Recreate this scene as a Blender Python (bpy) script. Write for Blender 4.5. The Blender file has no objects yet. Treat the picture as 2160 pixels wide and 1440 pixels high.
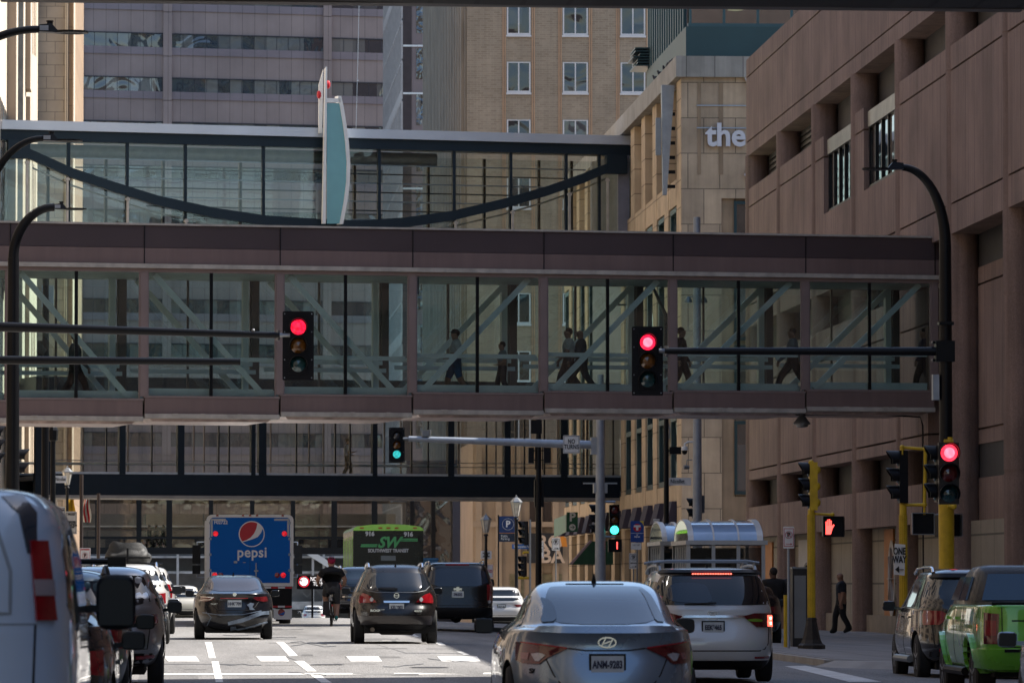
import bpy, bmesh, math, random
from mathutils import Vector, Matrix, noise
from mathutils.bvhtree import BVHTree
random.seed(7)
sc = bpy.context.scene
COL = sc.collection
R = math.radians
# ------------------------------------------------------------------ camera
F = 11000.0
CAMZ = 1.35
PHI = math.atan((1230-720)/F)
THE = math.atan((1080-410)*math.cos(PHI)/F)
cam_d = bpy.data.cameras.new('camera'); cam = bpy.data.objects.new('camera', cam_d); COL.objects.link(cam)
cam.location = (0, 0, CAMZ); cam.rotation_euler = (math.pi/2+PHI, 0, -THE)
cam_d.sensor_width = 36; cam_d.lens = F/2160*36; cam_d.clip_start = .5; cam_d.clip_end = 3000
cam_d.dof.use_dof = True; cam_d.dof.focus_distance = 110; cam_d.dof.aperture_fstop = 8
sc.camera = cam
CR = cam.rotation_euler.to_matrix()
RT, UP, FW = CR.col[0].copy(), CR.col[1].copy(), -CR.col[2]
CAM = Vector((0, 0, CAMZ))
def ray(px, py): return RT*((px-1080)/F) + UP*((720-py)/F) + FW
def at(px, py, s): return CAM + ray(px, py)*(F/s)            # s = pixels per metre at that depth
def atX(px, py, X): d = ray(px, py); return CAM + d*(X/d.x)
def atY(px, py, Y): d = ray(px, py); return CAM + d*(Y/d.y)
ZR = [(-200,-.15),(60,-.15),(75,-.12),(107,.1),(141,.13),(149,.19),(164,.27),(172,.22),(191,0),(211,-.25),(270,-1),(407,-1.85),(520,-2.2),(1200,-2.5)]
def zr(Y):
    for (a, b), (c, d) in zip(ZR, ZR[1:]):
        if Y <= c: return b + (d-b)*max(0, (Y-a)/(c-a))
    return ZR[-1][1]
def gz(X, Y):
    c = .015 + .02*min(1, max(0, (Y-80)/25))
    return zr(Y) - c*max(0, min(X, 21)-4.5)
def G(px, py, lift=0.0):                                       # pixel -> point on the road
    d = ray(px, py); t = 20.0
    while t < 900:
        p = CAM + d*t
        if p.z <= gz(p.x, p.y)+lift: return p
        t += .05
    return p
# ------------------------------------------------------------------ scene graph helpers
ORG = {}
def root(name, label, cat, loc, group=None, rz=0):
    o = bpy.data.objects.new(name, None); COL.objects.link(o); o.empty_display_size = .2
    o.location = loc; o.rotation_euler = (0, 0, rz)
    o['label'] = label; o['category'] = cat
    if group: o['group'] = group
    ORG[o.name] = Vector(loc)
    return o
def tag(o, label=None, cat=None, group=None, kind=None):
    if label: o['label'] = label
    if cat: o['category'] = cat
    if group: o['group'] = group
    if kind: o['kind'] = kind
    return o
def kids(o): return [c for c in bpy.data.objects if c.parent == o]
def copy_tree(o, parent=None):
    c = o.copy(); COL.objects.link(c)
    if parent is not None: c.parent = parent
    for ch in kids(o): copy_tree(ch, c)
    return c
def dup(o, loc, label=None, rz=None, group=None):
    c = copy_tree(o); c.location = loc
    if label: c['label'] = label
    if rz is not None: c.rotation_euler = (0, 0, rz)
    if group: c['group'] = group
    return c
class MB:
    def __init__(s): s.V = []; s.F = []; s.mi = []; s.m = 0; s.M = None
    def v(s, p):
        p = Vector(p)
        if s.M is not None: p = s.M @ p
        s.V.append(p); return len(s.V)-1
    def f(s, idx): s.F.append(tuple(idx)); s.mi.append(s.m)
    def hexa(s, p):                                            # 8 points: bottom 4 ccw, top 4 ccw
        i = [s.v(q) for q in p]
        for q in ((0,3,2,1),(4,5,6,7),(0,1,5,4),(1,2,6,5),(2,3,7,6),(3,0,4,7)): s.f([i[k] for k in q])
    def box(s, x0, x1, y0, y1, z0, z1):
        if x1 < x0: x0, x1 = x1, x0
        if y1 < y0: y0, y1 = y1, y0
        if z1 < z0: z0, z1 = z1, z0
        s.hexa([(x0,y0,z0),(x1,y0,z0),(x1,y1,z0),(x0,y1,z0),(x0,y0,z1),(x1,y0,z1),(x1,y1,z1),(x0,y1,z1)])
    def bar(s, p, q, w, h, up=(0,0,1)):                        # rectangular bar from p to q
        p, q = Vector(p), Vector(q); d = (q-p).normalized(); u = Vector(up)
        if abs(d.dot(u)) > .99: u = Vector((0,1,0))
        a = d.cross(u).normalized()*(w/2); b = a.cross(d).normalized()*(h/2)
        s.hexa([p-a-b, p+a-b, q+a-b, q-a-b, p-a+b, p+a+b, q+a+b, q-a+b])
    def tube(s, pts, r, n=10, cap=True):
        pts = [Vector(p) for p in pts]
        rs = r if isinstance(r, (list, tuple)) else [r]*len(pts)
        rings = []; ref = None
        for k, p in enumerate(pts):
            d = (pts[min(k+1, len(pts)-1)]-pts[max(k-1, 0)]).normalized()
            if ref is None:
                ref = d.cross(Vector((0,0,1)) if abs(d.z) < .9 else Vector((1,0,0))).normalized()
            a = (ref - d*ref.dot(d)).normalized(); ref = a; b = d.cross(a)
            rings.append([s.v(p+(a*math.cos(2*math.pi*j/n)+b*math.sin(2*math.pi*j/n))*rs[k]) for j in range(n)])
        for A, B in zip(rings, rings[1:]):
            for j in range(n): s.f((A[j], A[(j+1)%n], B[(j+1)%n], B[j]))
        if cap: s.f(rings[0][::-1]); s.f(rings[-1])
    def cyl(s, p, q, r, n=14, r2=None): s.tube([p, q], [r, r if r2 is None else r2], n)
    def prism(s, pts, vec):
        vec = Vector(vec); a = [s.v(p) for p in pts]; b = [s.v(Vector(p)+vec) for p in pts]; n = len(a)
        s.f(a); s.f(b[::-1])
        for j in range(n): s.f((a[j], b[j], b[(j+1)%n], a[(j+1)%n]))
    def lathe(s, prof, c, n=16, axis='z'):
        c = Vector(c); rings = []
        for r, z in prof:
            ring = []
            for j in range(n):
                t = 2*math.pi*j/n; a, b = r*math.cos(t), r*math.sin(t)
                ring.append(s.v(c + (Vector((a, b, z)) if axis == 'z' else Vector((z, a, b)) if axis == 'x' else Vector((a, z, b)))))
            rings.append(ring)
        for A, B in zip(rings, rings[1:]):
            for j in range(n): s.f((A[j], A[(j+1)%n], B[(j+1)%n], B[j]))
        s.f(rings[0][::-1]); s.f(rings[-1])
    def ball(s, c, r, sc=(1,1,1), n=12):
        prof = [(max(.001, r*math.sin(math.pi*k/8)), -r*math.cos(math.pi*k/8)) for k in range(9)]
        st = len(s.V); M0 = s.M; s.M = None; s.lathe(prof, (0,0,0), n); s.M = M0
        for i in range(st, len(s.V)):
            p = s.V[i]; p = Vector((p.x*sc[0], p.y*sc[1], p.z*sc[2])) + Vector(c); s.V[i] = s.M @ p if s.M is not None else p
    def build(s, name, mat, parent=None, smooth=None):
        o_ = ORG[parent.name] if parent is not None else Vector((0,0,0))
        me = bpy.data.meshes.new(name); me.from_pydata([v-o_ for v in s.V], [], s.F)
        for m in (mat if isinstance(mat, (list, tuple)) else [mat]): me.materials.append(m)
        me.polygons.foreach_set('material_index', s.mi)
        return finish(me, name, parent, smooth)
def finish(me, name, parent, smooth=None, recalc=True):
    if recalc:
        bm = bmesh.new(); bm.from_mesh(me); bmesh.ops.recalc_face_normals(bm, faces=bm.faces); bm.to_mesh(me); bm.free()
    me.update()
    if smooth:
        for p in me.polygons: p.use_smooth = True
        me.set_sharp_from_angle(angle=R(smooth))
    o = bpy.data.objects.new(name, me); COL.objects.link(o)
    if parent is not None: o.parent = parent; ORG[o.name] = ORG[parent.name]
    else: ORG[o.name] = Vector((0,0,0))
    return o
class Wall:                                                    # vertical plane with its own u (along), d (inward), z
    def __init__(s, O, ang, flip=1):
        s.O = Vector((O[0], O[1], 0)); s.u = Vector((math.cos(ang), math.sin(ang), 0)); s.n = Vector((-math.sin(ang), math.cos(ang), 0))*flip
        s.M = Matrix(((s.u.x, s.n.x, 0, s.O.x), (s.u.y, s.n.y, 0, s.O.y), (0,0,1,0), (0,0,0,1)))
    def uz(s, px, py, dd=0):
        d = ray(px, py); t = (s.O+s.n*dd-CAM).dot(s.n)/d.dot(s.n); p = CAM + d*t
        return (p-s.O).dot(s.u), p.z
    def u_(s, px): return s.uz(px, 900)[0]
    def mb(s): m = MB(); m.M = s.M; return m
    def pt(s, u, d, z): return s.M @ Vector((u, d, z))
def text(name, body, h, loc, mat, parent, rz=0, align='CENTER', bold=0.0, extr=.004, sx=1.0, tilt=0, shear=0, space=1.0):
    c = bpy.data.curves.new('t', 'FONT'); c.body = body; c.size = h*1.38; c.align_x = align; c.align_y = 'CENTER'
    c.extrude = extr; c.offset = bold; c.resolution_u = 3; c.shear = shear; c.space_character = space; c.space_line = .85
    t = bpy.data.objects.new('t', c); COL.objects.link(t); bpy.context.view_layer.update()
    me = bpy.data.meshes.new_from_object(t.evaluated_get(bpy.context.evaluated_depsgraph_get()))
    bpy.data.objects.remove(t); bpy.data.curves.remove(c)
    o_ = ORG[parent.name] if parent is not None else Vector((0,0,0))
    Mx = Matrix.Translation(Vector(loc)-o_) @ Matrix.Rotation(rz, 4, 'Z') @ Matrix.Rotation(R(90)+tilt, 4, 'X') @ Matrix.Diagonal((sx,1,1,1))
    me.transform(Mx); me.materials.clear(); me.materials.append(mat)
    return finish(me, name, parent)
# ------------------------------------------------------------------ materials
MATS = {}
def nt(name):
    m = bpy.data.materials.new(name); m.use_nodes = True; t = m.node_tree; t.nodes.clear()
    o = t.nodes.new('ShaderNodeOutputMaterial'); return m, t, o
def lum(c, k): return tuple(min(1, x*k) for x in c[:3]) + (1,)
def mat(name, c, rough=.6, metal=0, var=.15, vs=1.5, bump=0, bs=30, coat=0, streak=0, grain=0, spec=.5, axis=None, brick=None, ior=1.45, stretch=None):
    if name in MATS: return MATS[name]
    m, t, o = nt(name); N = t.nodes; L = t.links
    b = N.new('ShaderNodeBsdfPrincipled'); L.new(b.outputs[0], o.inputs[0])
    b.inputs['Roughness'].default_value = rough; b.inputs['Metallic'].default_value = metal
    b.inputs['Coat Weight'].default_value = coat; b.inputs['Coat Roughness'].default_value = .03
    b.inputs['Specular IOR Level'].default_value = spec; b.inputs['IOR'].default_value = ior
    tc = N.new('ShaderNodeTexCoord'); src = tc.outputs['Object']
    def nz(scale, det=4, vec=None, r=.55):
        n = N.new('ShaderNodeTexNoise'); n.inputs['Scale'].default_value = scale; n.inputs['Detail'].default_value = det; n.inputs['Roughness'].default_value = r
        L.new(vec or src, n.inputs['Vector']); return n.outputs['Fac']
    def ramp(f, lo, hi, a=.3, z=.7):
        r = N.new('ShaderNodeMapRange'); r.inputs[1].default_value = a; r.inputs[2].default_value = z; r.inputs[3].default_value = lo; r.inputs[4].default_value = hi
        L.new(f, r.inputs[0]); return r.outputs[0]
    def mul(a, bb):
        x = N.new('ShaderNodeMath'); x.operation = 'MULTIPLY'; L.new(a, x.inputs[0]); L.new(bb, x.inputs[1]); return x.outputs[0]
    if stretch:
        mq = N.new('ShaderNodeMapping'); mq.inputs['Scale'].default_value = stretch; L.new(src, mq.inputs['Vector']); src = mq.outputs[0]
    fac = ramp(nz(vs), 1-var, 1+var)
    if grain: fac = mul(fac, ramp(nz(60 if grain < 1 else grain, 2), 1-(grain if grain < 1 else .3), 1+(grain if grain < 1 else .3)))
    if streak:
        mp = N.new('ShaderNodeMapping'); mp.inputs['Scale'].default_value = (3, 3, .12); L.new(src, mp.inputs['Vector'])
        fac = mul(fac, ramp(nz(1.3, 5, mp.outputs[0], .65), 1-streak, 1+streak*.7))
    if brick:
        c2, mort, bw, bh, ms, off = brick
        sx = N.new('ShaderNodeSeparateXYZ'); L.new(src, sx.inputs[0]); cb = N.new('ShaderNodeCombineXYZ')
        L.new(sx.outputs['Y' if axis == 'y' else 'X'], cb.inputs[0]); L.new(sx.outputs['Z'], cb.inputs[1])
        bt = N.new('ShaderNodeTexBrick'); L.new(cb.outputs[0], bt.inputs['Vector']); bt.inputs['Color1'].default_value = tuple(c)+(1,); bt.inputs['Color2'].default_value = tuple(c2)+(1,)
        bt.inputs['Mortar'].default_value = tuple(mort)+(1,); bt.inputs['Scale'].default_value = 1; bt.inputs['Mortar Size'].default_value = ms
        bt.inputs['Brick Width'].default_value = bw; bt.inputs['Row Height'].default_value = bh; bt.offset = off; bt.inputs['Mortar Smooth'].default_value = .1
        base = bt.outputs['Color']
    else:
        rg = N.new('ShaderNodeRGB'); rg.outputs[0].default_value = tuple(c)+(1,); base = rg.outputs[0]
    vm = N.new('ShaderNodeVectorMath'); vm.operation = 'SCALE'; L.new(base, vm.inputs[0]); L.new(fac, vm.inputs['Scale']); L.new(vm.outputs[0], b.inputs['Base Color'])
    if bump:
        bp = N.new('ShaderNodeBump'); bp.inputs['Strength'].default_value = bump; bp.inputs['Distance'].default_value = .02
        L.new(nz(bs, 5), bp.inputs['Height']); L.new(bp.outputs[0], b.inputs['Normal'])
    MATS[name] = m; return m
def emat(name, c, st):
    if name in MATS: return MATS[name]
    m, t, o = nt(name); e = t.nodes.new('ShaderNodeEmission'); e.inputs[0].default_value = tuple(c)+(1,); e.inputs[1].default_value = st
    t.links.new(e.outputs[0], o.inputs[0]); MATS[name] = m; return m
def lampmat(name, c, st, dark=.25):                             # lit lens: led dots glow unevenly
    if name in MATS: return MATS[name]
    m, t, o = nt(name); N = t.nodes; L = t.links
    b = N.new('ShaderNodeBsdfPrincipled'); b.inputs['Base Color'].default_value = tuple(c)+(1,); b.inputs['Roughness'].default_value = .15
    b.inputs['Emission Color'].default_value = tuple(c)+(1,)
    tc = N.new('ShaderNodeTexCoord'); n = N.new('ShaderNodeTexNoise'); n.inputs['Scale'].default_value = 14; n.inputs['Detail'].default_value = 4; L.new(tc.outputs['Object'], n.inputs['Vector'])
    r = N.new('ShaderNodeMapRange'); r.inputs[1].default_value = .42; r.inputs[2].default_value = .6; r.inputs[3].default_value = st*dark; r.inputs[4].default_value = st
    L.new(n.outputs['Fac'], r.inputs[0]); L.new(r.outputs[0], b.inputs['Emission Strength']); L.new(b.outputs[0], o.inputs[0]); MATS[name] = m; return m
def thin_glass(name, tint, refl=.10, rough=.02, wav=0):         # clear architectural pane, one sheet
    if name in MATS: return MATS[name]
    m, t, o = nt(name); N = t.nodes; L = t.links
    tr = N.new('ShaderNodeBsdfTransparent'); tr.inputs[0].default_value = tuple(tint)+(1,)
    gl = N.new('ShaderNodeBsdfGlossy'); gl.inputs['Roughness'].default_value = rough; gl.inputs[0].default_value = (.9,.95,1,1)
    fr = N.new('ShaderNodeFresnel'); fr.inputs[0].default_value = 1.5
    mr = N.new('ShaderNodeMapRange'); mr.inputs[1].default_value = .04; mr.inputs[2].default_value = 1; mr.inputs[3].default_value = refl; mr.inputs[4].default_value = 1
    L.new(fr.outputs[0], mr.inputs[0])
    mx = N.new('ShaderNodeMixShader'); L.new(mr.outputs[0], mx.inputs[0]); L.new(tr.outputs[0], mx.inputs[1]); L.new(gl.outputs[0], mx.inputs[2]); L.new(mx.outputs[0], o.inputs[0])
    if wav:
        tc = N.new('ShaderNodeTexCoord'); n = N.new('ShaderNodeTexNoise'); n.inputs['Scale'].default_value = .6; L.new(tc.outputs['Object'], n.inputs[0])
        bp = N.new('ShaderNodeBump'); bp.inputs['Strength'].default_value = wav; bp.inputs['Distance'].default_value = .1; L.new(n.outputs[0], bp.inputs['Height']); L.new(bp.outputs[0], gl.inputs['Normal'])
    MATS[name] = m; return m
def window_glass(name, dark=(.012,.016,.02), blind=(.25,.22,.18), amt=.35, cell=(1.2, 3.0), axis='x', wav=.25, scale=.5, spec=1.0):
    # opaque-looking office glass: dark rooms, some blinds, wavy reflections
    if name in MATS: return MATS[name]
    m, t, o = nt(name); N = t.nodes; L = t.links
    b = N.new('ShaderNodeBsdfPrincipled'); L.new(b.outputs[0], o.inputs[0]); b.inputs['Roughness'].default_value = .04; b.inputs['Specular IOR Level'].default_value = spec
    b.inputs['IOR'].default_value = 1.7
    tc = N.new('ShaderNodeTexCoord'); sx = N.new('ShaderNodeSeparateXYZ'); L.new(tc.outputs['Object'], sx.inputs[0])
    cb = N.new('ShaderNodeCombineXYZ')
    for k, (ax, ce) in enumerate((('Y' if axis == 'y' else 'X', cell[0]), ('Z', cell[1]))):
        d = N.new('ShaderNodeMath'); d.operation = 'DIVIDE'; d.inputs[1].default_value = ce; L.new(sx.outputs[ax], d.inputs[0])
        fl = N.new('ShaderNodeMath'); fl.operation = 'FLOOR'; L.new(d.outputs[0], fl.inputs[0]); L.new(fl.outputs[0], cb.inputs[k])
    wn = N.new('ShaderNodeTexWhiteNoise'); L.new(cb.outputs[0], wn.inputs[0])
    n2 = N.new('ShaderNodeTexNoise'); n2.inputs['Scale'].default_value = scale; n2.inputs['Detail'].default_value = 1; n2.inputs['Distortion'].default_value = 1.5; L.new(tc.outputs['Object'], n2.inputs[0])
    r = N.new('ShaderNodeMapRange'); r.inputs[1].default_value = 1-amt; r.inputs[2].default_value = 1-amt+.25; L.new(wn.outputs['Value'], r.inputs[0])
    mx = N.new('ShaderNodeMix'); mx.data_type = 'RGBA'; L.new(r.outputs[0], mx.inputs[0]); mx.inputs[6].default_value = tuple(dark)+(1,); mx.inputs[7].default_value = tuple(blind)+(1,)
    L.new(mx.outputs[2], b.inputs['Base Color'])
    bp = N.new('ShaderNodeBump'); bp.inputs['Strength'].default_value = wav; bp.inputs['Distance'].default_value = .3; L.new(n2.outputs[0], bp.inputs['Height']); L.new(bp.outputs[0], b.inputs['Normal'])
    MATS[name] = m; return m
black = mat('black_paint', (.006,.0065,.008), .38, 0, .1, spec=.25)
blackm = mat('black_plastic', (.008,.008,.009), .55, 0, .1, spec=.2)
rubber = mat('rubber', (.016,.016,.016), .85, 0, .2, 8)
galv = mat('galvanized_steel', (.30,.33,.37), .42, .35, .12, 3)
greym = mat('grey_metal', (.22,.23,.24), .4, .6, .1)
chrome = mat('chrome', (.75,.76,.78), .12, 1, .05)
white = mat('white_paint', (.72,.72,.70), .4, 0, .06)
signw = mat('sign_white', (.70,.70,.68), .5, 0, .08, 6)
ink = mat('sign_black', (.015,.015,.015), .5)
redink = mat('sign_red', (.45,.02,.03), .5)
yellow = mat('yellow_paint', (.55,.36,.015), .45, 0, .18, 4, streak=.12)
navy = mat('navy_dark', (.006,.011,.018), .5, 0, .12, spec=.2)
skin = mat('skin', (.36,.20,.14), .55); skin2 = mat('skin_dark', (.12,.06,.04), .55)
# ================================================================== GROUND
asphalt = mat('asphalt', (.20,.195,.19), .85, 0, .32, .55, .6, 60, grain=.4, spec=.25, stretch=(1,.09,1))
conc = mat('concrete_pavement', (.27,.25,.23), .85, 0, .2, .6, .3, 40, grain=.2, axis='x', brick=((.24,.225,.21), (.12,.11,.10), 1.5, 200, .02, 0))
kerbm = mat('kerb_concrete', (.33,.31,.28), .8, 0, .2, 1.2, .3, 30)
paint = mat('road_paint', (.62,.61,.58), .75, 0, .25, 2.5, .3, 40, grain=.25)
seam = mat('tar_seam', (.03,.03,.03), .6, 0, .2)
def sheet(name, x0, x1, ys, lift, m, nx=8, kind='structure', skirt=0):
    mb = MB(); xs = [x0+(x1-x0)*k/nx for k in range(nx+1)]
    idx = [[mb.v((x, y, gz(x, y)+lift)) for x in xs] for y in ys]
    for a, b in zip(idx, idx[1:]):
        for j in range(nx): mb.f((a[j], a[j+1], b[j+1], b[j]))
    if skirt:
        def low(i): p = mb.V[i]; return mb.v((p.x, p.y, p.z-skirt))
        for j0 in (0, nx):
            for a, b in zip(idx, idx[1:]): mb.f((a[j0], b[j0], low(b[j0]), low(a[j0])))
        for row in (idx[0], idx[-1]):
            for j in range(nx): mb.f((row[j], row[j+1], low(row[j+1]), low(row[j])))
    return tag(mb.build(name, m), kind=kind)
def yr(a, b, st): n = max(1, int(round((b-a)/st))); return [a+(b-a)*k/n for k in range(n+1)]
soil = mat('ground_concrete', (.14,.135,.13), .9, 0, .2, .2)
sheet('ground', -400, 400, yr(-100, 60, 20)+yr(62, 520, 4)+yr(540, 1500, 60), -.03, soil, 200)
sheet('road', -2.7, 14.6, yr(-60, 60, 15)+yr(62, 520, 2), .004, asphalt, 24)
sheet('sidewalk', 11.7, 21.3, yr(95, 186, 2), .14, conc, 12, skirt=.3)
sheet('sidewalk', 14.5, 21.3, yr(188, 400, 3), .14, conc, 8, skirt=.3)
sheet('sidewalk', -9.2, -2.75, yr(-60, 400, 4), .14, conc, 6, skirt=.3)
sheet('kerb', 11.5, 11.7, yr(95, 186, 2), .13, kerbm, 1, skirt=.3)
sheet('kerb', -2.75, -2.6, yr(-60, 400, 4), .13, kerbm, 1, skirt=.3)
# rounded kerb ramp at the corner
mb = MB()
for k in range(10):
    a0, a1 = math.pi*k/10, math.pi*(k+1)/10
    p = [(12.9+1.6*math.cos(a), 95-1.3*math.sin(a)) for a in (a0, a1)]
    q = [(12.9+1.2*math.cos(a), 95-.95*math.sin(a)) for a in (a0, a1)]
    g = lambda P, h: (P[0], P[1], gz(*P)+h)
    mb.hexa([g(p[0],0), g(p[1],0), g((12.9,95.1),0), g((12.9,95.1),0), g(q[0],.13), g(q[1],.13), g((12.9,95.1),.14), g((12.9,95.1),.14)])
tag(mb.build('kerb', kerbm), kind='structure')
def mark(quads, label, lift=.009, m=paint, name='road_marking'):
    mb = MB()
    for q in quads:
        c = [G(*p) for p in q]
        n = 6
        for k in range(n):
            a0, a1 = k/n, (k+1)/n
            pts = [c[0].lerp(c[3], a0), c[1].lerp(c[2], a0), c[1].lerp(c[2], a1), c[0].lerp(c[3], a1)]
            mb.f([mb.v((p.x, p.y, gz(p.x, p.y)+lift)) for p in pts])
    return tag(mb.build(name, m), kind='structure')
mark([[(432,1354),(446,1354),(455,1388),(441,1388)], [(446,1395),(461,1395),(471,1439),(455,1439)]], '')
mark([[(582,1354),(598,1354),(628,1383),(610,1384)], [(620,1394),(641,1394),(668,1416),(648,1416)], [(655,1424),(676,1424),(700,1440),(678,1440)]], '')
mark([[(864,1337),(872,1336),(884,1343),(876,1343)], [(917,1355),(931,1355),(941,1361),(927,1361)], [(962,1374),(973,1374),(990,1381),(979,1381)]], '')
for x0, x1 in ((345,421),(540,610),(730,806),(922,1014)):
    mark([[(x0,1384),(x1-8,1384),(x1,1395),(x0+10,1395)]], '')
mark([[(330,1421),(1080,1419),(1080,1422),(330,1424)]], '', .011)
mark([[(340,1386),(1060,1386),(1060,1387),(340,1387.5)], [(340,1400),(1050,1403),(1050,1404),(340,1401)]], '', .007, seam, 'tar_seam')
mark([[(600,1384),(602,1384),(640,1398),(637,1398)], [(790,1358),(791,1358),(860,1378),(858,1378)], [(930,1362),(931,1362),(1000,1352),(999,1352)], [(500,1330),(501,1330),(640,1326),(640,1327)]], '', .007, seam, 'tar_seam')
rgh = random.Random(3)
patchm = mat('asphalt_patch', (.11,.108,.105), .85, 0, .3, 1.0, .6, 50, grain=.3); wornm = mat('tyre_track', (.15,.147,.142), .8, 0, .35, .5, .4, 50, grain=.3)
mark([[(300,1396),(1075,1397),(1085,1440),(290,1440)]], '', .0048, mat('asphalt_band', (.135,.132,.128), .85, 0, .35, .5, .5, 60, grain=.45, stretch=(1,.09,1)), 'asphalt_patch')
for k in range(28):
    x = rgh.uniform(380, 1000); y = rgh.uniform(1310, 1430); w_ = rgh.uniform(20, 120); h = rgh.uniform(1, 5)
    mark([[(x,y),(x+w_,y+rgh.uniform(-1,1)),(x+w_*1.05,y+h),(x+rgh.uniform(-4,4),y+h)]], '', .0055+.0001*k, patchm if k % 2 else wornm, 'asphalt_patch')
for k in range(8):
    x = rgh.uniform(360, 960); y = rgh.uniform(1305, 1425); pts = [(x, y)]
    for j in range(5): pts.append((pts[-1][0]+rgh.uniform(8,26), pts[-1][1]+rgh.uniform(-3,4)))
    mark([[a, b, (b[0], b[1]+1.1), (a[0], a[1]+1.1)] for a, b in zip(pts, pts[1:])], '', .0075+.0001*k, seam, 'road_crack')
for px, py, r in ((545,1336,.35),(905,1408,.33),(690,1402,.3)):
    c = G(px, py); mb = MB(); mb.f([mb.v((c.x+r*math.cos(a*.3142), c.y+r*math.sin(a*.3142), gz(c.x, c.y+r*math.sin(a*.3142))+.0125)) for a in range(20)]); tag(mb.build('manhole_cover', mat('manhole_iron', (.05,.045,.04), .6, .4, .4, 8)), kind='structure')
mark([[(1655,1405),(1700,1404),(1860,1438),(1790,1438)]], '', .009)  # pale patch painted on as a sunlit stretch of road
# ================================================================== BUILDINGS
def bld(name, label, loc=(0,0,0), cat='building', group=None): return root(name, label, cat, loc, group)
# ---------- brown aggregate building on the right
brown = mat('brown_aggregate', (.235,.16,.13), .88, 0, .24, .35, .9, 35, streak=.2, grain=.5, axis='y', brick=((.26,.178,.146), (.09,.06,.05), 1.6, 60, .022, 0))
browncol = mat('brown_column', (.225,.155,.128), .9, 0, .16, .7, .8, 30, streak=.3, grain=.4)
dkrec = mat('dark_recess', (.035,.032,.032), .7, 0, .2)
soff = mat('brown_soffit', (.2,.14,.12), .85, 0, .2, .8, streak=.1)
BX = 21.2
brn = bld('concrete_building', 'brown ribbed concrete building with round columns along the right pavement', (BX, 160, 0))
cols_y = [199.2, 188.5, 177.7, 166.9, 156.3, 145.6, 135.3, 124.5, 113.7, 102.9, 92.1]
YN, YF = 24, 199.6
mb = MB()
def wallseg(z0, z1, skip=(), x=BX, y0=YN, y1=YF, dep=3.0):
    cur = y0
    for a, b in sorted(skip)+[(y1, y1)]:
        if a > cur: mb.box(x, x+dep, cur, a, z0, z1)
        cur = b
wins = [(167.6, 174.9), (156.7, 164.3)]
for z0, z1 in ((17.75,18.27),(18.33,20.77),(20.83,21.5)): wallseg(z0, z1)
wallseg(15.78, 16.45, wins); wallseg(13.8, 15.72, wins); wallseg(12.02, 13.8); wallseg(11.15, 11.96)
for z0, z1 in ((8.9,9.9),(5.7,8.84),(5.3,5.64),(3.1,4.25)): wallseg(z0, z1, y0=150)
for z0, z1 in ((9.75,10.2),(5.7,9.69),(5.25,5.64),(3.1,4.3)): wallseg(z0, z1, x=BX+.75, y1=150, dep=2.2)
mb.box(BX+.9, BX+3.2, YN+.1, YF-.05, 2.9, 21.3)
mb.build('wall', brown, brn)
mb = MB(); mb.box(BX+.95, BX+14, YF, YF+.5, -1, 21.4); mb.box(BX+.05, BX+.95, YF+.02, YF+.5, 17.8, 21.4); mb.box(BX+.05, BX+.95, YF+.02, YF+.5, 5.7, 16.4); mb.build('end_wall', browncol, brn)
mb = MB()
for z0, z1 in ((16.45,17.75),(9.9,11.15),(4.25,5.3)): mb.box(BX+.78, BX+.9, YN, YF, z0, z1)
mb.build('recess_panel', dkrec, brn)
for y in cols_y:
    mb = MB()
    mb.lathe([(.47,-1.2),(.47,4.22),(.45,4.22),(.45,4.3),(.47,4.3),(.47,8.86),(.455,8.86),(.455,8.92),(.47,8.92),(.47,15.72),(.455,15.72),(.455,15.78),(.47,15.78),(.47,17.75)], (BX+.37, y-.1, 0), 28)
    mb.build('column', browncol, brn, 30)
    for lz in ():
        pass
mb = MB()
for k in range(6):
    for j in range(5): mb.box(BX+.7, BX+.77, 178.8+j*1.8, 178.8+j*1.8+1.7, 16.5+k*.2, 16.58+k*.2)
for k in range(6): mb.box(BX+.7, BX+.77, 189.5, 198, 16.5+k*.2, 16.58+k*.2)
mb.build('louvre', black, brn)
wg = window_glass('brown_win_glass', (.01,.012,.015), (.3,.25,.2), .3, (1.2,6), 'y', .08, .25)
hdr = mat('window_header', (.12,.115,.10), .35, .5, .5, 1.2)
for a, b in wins:
    f = MB(); f.box(BX+.16, BX+.3, a+.02, a+.2, 13.83, 16.25); f.box(BX+.16, BX+.3, b-.2, b-.02, 13.83, 16.25)
    for k in range(1, 5): y = a+(b-a)*k/5; f.box(BX+.16, BX+.3, y-.07, y+.07, 13.95, 15.8)
    f.box(BX+.14, BX+.32, a+.02, b-.02, 13.8, 13.95)
    w = f.build('window', black, brn)
    g = MB(); g.box(BX+.22, BX+.25, a+.2, b-.2, 13.95, 15.8); g.build('pane', wg, w)
    g = MB(); g.box(BX+.1, BX+.3, a+.2, b-.2, 15.8, 16.3); g.build('header', hdr, w)
board = mat('beige_board', (.30,.26,.20), .8, 0, .12, .8, axis='y', brick=((.28,.245,.19), (.1,.09,.07), 2.4, 1.35, .03, 0))
orange = mat('orange_board', (.42,.17,.05), .7, 0, .12)
pale = mat('pale_poster', (.42,.40,.38), .7, 0, .1)
shop = mat('shop_glass', (.02,.02,.022), .1, 0, .2)
mb = MB(); mb.box(BX+.5, BX+.7, YN, YF, -1.2, 3.1); mb.build('storefront_board', board, brn)
mb = MB(); mb.box(BX+.3, BX+.5, YN, YF, -1.2, .35); mb.build('plinth', mat('beige_base', (.26,.215,.16), .8, 0, .2), brn)
def poster(px0, px1, za, zb, m, nm):
    ya = atX(px0, 1200, BX+.5).y; yb = atX(px1, 1200, BX+.5).y
    q = MB(); q.box(BX+.44, BX+.495, yb, ya, za, zb); return q.build(nm, m, brn)
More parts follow.
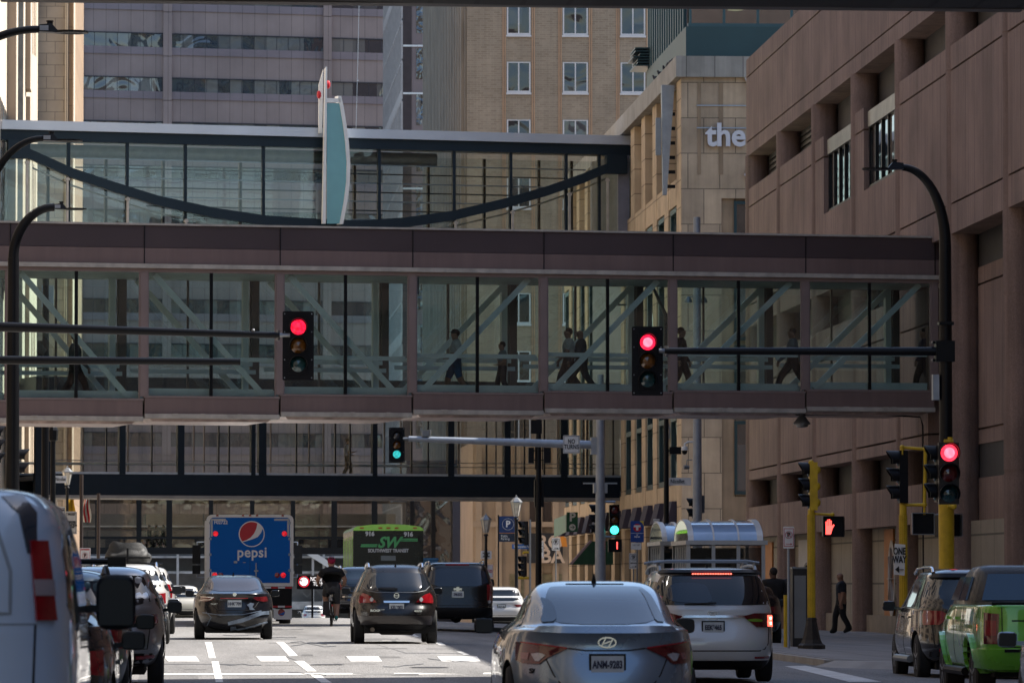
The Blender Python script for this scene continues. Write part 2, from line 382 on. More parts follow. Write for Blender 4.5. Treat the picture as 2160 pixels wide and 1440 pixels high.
poster(1585, 1632, .3, 2.9, orange, 'poster'); poster(1688, 1713, .4, 2.9, pale, 'poster'); poster(1869, 1888, -.1, 3.05, orange, 'poster')
for (pxc, zc, ry, rz_, m_) in ((1879, 1.5, .8, 1.2, pale), (1701, 1.6, 1.3, .5, ink)):
    yc = atX(pxc, 1200, BX+.4).y; q = MB()
    pts = [(BX+.43, yc+ry*math.cos(t*.3142), zc+rz_*math.sin(t*.3142)) for t in range(20)]
    inn = [(BX+.43, yc+ry*.72*math.cos(t*.3142), zc+rz_*.78*math.sin(t*.3142)) for t in range(20)]
    for k in range(20):
        j = (k+1) % 20; q.prism([pts[k], pts[j], inn[j], inn[k]], (-.02,0,0))
    for a in (0, .8, 1.6, 2.4): q.bar((BX+.42, yc-ry*.8*math.cos(a), zc-rz_*.8*math.sin(a)), (BX+.42, yc+ry*.8*math.cos(a), zc+rz_*.8*math.sin(a)), .02, .12, (1,0,0))
    q.build('poster_drawing', m_, brn)
# unseen tall block, added to shade the near vehicles
tw = bld('tower', 'tall unseen tower block added to shade the near end of the street', (34, 40, 0))
mb = MB(); mb.box(24.3, 44, -160, 86, -1, 46); mb.build('wall', brown, tw)
# ---------- tan sandstone building (right, middle)
TX = 20.5; TY = 219.0; TYF = 289
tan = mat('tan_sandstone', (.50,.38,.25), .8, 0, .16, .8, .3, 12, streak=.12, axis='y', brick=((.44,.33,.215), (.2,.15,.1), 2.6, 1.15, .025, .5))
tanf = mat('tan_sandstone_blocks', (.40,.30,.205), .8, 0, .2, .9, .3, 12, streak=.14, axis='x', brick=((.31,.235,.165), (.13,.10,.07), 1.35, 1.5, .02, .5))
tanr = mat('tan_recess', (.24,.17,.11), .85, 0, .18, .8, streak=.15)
cop = mat('stone_coping', (.27,.25,.225), .7, 0, .2, .8, streak=.2, axis='x', brick=((.25,.235,.21), (.1,.09,.08), 1.2, 50, .02, 0))
teal = mat('teal_frame', (.012,.035,.04), .4, 0, .1)
tealg = window_glass('teal_glass', (.012,.024,.028), (.10,.12,.12), .3, (1.5,2.4), 'y', .3)
tealx = window_glass('teal_glass_front', (.012,.024,.028), (.06,.08,.09), .3, (.7,2.4), 'x', .3)
tn = bld('sandstone_building', 'tan sandstone building with narrow dark windows and a sign reading the', (TX+5, TY, 0))
mb = MB()
mb.box(TX+.5, TX+14, TY+.3, TYF, -2, 22.7)
mb.box(TX, TX+14, TY, TY+.3, 17.6, 22.72)
fx = lambda px: atY(px, 600, TY).x
xr0, xr1, xr2 = fx(1522), fx(1549), fx(1584)
mb.box(TX, xr0, TY, TY+.3, -2, 17.6)
mb.box(xr2, TX+14, TY, TY+.3, -2, 17.6)
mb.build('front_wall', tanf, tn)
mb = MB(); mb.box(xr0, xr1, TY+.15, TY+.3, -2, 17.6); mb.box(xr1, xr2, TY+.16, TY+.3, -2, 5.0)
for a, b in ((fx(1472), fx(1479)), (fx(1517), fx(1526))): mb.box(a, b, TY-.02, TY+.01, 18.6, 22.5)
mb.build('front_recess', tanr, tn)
for z0, z1 in ((5.1, 8.2), (8.4, 11.4), (11.6, 14.4), (14.6, 17.5)):
    f = MB()
    f.box(xr1, xr1+.12, TY+.1, TY+.28, z0, z1); f.box(xr2-.12, xr2, TY+.1, TY+.28, z0, z1); f.box(xr1+.12, xr2-.12, TY+.1, TY+.28, z0, z0+.14); f.box(xr1+.12, xr2-.12, TY+.1, TY+.28, z1-.14, z1)
    w = f.build('window', teal, tn); g = MB(); g.box(xr1+.12, xr2-.12, TY+.2, TY+.24, z0+.14, z1-.14); g.build('pane', tealx, w)
nb = 12; pit = (TYF-TY)/nb
mb = MB(); mr = MB()
for k in range(nb):
    y0 = TY+.3+k*pit
    mb.box(TX, TX+.5, y0, y0+pit*.34, -2, 22.7)
    mb.box(TX+.18, TX+.5, y0+pit*.44, y0+pit*.56, 18.6, 22.7)
    mb.box(TX+.02, TX+.5, y0+pit*.34, y0+pit, 17.5, 18.6); mb.box(TX+.02, TX+.5, y0+pit*.34, y0+pit, 3.9, 5.55)
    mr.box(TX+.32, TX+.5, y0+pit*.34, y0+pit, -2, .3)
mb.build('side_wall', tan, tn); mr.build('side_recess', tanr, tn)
for k in range(nb):
    y0 = TY+.3+k*pit+pit*.36; y1 = TY+.3+(k+1)*pit-pit*.04
    f = MB(); f.box(TX+.06, TX+.24, y0, y0+.35, 5.6, 17.4); f.box(TX+.06, TX+.24, y1-.35, y1, 5.6, 17.4)
    for z in (5.58, 8.3, 11.3, 14.4, 17.2): f.box(TX+.03, TX+.28, y0+.35, y1-.35, z, z+.22)
    w = f.build('window', teal, tn); g = MB(); g.box(TX+.2, TX+.24, y0+.35, y1-.35, 5.6, 17.4); g.build('pane', tealg, w)
    g = MB(); g.box(TX+.2, TX+.24, y0, y1, .3, 3.5); g.build('shop_window', shop, tn)
mb = MB(); mb.box(TX-.25, TX+14.2, TY-.25, TY+.6, 22.72, 23.6); mb.box(TX-.25, TX+.6, TY+.6, TYF, 22.72, 23.6); mb.build('coping', cop, tn)
sm = mat('sign_letters', (.52,.52,.56), .5, 0, .05)
p = atY(1531, 287, TY-.14); text('sign_letters', 'the', .98, p, sm, tn, bold=.035, extr=.06, sx=.95)
mb = MB()
yy = TY-.16
P = lambda x, y: tuple(atY(x, y, yy))
mb.prism([P(1568,159), P(1572,157), P(1640,157), P(1610,212), P(1594,212)], (0,.1,0)); mb.prism([P(1594,335), P(1640,335), P(1620,378), P(1575,376), P(1570,368)], (0,.1,0)); mb.build('sign_emblem', sm, tn)
mb = MB(); mb.box(fx(1470), fx(1590), TY-.05, TY-.01, 20.55, 20.6); mb.box(fx(1470), fx(1590), TY-.05, TY-.01, 21.5, 21.55); mb.build('sign_rail', galv, tn)
awn = mat('awning_purple', (.035,.03,.05), .8, 0, .1)
for k in range(nb):
    y0 = TY+.3+k*pit+pit*.36; m_ = MB()
    m_.hexa([(TX-.42,y0,3.95),(TX,y0,3.95),(TX,y0+2.6,3.95),(TX-.42,y0+2.6,3.95),(TX-.2,y0,4.85),(TX,y0,4.85),(TX,y0+2.6,4.85),(TX-.2,y0+2.6,4.85)])
    m_.build('awning', awn, tn)
# blade sign
bs = root('blade_sign', 'grey tapering blade sign hanging on the corner of the sandstone building', 'sign', (20.2, 222, 20))
mb = MB(); mb.hexa([(19.92,221.2,17.9),(20.08,221.2,17.9),(20.08,221.6,17.9),(19.92,221.6,17.9),(19.86,221.2,22.6),(20.42,221.2,22.6),(20.42,221.6,22.6),(19.86,221.6,22.6)]); mb.build('panel', galv, bs)
mb = MB(); mb.box(19.62, 19.84, 221.25, 221.5, 19.6, 21.2); mb.build('lamp_box', greym, bs)
mb = MB()
for k in range(6): mb.box(20.1, 20.45, 221.3, 221.5, 18.2+k*.62, 18.34+k*.62)
mb.build('bracket', blackm, bs)
# teal penthouse on top
ph = bld('penthouse', 'teal glazed penthouse set on top of the sandstone building', (28, 226, 23.6))
mb = MB(); mb.box(20.85, 40, 220.6, 240, 23.6, 25.05); mb.box(20.85, 40, 220.6, 240, 28.4, 30); mb.build('wall', mat('teal_panel', (.02,.055,.06), .5, 0, .12, .5), ph)
mb = MB(); mb.box(21.3, 40, 223.5, 239.8, 25.05, 28.4); mb.build('inner_wall', mat('room_wall', (.06,.07,.07), .7, 0, .6, .35), ph)
f = MB()
for k in range(14): x = 21.0+k*1.45; f.box(x, x+.1, 220.7, 220.9, 25.05, 28.4)
f.box(20.95, 40, 220.65, 220.95, 25.05, 25.2)
for k in range(16): y = 222+k*1.15; f.box(20.86, 21.0, y, y+.3, 25.05, 28.4)
w = f.build('window', mat('teal_mullion', (.03,.075,.085), .4, 0, .1), ph)
g = MB(); g.box(21, 40, 220.78, 220.8, 25.2, 28.4); g.box(20.94, 20.96, 221, 240, 25.05, 28.4); g.build('pane', thin_glass('pent_glass', (.45,.55,.55), .25), w)
mb = MB(); mb.lathe([(.03,27.6),(.08,27.2),(.12,27.0),(.3,26.1),(.33,25.95),(.01,25.9)], atY(1551, 30, 222.3).xy.to_3d(), 16); mb.build('pendant_lamp', lampmat('warm_lamp', (.8,.6,.35), 1.0, .6), ph, 40)
lv = root('louvre_canopy', 'stack of thin teal louvre blades jutting over the sandstone parapet', 'canopy', (19.9, 240, 24))
for k in range(7):
    p = atY(1352+(k % 3)*5, 108+k*6, 240); mb = MB(); mb.box(p.x-.35-.1*(k % 2), p.x+.75, 239, 242, p.z, p.z+.07); mb.build('blade', teal, lv)
# pigeons on the coping
pg = None; pigm = mat('pigeon_feathers', (.05,.05,.06), .7, 0, .3, 20)
for k, (px, py) in enumerate(((1385,166),(1394,159),(1403,147),(1409,144),(1416,133),(1426,84))):
    p = atX(px, py, TX-.1); z = 23.6 if k < 5 else 25.05
    if k == 5: p = Vector((20.7, 222, 0)); z = 23.6
    if pg is None:
        pg = root('pigeon', 'dark pigeon sitting on the coping edge of the sandstone building', 'bird', (0,0,0), 'pigeons on the parapet')
        mb = MB(); mb.ball((0,0,.12), .09, (1.7,.9,.95)); mb.ball((-.13,0,.21), .045); mb.tube([(-.1,0,.15),(-.125,0,.2)], [.06,.04]); mb.hexa([(.1,-.03,.1),(.28,-.04,.06),(.28,.04,.06),(.1,.03,.1),(.1,-.03,.14),(.28,-.04,.08),(.28,.04,.08),(.1,.03,.14)]); mb.tube([(-.17,0,.21),(-.2,0,.2)], [.012,.004]); mb.tube([(0,.02,0),(0,.02,.07)], .01); mb.tube([(0,-.02,0),(0,-.02,.07)], .01)
        mb.build('body', pigm, pg, 60); o = pg
    else: o = dup(pg, (0,0,0))
    o.location = (TX-.12 if k < 5 else 20.7, p.y, z); o.rotation_euler = (0,0,.5*k)
# ---------- brick building
BY = 331; BXc = atY(985, 400, BY).x
brk = mat('tan_brick', (.29,.235,.175), .85, 0, .14, .5, .2, 20, axis='x', brick=((.23,.18,.13), (.30,.25,.19), .42, .14, .02, .5), streak=.1)
brks = mat('brick_side', (.27,.235,.19), .85, 0, .14, .5, streak=.25)
bk = bld('brick_building', 'tan brick office block with paired white framed windows above the glass skyway', (BXc+8, BY, 0))
mb = MB(); mb.box(BXc, 52, BY, BY+60, -4, 60); mb.build('wall', brk, bk)
mb = MB(); mb.box(BXc-.12, BXc-.01, BY+.3, BY+60, -4, 60)
for k in range(26): y = BY+1+k*2.2; mb.box(BXc-.34, BXc-.12, y, y+.9, 3, 60)
mb.build('side_wall', brks, bk)
q = MB()
for k in range(26):
    for j in range(14):
        y = BY+2.3+k*2.2; z = 3+j*3.7; q.box(BXc-.2, BXc-.125, y, y+.5, z, z+1.0)
q.build('side_window', black, bk)
stripe = mat('terracotta_stripe', (.42,.27,.17), .8, 0, .1, streak=.1)
wf = mat('white_window_frame', (.55,.55,.56), .5, 0, .05)
bg = window_glass('brick_win_glass', (.012,.018,.024), (.05,.06,.07), .3, (.9,3.7), 'x', .25, .4, .5)
z75 = atY(1094, 75, BY).z
for pxa, pxb in ((1069,1119),(1187,1240),(1309,1361)):
    xa, xb = atY(pxa, 200, BY).x, atY(pxb, 200, BY).x
    s_ = MB()
    for dx in (-.27,-.14): s_.box(xa+dx, xa+dx+.07, BY-.05, BY-.003, -3, 60)
    for dx in (.08,.21): s_.box(xb+dx, xb+dx+.07, BY-.05, BY-.003, -3, 60)
    s_.build('stripe', stripe, bk)
    for j in range(-7, 5):
        z0 = z75+j*3.69; z1 = z0+1.98
        if z0 < 1: continue
        f = MB()
        for a, b, c, d in ((xa,xa+.09,z0,z1),(xb-.09,xb,z0,z1),(xa+.09,xb-.09,z0,z0+.14),(xa+.09,xb-.09,z1-.06,z1),((xa+xb)/2-.04,(xa+xb)/2+.04,z0+.14,z1-.06)): f.box(a, b, BY-.07, BY-.02, c, d)
        f.box(xa-.05, xb+.05, BY-.12, BY-.072, z0-.1, z0+.02)
        w = f.build('window', wf, bk); g = MB(); g.box(xa+.05, xb-.05, BY-.04, BY-.03, z0+.05, z1-.03); g.build('pane', bg, w)
# ---------- striped tower + pink slab
pk = mat('pink_granite', (.34,.265,.24), .7, 0, .12, .25, .1, 20, streak=.06, axis='x', brick=((.32,.25,.23), (.17,.13,.12), 1.22, 60, .025, 0))
pkl = mat('pink_granite_band', (.26,.215,.225), .55, 0, .12, .25, axis='x', brick=((.25,.205,.215), (.14,.12,.12), 1.22, 60, .03, 0))
ST = bld('striped_tower', 'narrow pink tower with white banding between the pink slab and brick block', (18.5, 456, 0))
SY = 456; sx0 = atY(850, 400, SY).x; sx1 = atY(906, 400, SY).x
mb = MB(); mb.box(sx0, sx1+6, SY, SY+46, -4, 66); mb.build('wall', mat('tower_pink', (.22,.17,.165), .7, 0, .12, .3), ST)
f = MB()
for j in range(20):
    z = 1+j*3.55; f.box(sx0-.1, sx0-.01, SY, SY+46, z, z+.18)
    if j % 3 == 0: f.box(sx0-.12, sx0-.01, SY+.3, SY+46, z+.18, z+1.1)
for k in range(16): f.box(sx0-.14, sx0-.03, SY+k*3, SY+k*3+.3, 0, 66)
f.build('grid', mat('grid_white', (.5,.46,.44), .6, 0, .1), ST)
g = MB(); g.box(sx0-.02, sx0-.005, SY, SY+46, 0, 66); g.build('side_glass', window_glass('tower_side', (.05,.06,.08), (.2,.2,.2), .4, (3,3.5), 'y', .3), ST)
g = MB(); g.box(sx0, atY(868,400,SY).x, SY-.06, SY-.003, -3, 66); g.build('dark_strip', mat('tower_dark', (.05,.035,.035), .6), ST)
for j in range(12): z = atY(880, 198-j*100, SY).z; z -= 12.6; wb = MB(); wb.box(sx0, sx1-.1, SY-.12, SY-.061, z, z+.16); wb.build('white_band', white, ST)
tgx = window_glass('tower_win', (.015,.022,.03), (.15,.16,.17), .4, (.6,3), 'x', .6, 1.2)
for j in range(16):
    z = 1+j*4.05; g = MB(); g.box(atY(878,400,SY).x, atY(903,400,SY).x, SY-.05, SY-.02, z, z+2.7); g.build('window', tgx, ST)
# pink slab
pO = at(160, 900, 21.55); WP = Wall(pO, R(11))
PK = bld('granite_building', 'wide pink granite office slab with dark ribbon windows closing the street', (pO.x+15, pO.y+5, 0))
u0, u1 = WP.u_(160), WP.u_(830)
mb = WP.mb(); mb.box(u0-.2, u1+6, .02, 25, -4, 70); mb.build('wall', pk, PK)
pgx = window_glass('pink_win', (.015,.022,.032), (.16,.16,.15), .45, (1.22, 4.37), 'x', .45, .3, .8)
zt = WP.uz(175, 68)[1]; pitch = 4.37
segs = [(WP.u_(172), WP.u_(341)), (WP.u_(359), WP.u_(680)), (WP.u_(697), WP.u_(830))]
for j in range(-12, 4):
    z1 = zt+j*pitch; z0 = z1-1.3
    if z0 < 1: continue
    for a, b in segs:
        f = WP.mb(); n = max(1, round((b-a)/1.22))
        for k in range(n+1): x = a+(b-a)*k/n; f.box(x-.025, x+.025, -.05, -.01, z0, z1)
        f.box(a, b, -.16, -.01, z1, z1+.1)
        w = f.build('ribbon_window', mat('win_mullion', (.04,.04,.05), .5), PK)
        g = WP.mb(); g.box(a, b, -.03, -.012, z0, z1); g.build('pane', pgx, w)
        g = WP.mb(); g.box(a, b, -.1, -.012, z0-.75, z0-.01); g.build('sill_band', pkl, w)
for a, b in ((WP.u_(341), WP.u_(359)), (WP.u_(680), WP.u_(697)), (WP.u_(160), WP.u_(172))):
    g = WP.mb()
    for j in range(-13, 5): z = zt+2.2+j*pitch; g.box(a, b, -.35, .01, z, z+pitch-.06)
    g.build('pilaster', pk, PK)
# ---------- left buildings
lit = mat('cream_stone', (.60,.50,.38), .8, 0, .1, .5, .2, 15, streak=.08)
shaded_cream = mat('cream_stone_shaded', (.25,.19,.14), .8, 0, .1, .5)  # cream stone darkened to paint the shaded fronts of the fins
LX = -8.95
lb = bld('cream_building', 'sunlit cream stone facade with recessed bays at the left edge', (LX-3, 250, 0))
def zY(px): return abs(LX)*F/(410-px)
mb = MB(); mb.box(LX-8, LX, 226, 296, -3, 44); mb.build('wall', lit, lb)
mb = MB()
for k in range(9): y = 238+k*2.1; mb.box(LX, LX+.06, y, y+1.3, 14.5+(k % 2)*.5, 23.5)
mb.build('window', window_glass('left_win', (.04,.05,.06), (.2,.18,.15), .3, (1.3,3), 'y'), lb)
for (pa, pb, s, z0, z1, m_, nm) in ((18,32,44.5,2,34.5,shaded_cream,'fin'),(34,47,42,2,40,mat('grey_glass_fin', (.10,.11,.12), .3, .3, .3), 'fin'),(51,62,40,2,27,shaded_cream,'fin'),(33,62,40.2,27.3,44,shaded_cream,'fin')):
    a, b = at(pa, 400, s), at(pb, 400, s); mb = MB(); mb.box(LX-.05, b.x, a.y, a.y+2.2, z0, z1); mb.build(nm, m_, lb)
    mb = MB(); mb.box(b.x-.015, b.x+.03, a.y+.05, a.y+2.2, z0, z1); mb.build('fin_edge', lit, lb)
mb = MB()
for k in range(5):
    y = 281+k*2.6
    for z0, z1 in ((18,24.5),(30,36),(4,15.5)): mb.box(LX-.03, LX+.012, y, y+.9, z0+k*.2, z1)
mb.build('slit_window', mat('slit', (.12,.06,.03), .7), lb)
stn = mat('grey_stone_blocks', (.31,.27,.225), .8, 0, .14, .7, .25, 14, axis='x', brick=((.26,.225,.19), (.13,.115,.10), .98, .67, .018, .5))
sb = bld('stone_building', 'grey ashlar stone block with sunlit vertical ribs beside the cream facade', (-8, 297, 0))
S1, S2, S3, S4, S5 = [atY(x, 400, 297).x for x in (82, 137, 143, 153, 158)]
mb = MB(); mb.box(S1-6, S3, 297, 330, -3, 48); mb.build('wall', stn, sb)
mb = MB(); mb.box(S2, S2+.05, 296.7, 296.99, -3, 48); mb.box(S2+.09, S2+.14, 296.7, 296.99, -3, 48); mb.box(S4, S4+.05, 296.8, 300, -3, 48); mb.build('rib', lit, sb)
mb = MB(); mb.box(S3, S4, 297.05, 325, -3, 48); mb.build('recess_strip', mat('warm_strip', (.33,.23,.15), .8, 0, .1, axis='x', brick=((.3,.21,.14), (.2,.14,.1), 5, 1.5, .02, 0)), sb)
# ---------- shopfront block below the dark skyway
sf = bld('restaurant_building', 'beige restaurant front with black signboard behind the lamp posts', (18, 300, 0))
SFY = 300; X0, X1 = atY(997, 1200, SFY).x, TX+.3
beige = mat('beige_render', (.40,.30,.21), .85, 0, .14, .5, .3, 8, streak=.1)
mb = MB(); mb.box(X0, X1+3, SFY, SFY+14, -4, 9.5); mb.build('wall', beige, sf)
mb = MB()
for x in (1003, 1045, 1085, 1130, 1165): a = atY(x, 1100, SFY).x; mb.box(a, a+.35, SFY-.3, SFY, -4, 9.4)
mb.box(X0, X1, SFY-.35, SFY-.31, 4.6, 4.9); mb.build('pilaster', mat('beige_pilaster', (.36,.27,.19), .85, 0, .14, .5), sf)
p0, p1 = atY(1112, 1124, SFY-.5), atY(1187, 1187, SFY-.5)
mb = MB(); mb.box(p0.x, p1.x, SFY-.6, SFY-.36, p1.z, p0.z); mb.build('signboard', mat('sign_dark_board', (.02,.02,.024), .5), sf)
cream = mat('cream_letters', (.55,.42,.32), .6)
p = atY(1160, 1144, SFY-.62); text('sign_lettering', 'RO', .78, p, cream, sf, bold=.03)
p = atY(1165, 1173, SFY-.62); text('sign_lettering', 'BA', .82, p, cream, sf, bold=.03)
mb = MB(); a = atY(1180, 1134, SFY-.63); mb.prism([(a.x,SFY-.63,a.z+.3),(a.x+.35,SFY-.63,a.z+.3),(a.x+.45,SFY-.63,a.z-.5),(a.x+.15,SFY-.63,a.z-.5)], (0,.02,0)); mb.build('sign_flame', mat('sign_orange', (.6,.22,.03), .5), sf)
for a_, b_ in ((1075, 1105), (1140, 1185)): A, B = atY(a_, 1210, SFY), atY(b_, 1262, SFY); g = MB(); g.box(A.x, B.x, SFY-.1, SFY-.02, B.z, A.z); g.build('shop_window', mat('curtained_window', (.2,.17,.10), .5, 0, .3, 3), sf)
for a_, b_ in ((1117, 1136), (1146, 1162)): A, B = atY(a_, 1050, SFY), atY(b_, 1100, SFY); g = MB(); g.box(A.x, B.x, SFY-.1, SFY-.02, B.z, A.z); g.build('window', mat('brown_window', (.05,.035,.03), .4), sf)
dk = bld('dark_building', 'dark blue clad building with a glazed corner behind the green bus', (16, 330, 0))
a, b = atY(860, 1100, 322).x, atY(1003, 1100, 322).x
mb = MB(); mb.box(atY(955,1100,322).x, b+4, 322, 350, -4, 9); mb.box(a, b, 324, 350, -4, 1.2); mb.box(a, b, 324, 350, 6.8, 9); mb.build('wall', mat('dark_blue_cladding', (.025,.028,.045), .5, 0, .2, .4), dk)
mb = MB(); mb.box(a, atY(955,1100,322).x, 323.5, 323.6, 1.2, 6.8); mb.build('window', window_glass('dk_win', (.05,.045,.045), (.3,.26,.22), .5, (1.6,8), 'x', .15), dk)
mb = MB()
for x in (865, 910, 953): c = atY(x, 1100, 323).x; mb.box(c, c+.25, 323, 323.4, 0, 7)
mb.build('mullion', black, dk)
# green parking box sign + green awning
gp = mat('sign_green', (.015,.10,.045), .5); gpl = mat('sign_green_light', (.10,.20,.13), .5)
gs = root('parking_box_sign', 'green box sign with white letter P and arrows fixed on the sandstone wall', 'sign', (19.8, 258, 4))
a, b, c, d = at(1170,1095,40.3), at(1196,1092,43.5), at(1219,1075,43.5), 0
zt_, zb_ = at(1196,1084,43.5).z, at(1196,1121,43.5).z
mb = MB(); mb.box(b.x, c.x, b.y, b.y+.35, zb_, zt_+.1); mb.build('panel', gp, gs)
mb = MB(); mb.hexa([(a.x-.03,a.y,zb_-.1),(b.x-.03,b.y+.02,zb_),(b.x,b.y+.3,zb_),(a.x,a.y+.3,zb_-.1),(a.x-.03,a.y,zt_),(b.x-.03,b.y+.02,zt_),(b.x,b.y+.3,zt_),(a.x,a.y+.3,zt_)]); mb.build('side_panel', gpl, gs)
text('lettering', 'P', .42, ((b.x+c.x)/2, b.y-.02, zt_-.15), signw, gs, bold=.02)
mb = MB(); cx, cz = (b.x+c.x)/2, zb_+.22
mb.lathe([(.16,-.01),(.16,.0)], (cx, b.y-.01, cz), 18, 'y'); mb.build('arrow_disc', signw, gs)
mb = MB(); mb.bar((cx-.1,b.y-.03,cz),(cx+.08,b.y-.03,cz),.02,.03); mb.bar((cx,b.y-.03,cz+.08),(cx+.09,b.y-.03,cz),.02,.03); mb.bar((cx,b.y-.03,cz-.08),(cx+.09,b.y-.03,cz),.02,.03); mb.build('arrow', gp, gs)
ga = root('awning', 'dark green sloping awning over the corner shop door', 'awning', (19.5, 240, 3))
A, B = at(1207,1190,44), at(1310,1190,44.8); z0, z1 = at(1207,1190,44).z, at(1262,1140,44.5).z
xm = at(1258,1150,44.5).x
mb = MB(); mb.hexa([(A.x,A.y,z0),(B.x,A.y,z0),(B.x,A.y+2.5,z0),(A.x,A.y+2.5,z0),(xm,A.y,z1),(B.x,A.y,z1),(B.x,A.y+2.5,z1),(xm,A.y+2.5,z1)]); mb.build('canvas', mat('green_canvas', (.008,.045,.022), .8, 0, .1, 2, streak=.2), ga)
mb = MB(); mb.bar((A.x-.05,A.y+.3,z0+.03),(xm,A.y+.3,z1+.04),.6,.1); mb.build('edge', mat('mauve_canvas', (.25,.18,.2), .8), ga)

ol = bld('reflection_block', 'unseen brown block added at the near left for reflections and bounced light', (-14, 60, 0))  # unseen block, added for what the cars reflect and for warm bounce
mb = MB(); mb.box(-22, -9.6, -160, 225.5, -2, 38); mb.build('wall', mat('unseen_block_stone', (.26,.20,.15), .6, 0, .2, .4, axis='y', brick=((.24,.19,.14),(.1,.08,.06), 1.5, 3.6, .05, 0)), ol)
mb = MB()
for j in range(9):
    for k in range(24): mb.box(-9.62, -9.58, -150+k*15.4, -141+k*15.4, 2+j*3.9, 4.2+j*3.9)
mb.build('window', shop, ol)
# ================================================================== SKYWAYS
clear = thin_glass('skyway_glass', (.90,.975,.96), .075)
clear2 = thin_glass('skyway_glass_pale', (.90,.93,.92), .035, wav=.15)
clearr = thin_glass('skyway_glass_wavy', (.90,.91,.90), .05, wav=.15)
# ---------- the brown skyway
pl, pr = at(0, 700, 76.5), at(1980, 700, 73.2)
W1 = Wall(pl, math.atan2(pr.y-pl.y, pr.x-pl.x))
U = lambda px: W1.u_(px)
sk = root('skyway', 'brown panelled skyway with large windows and white diagonal braces over the street', 'skyway', (8, 147, 5.9))
bpan = mat('brown_panel', (.185,.13,.12), .45, .1, .1, .5, streak=.1); bdark = mat('dark_brown_panel', (.07,.05,.052), .45, .1, .1, .5)
btrim = mat('cream_trim', (.40,.37,.33), .5, 0, .2, 3, streak=.1); bfr = mat('brown_frame', (.21,.16,.15), .5, 0, .1)
wsteel = mat('white_steel', (.88,.92,.92), .45, 0, .08, 1)
ceilm = mat('skyway_ceiling', (.82,.85,.82), .7, 0, .1)
DW = 3.8
bays = [-263, 20, 303, 590, 870, 1147, 1420, 1700, 1973]
UB = [U(x) for x in bays]; UE = UB[-1]; U0 = UB[0]-8
zw = [6.40, 6.47, 6.55, 6.63, 6.72, 6.79, 6.84, 6.90]
for side, d0 in (('front', 0.0), ('back', DW)):
    sg = 1 if side == 'front' else -1
    A = W1.mb()
    A.box(U0, UE+.5, d0, d0+.35*sg, 10.66, 11.28); A.build('dark_fascia', bdark, sk)
    A = W1.mb(); A.box(U0, UE+.2, d0-.02*sg, d0+.35*sg, 10.22, 10.65); A.build('fascia', bpan, sk)
    A = W1.mb(); A.box(U0, UE+.2, d0-.10*sg, d0+.2*sg, 10.09, 10.21); A.build('top_trim', btrim, sk)
    A = W1.mb(); A.box(U0, UE+.2, d0, d0+.2*sg, 9.98, 10.085)
    for k, u in enumerate(UB): A.box(u-.10, u+.10, d0-.01*sg, d0+.2*sg, zw[min(k, 7)]-.02, 9.98)
    A.build('frame', bfr, sk)
A = W1.mb(); A.box(U0, UE+.3, -.05, DW+.05, 11.285, 11.34); A.build('roof_edge', btrim, sk)
A = W1.mb(); A.box(U0, UE+.3, .3, DW-.3, 9.98, 10.6); A.build('ceiling', ceilm, sk)
for k in range(1, len(UB)): A = W1.mb(); A.box(UB[k]-.012, UB[k]+.012, -.035, -.021, 10.22, 11.28); A.build('joint', black, sk)
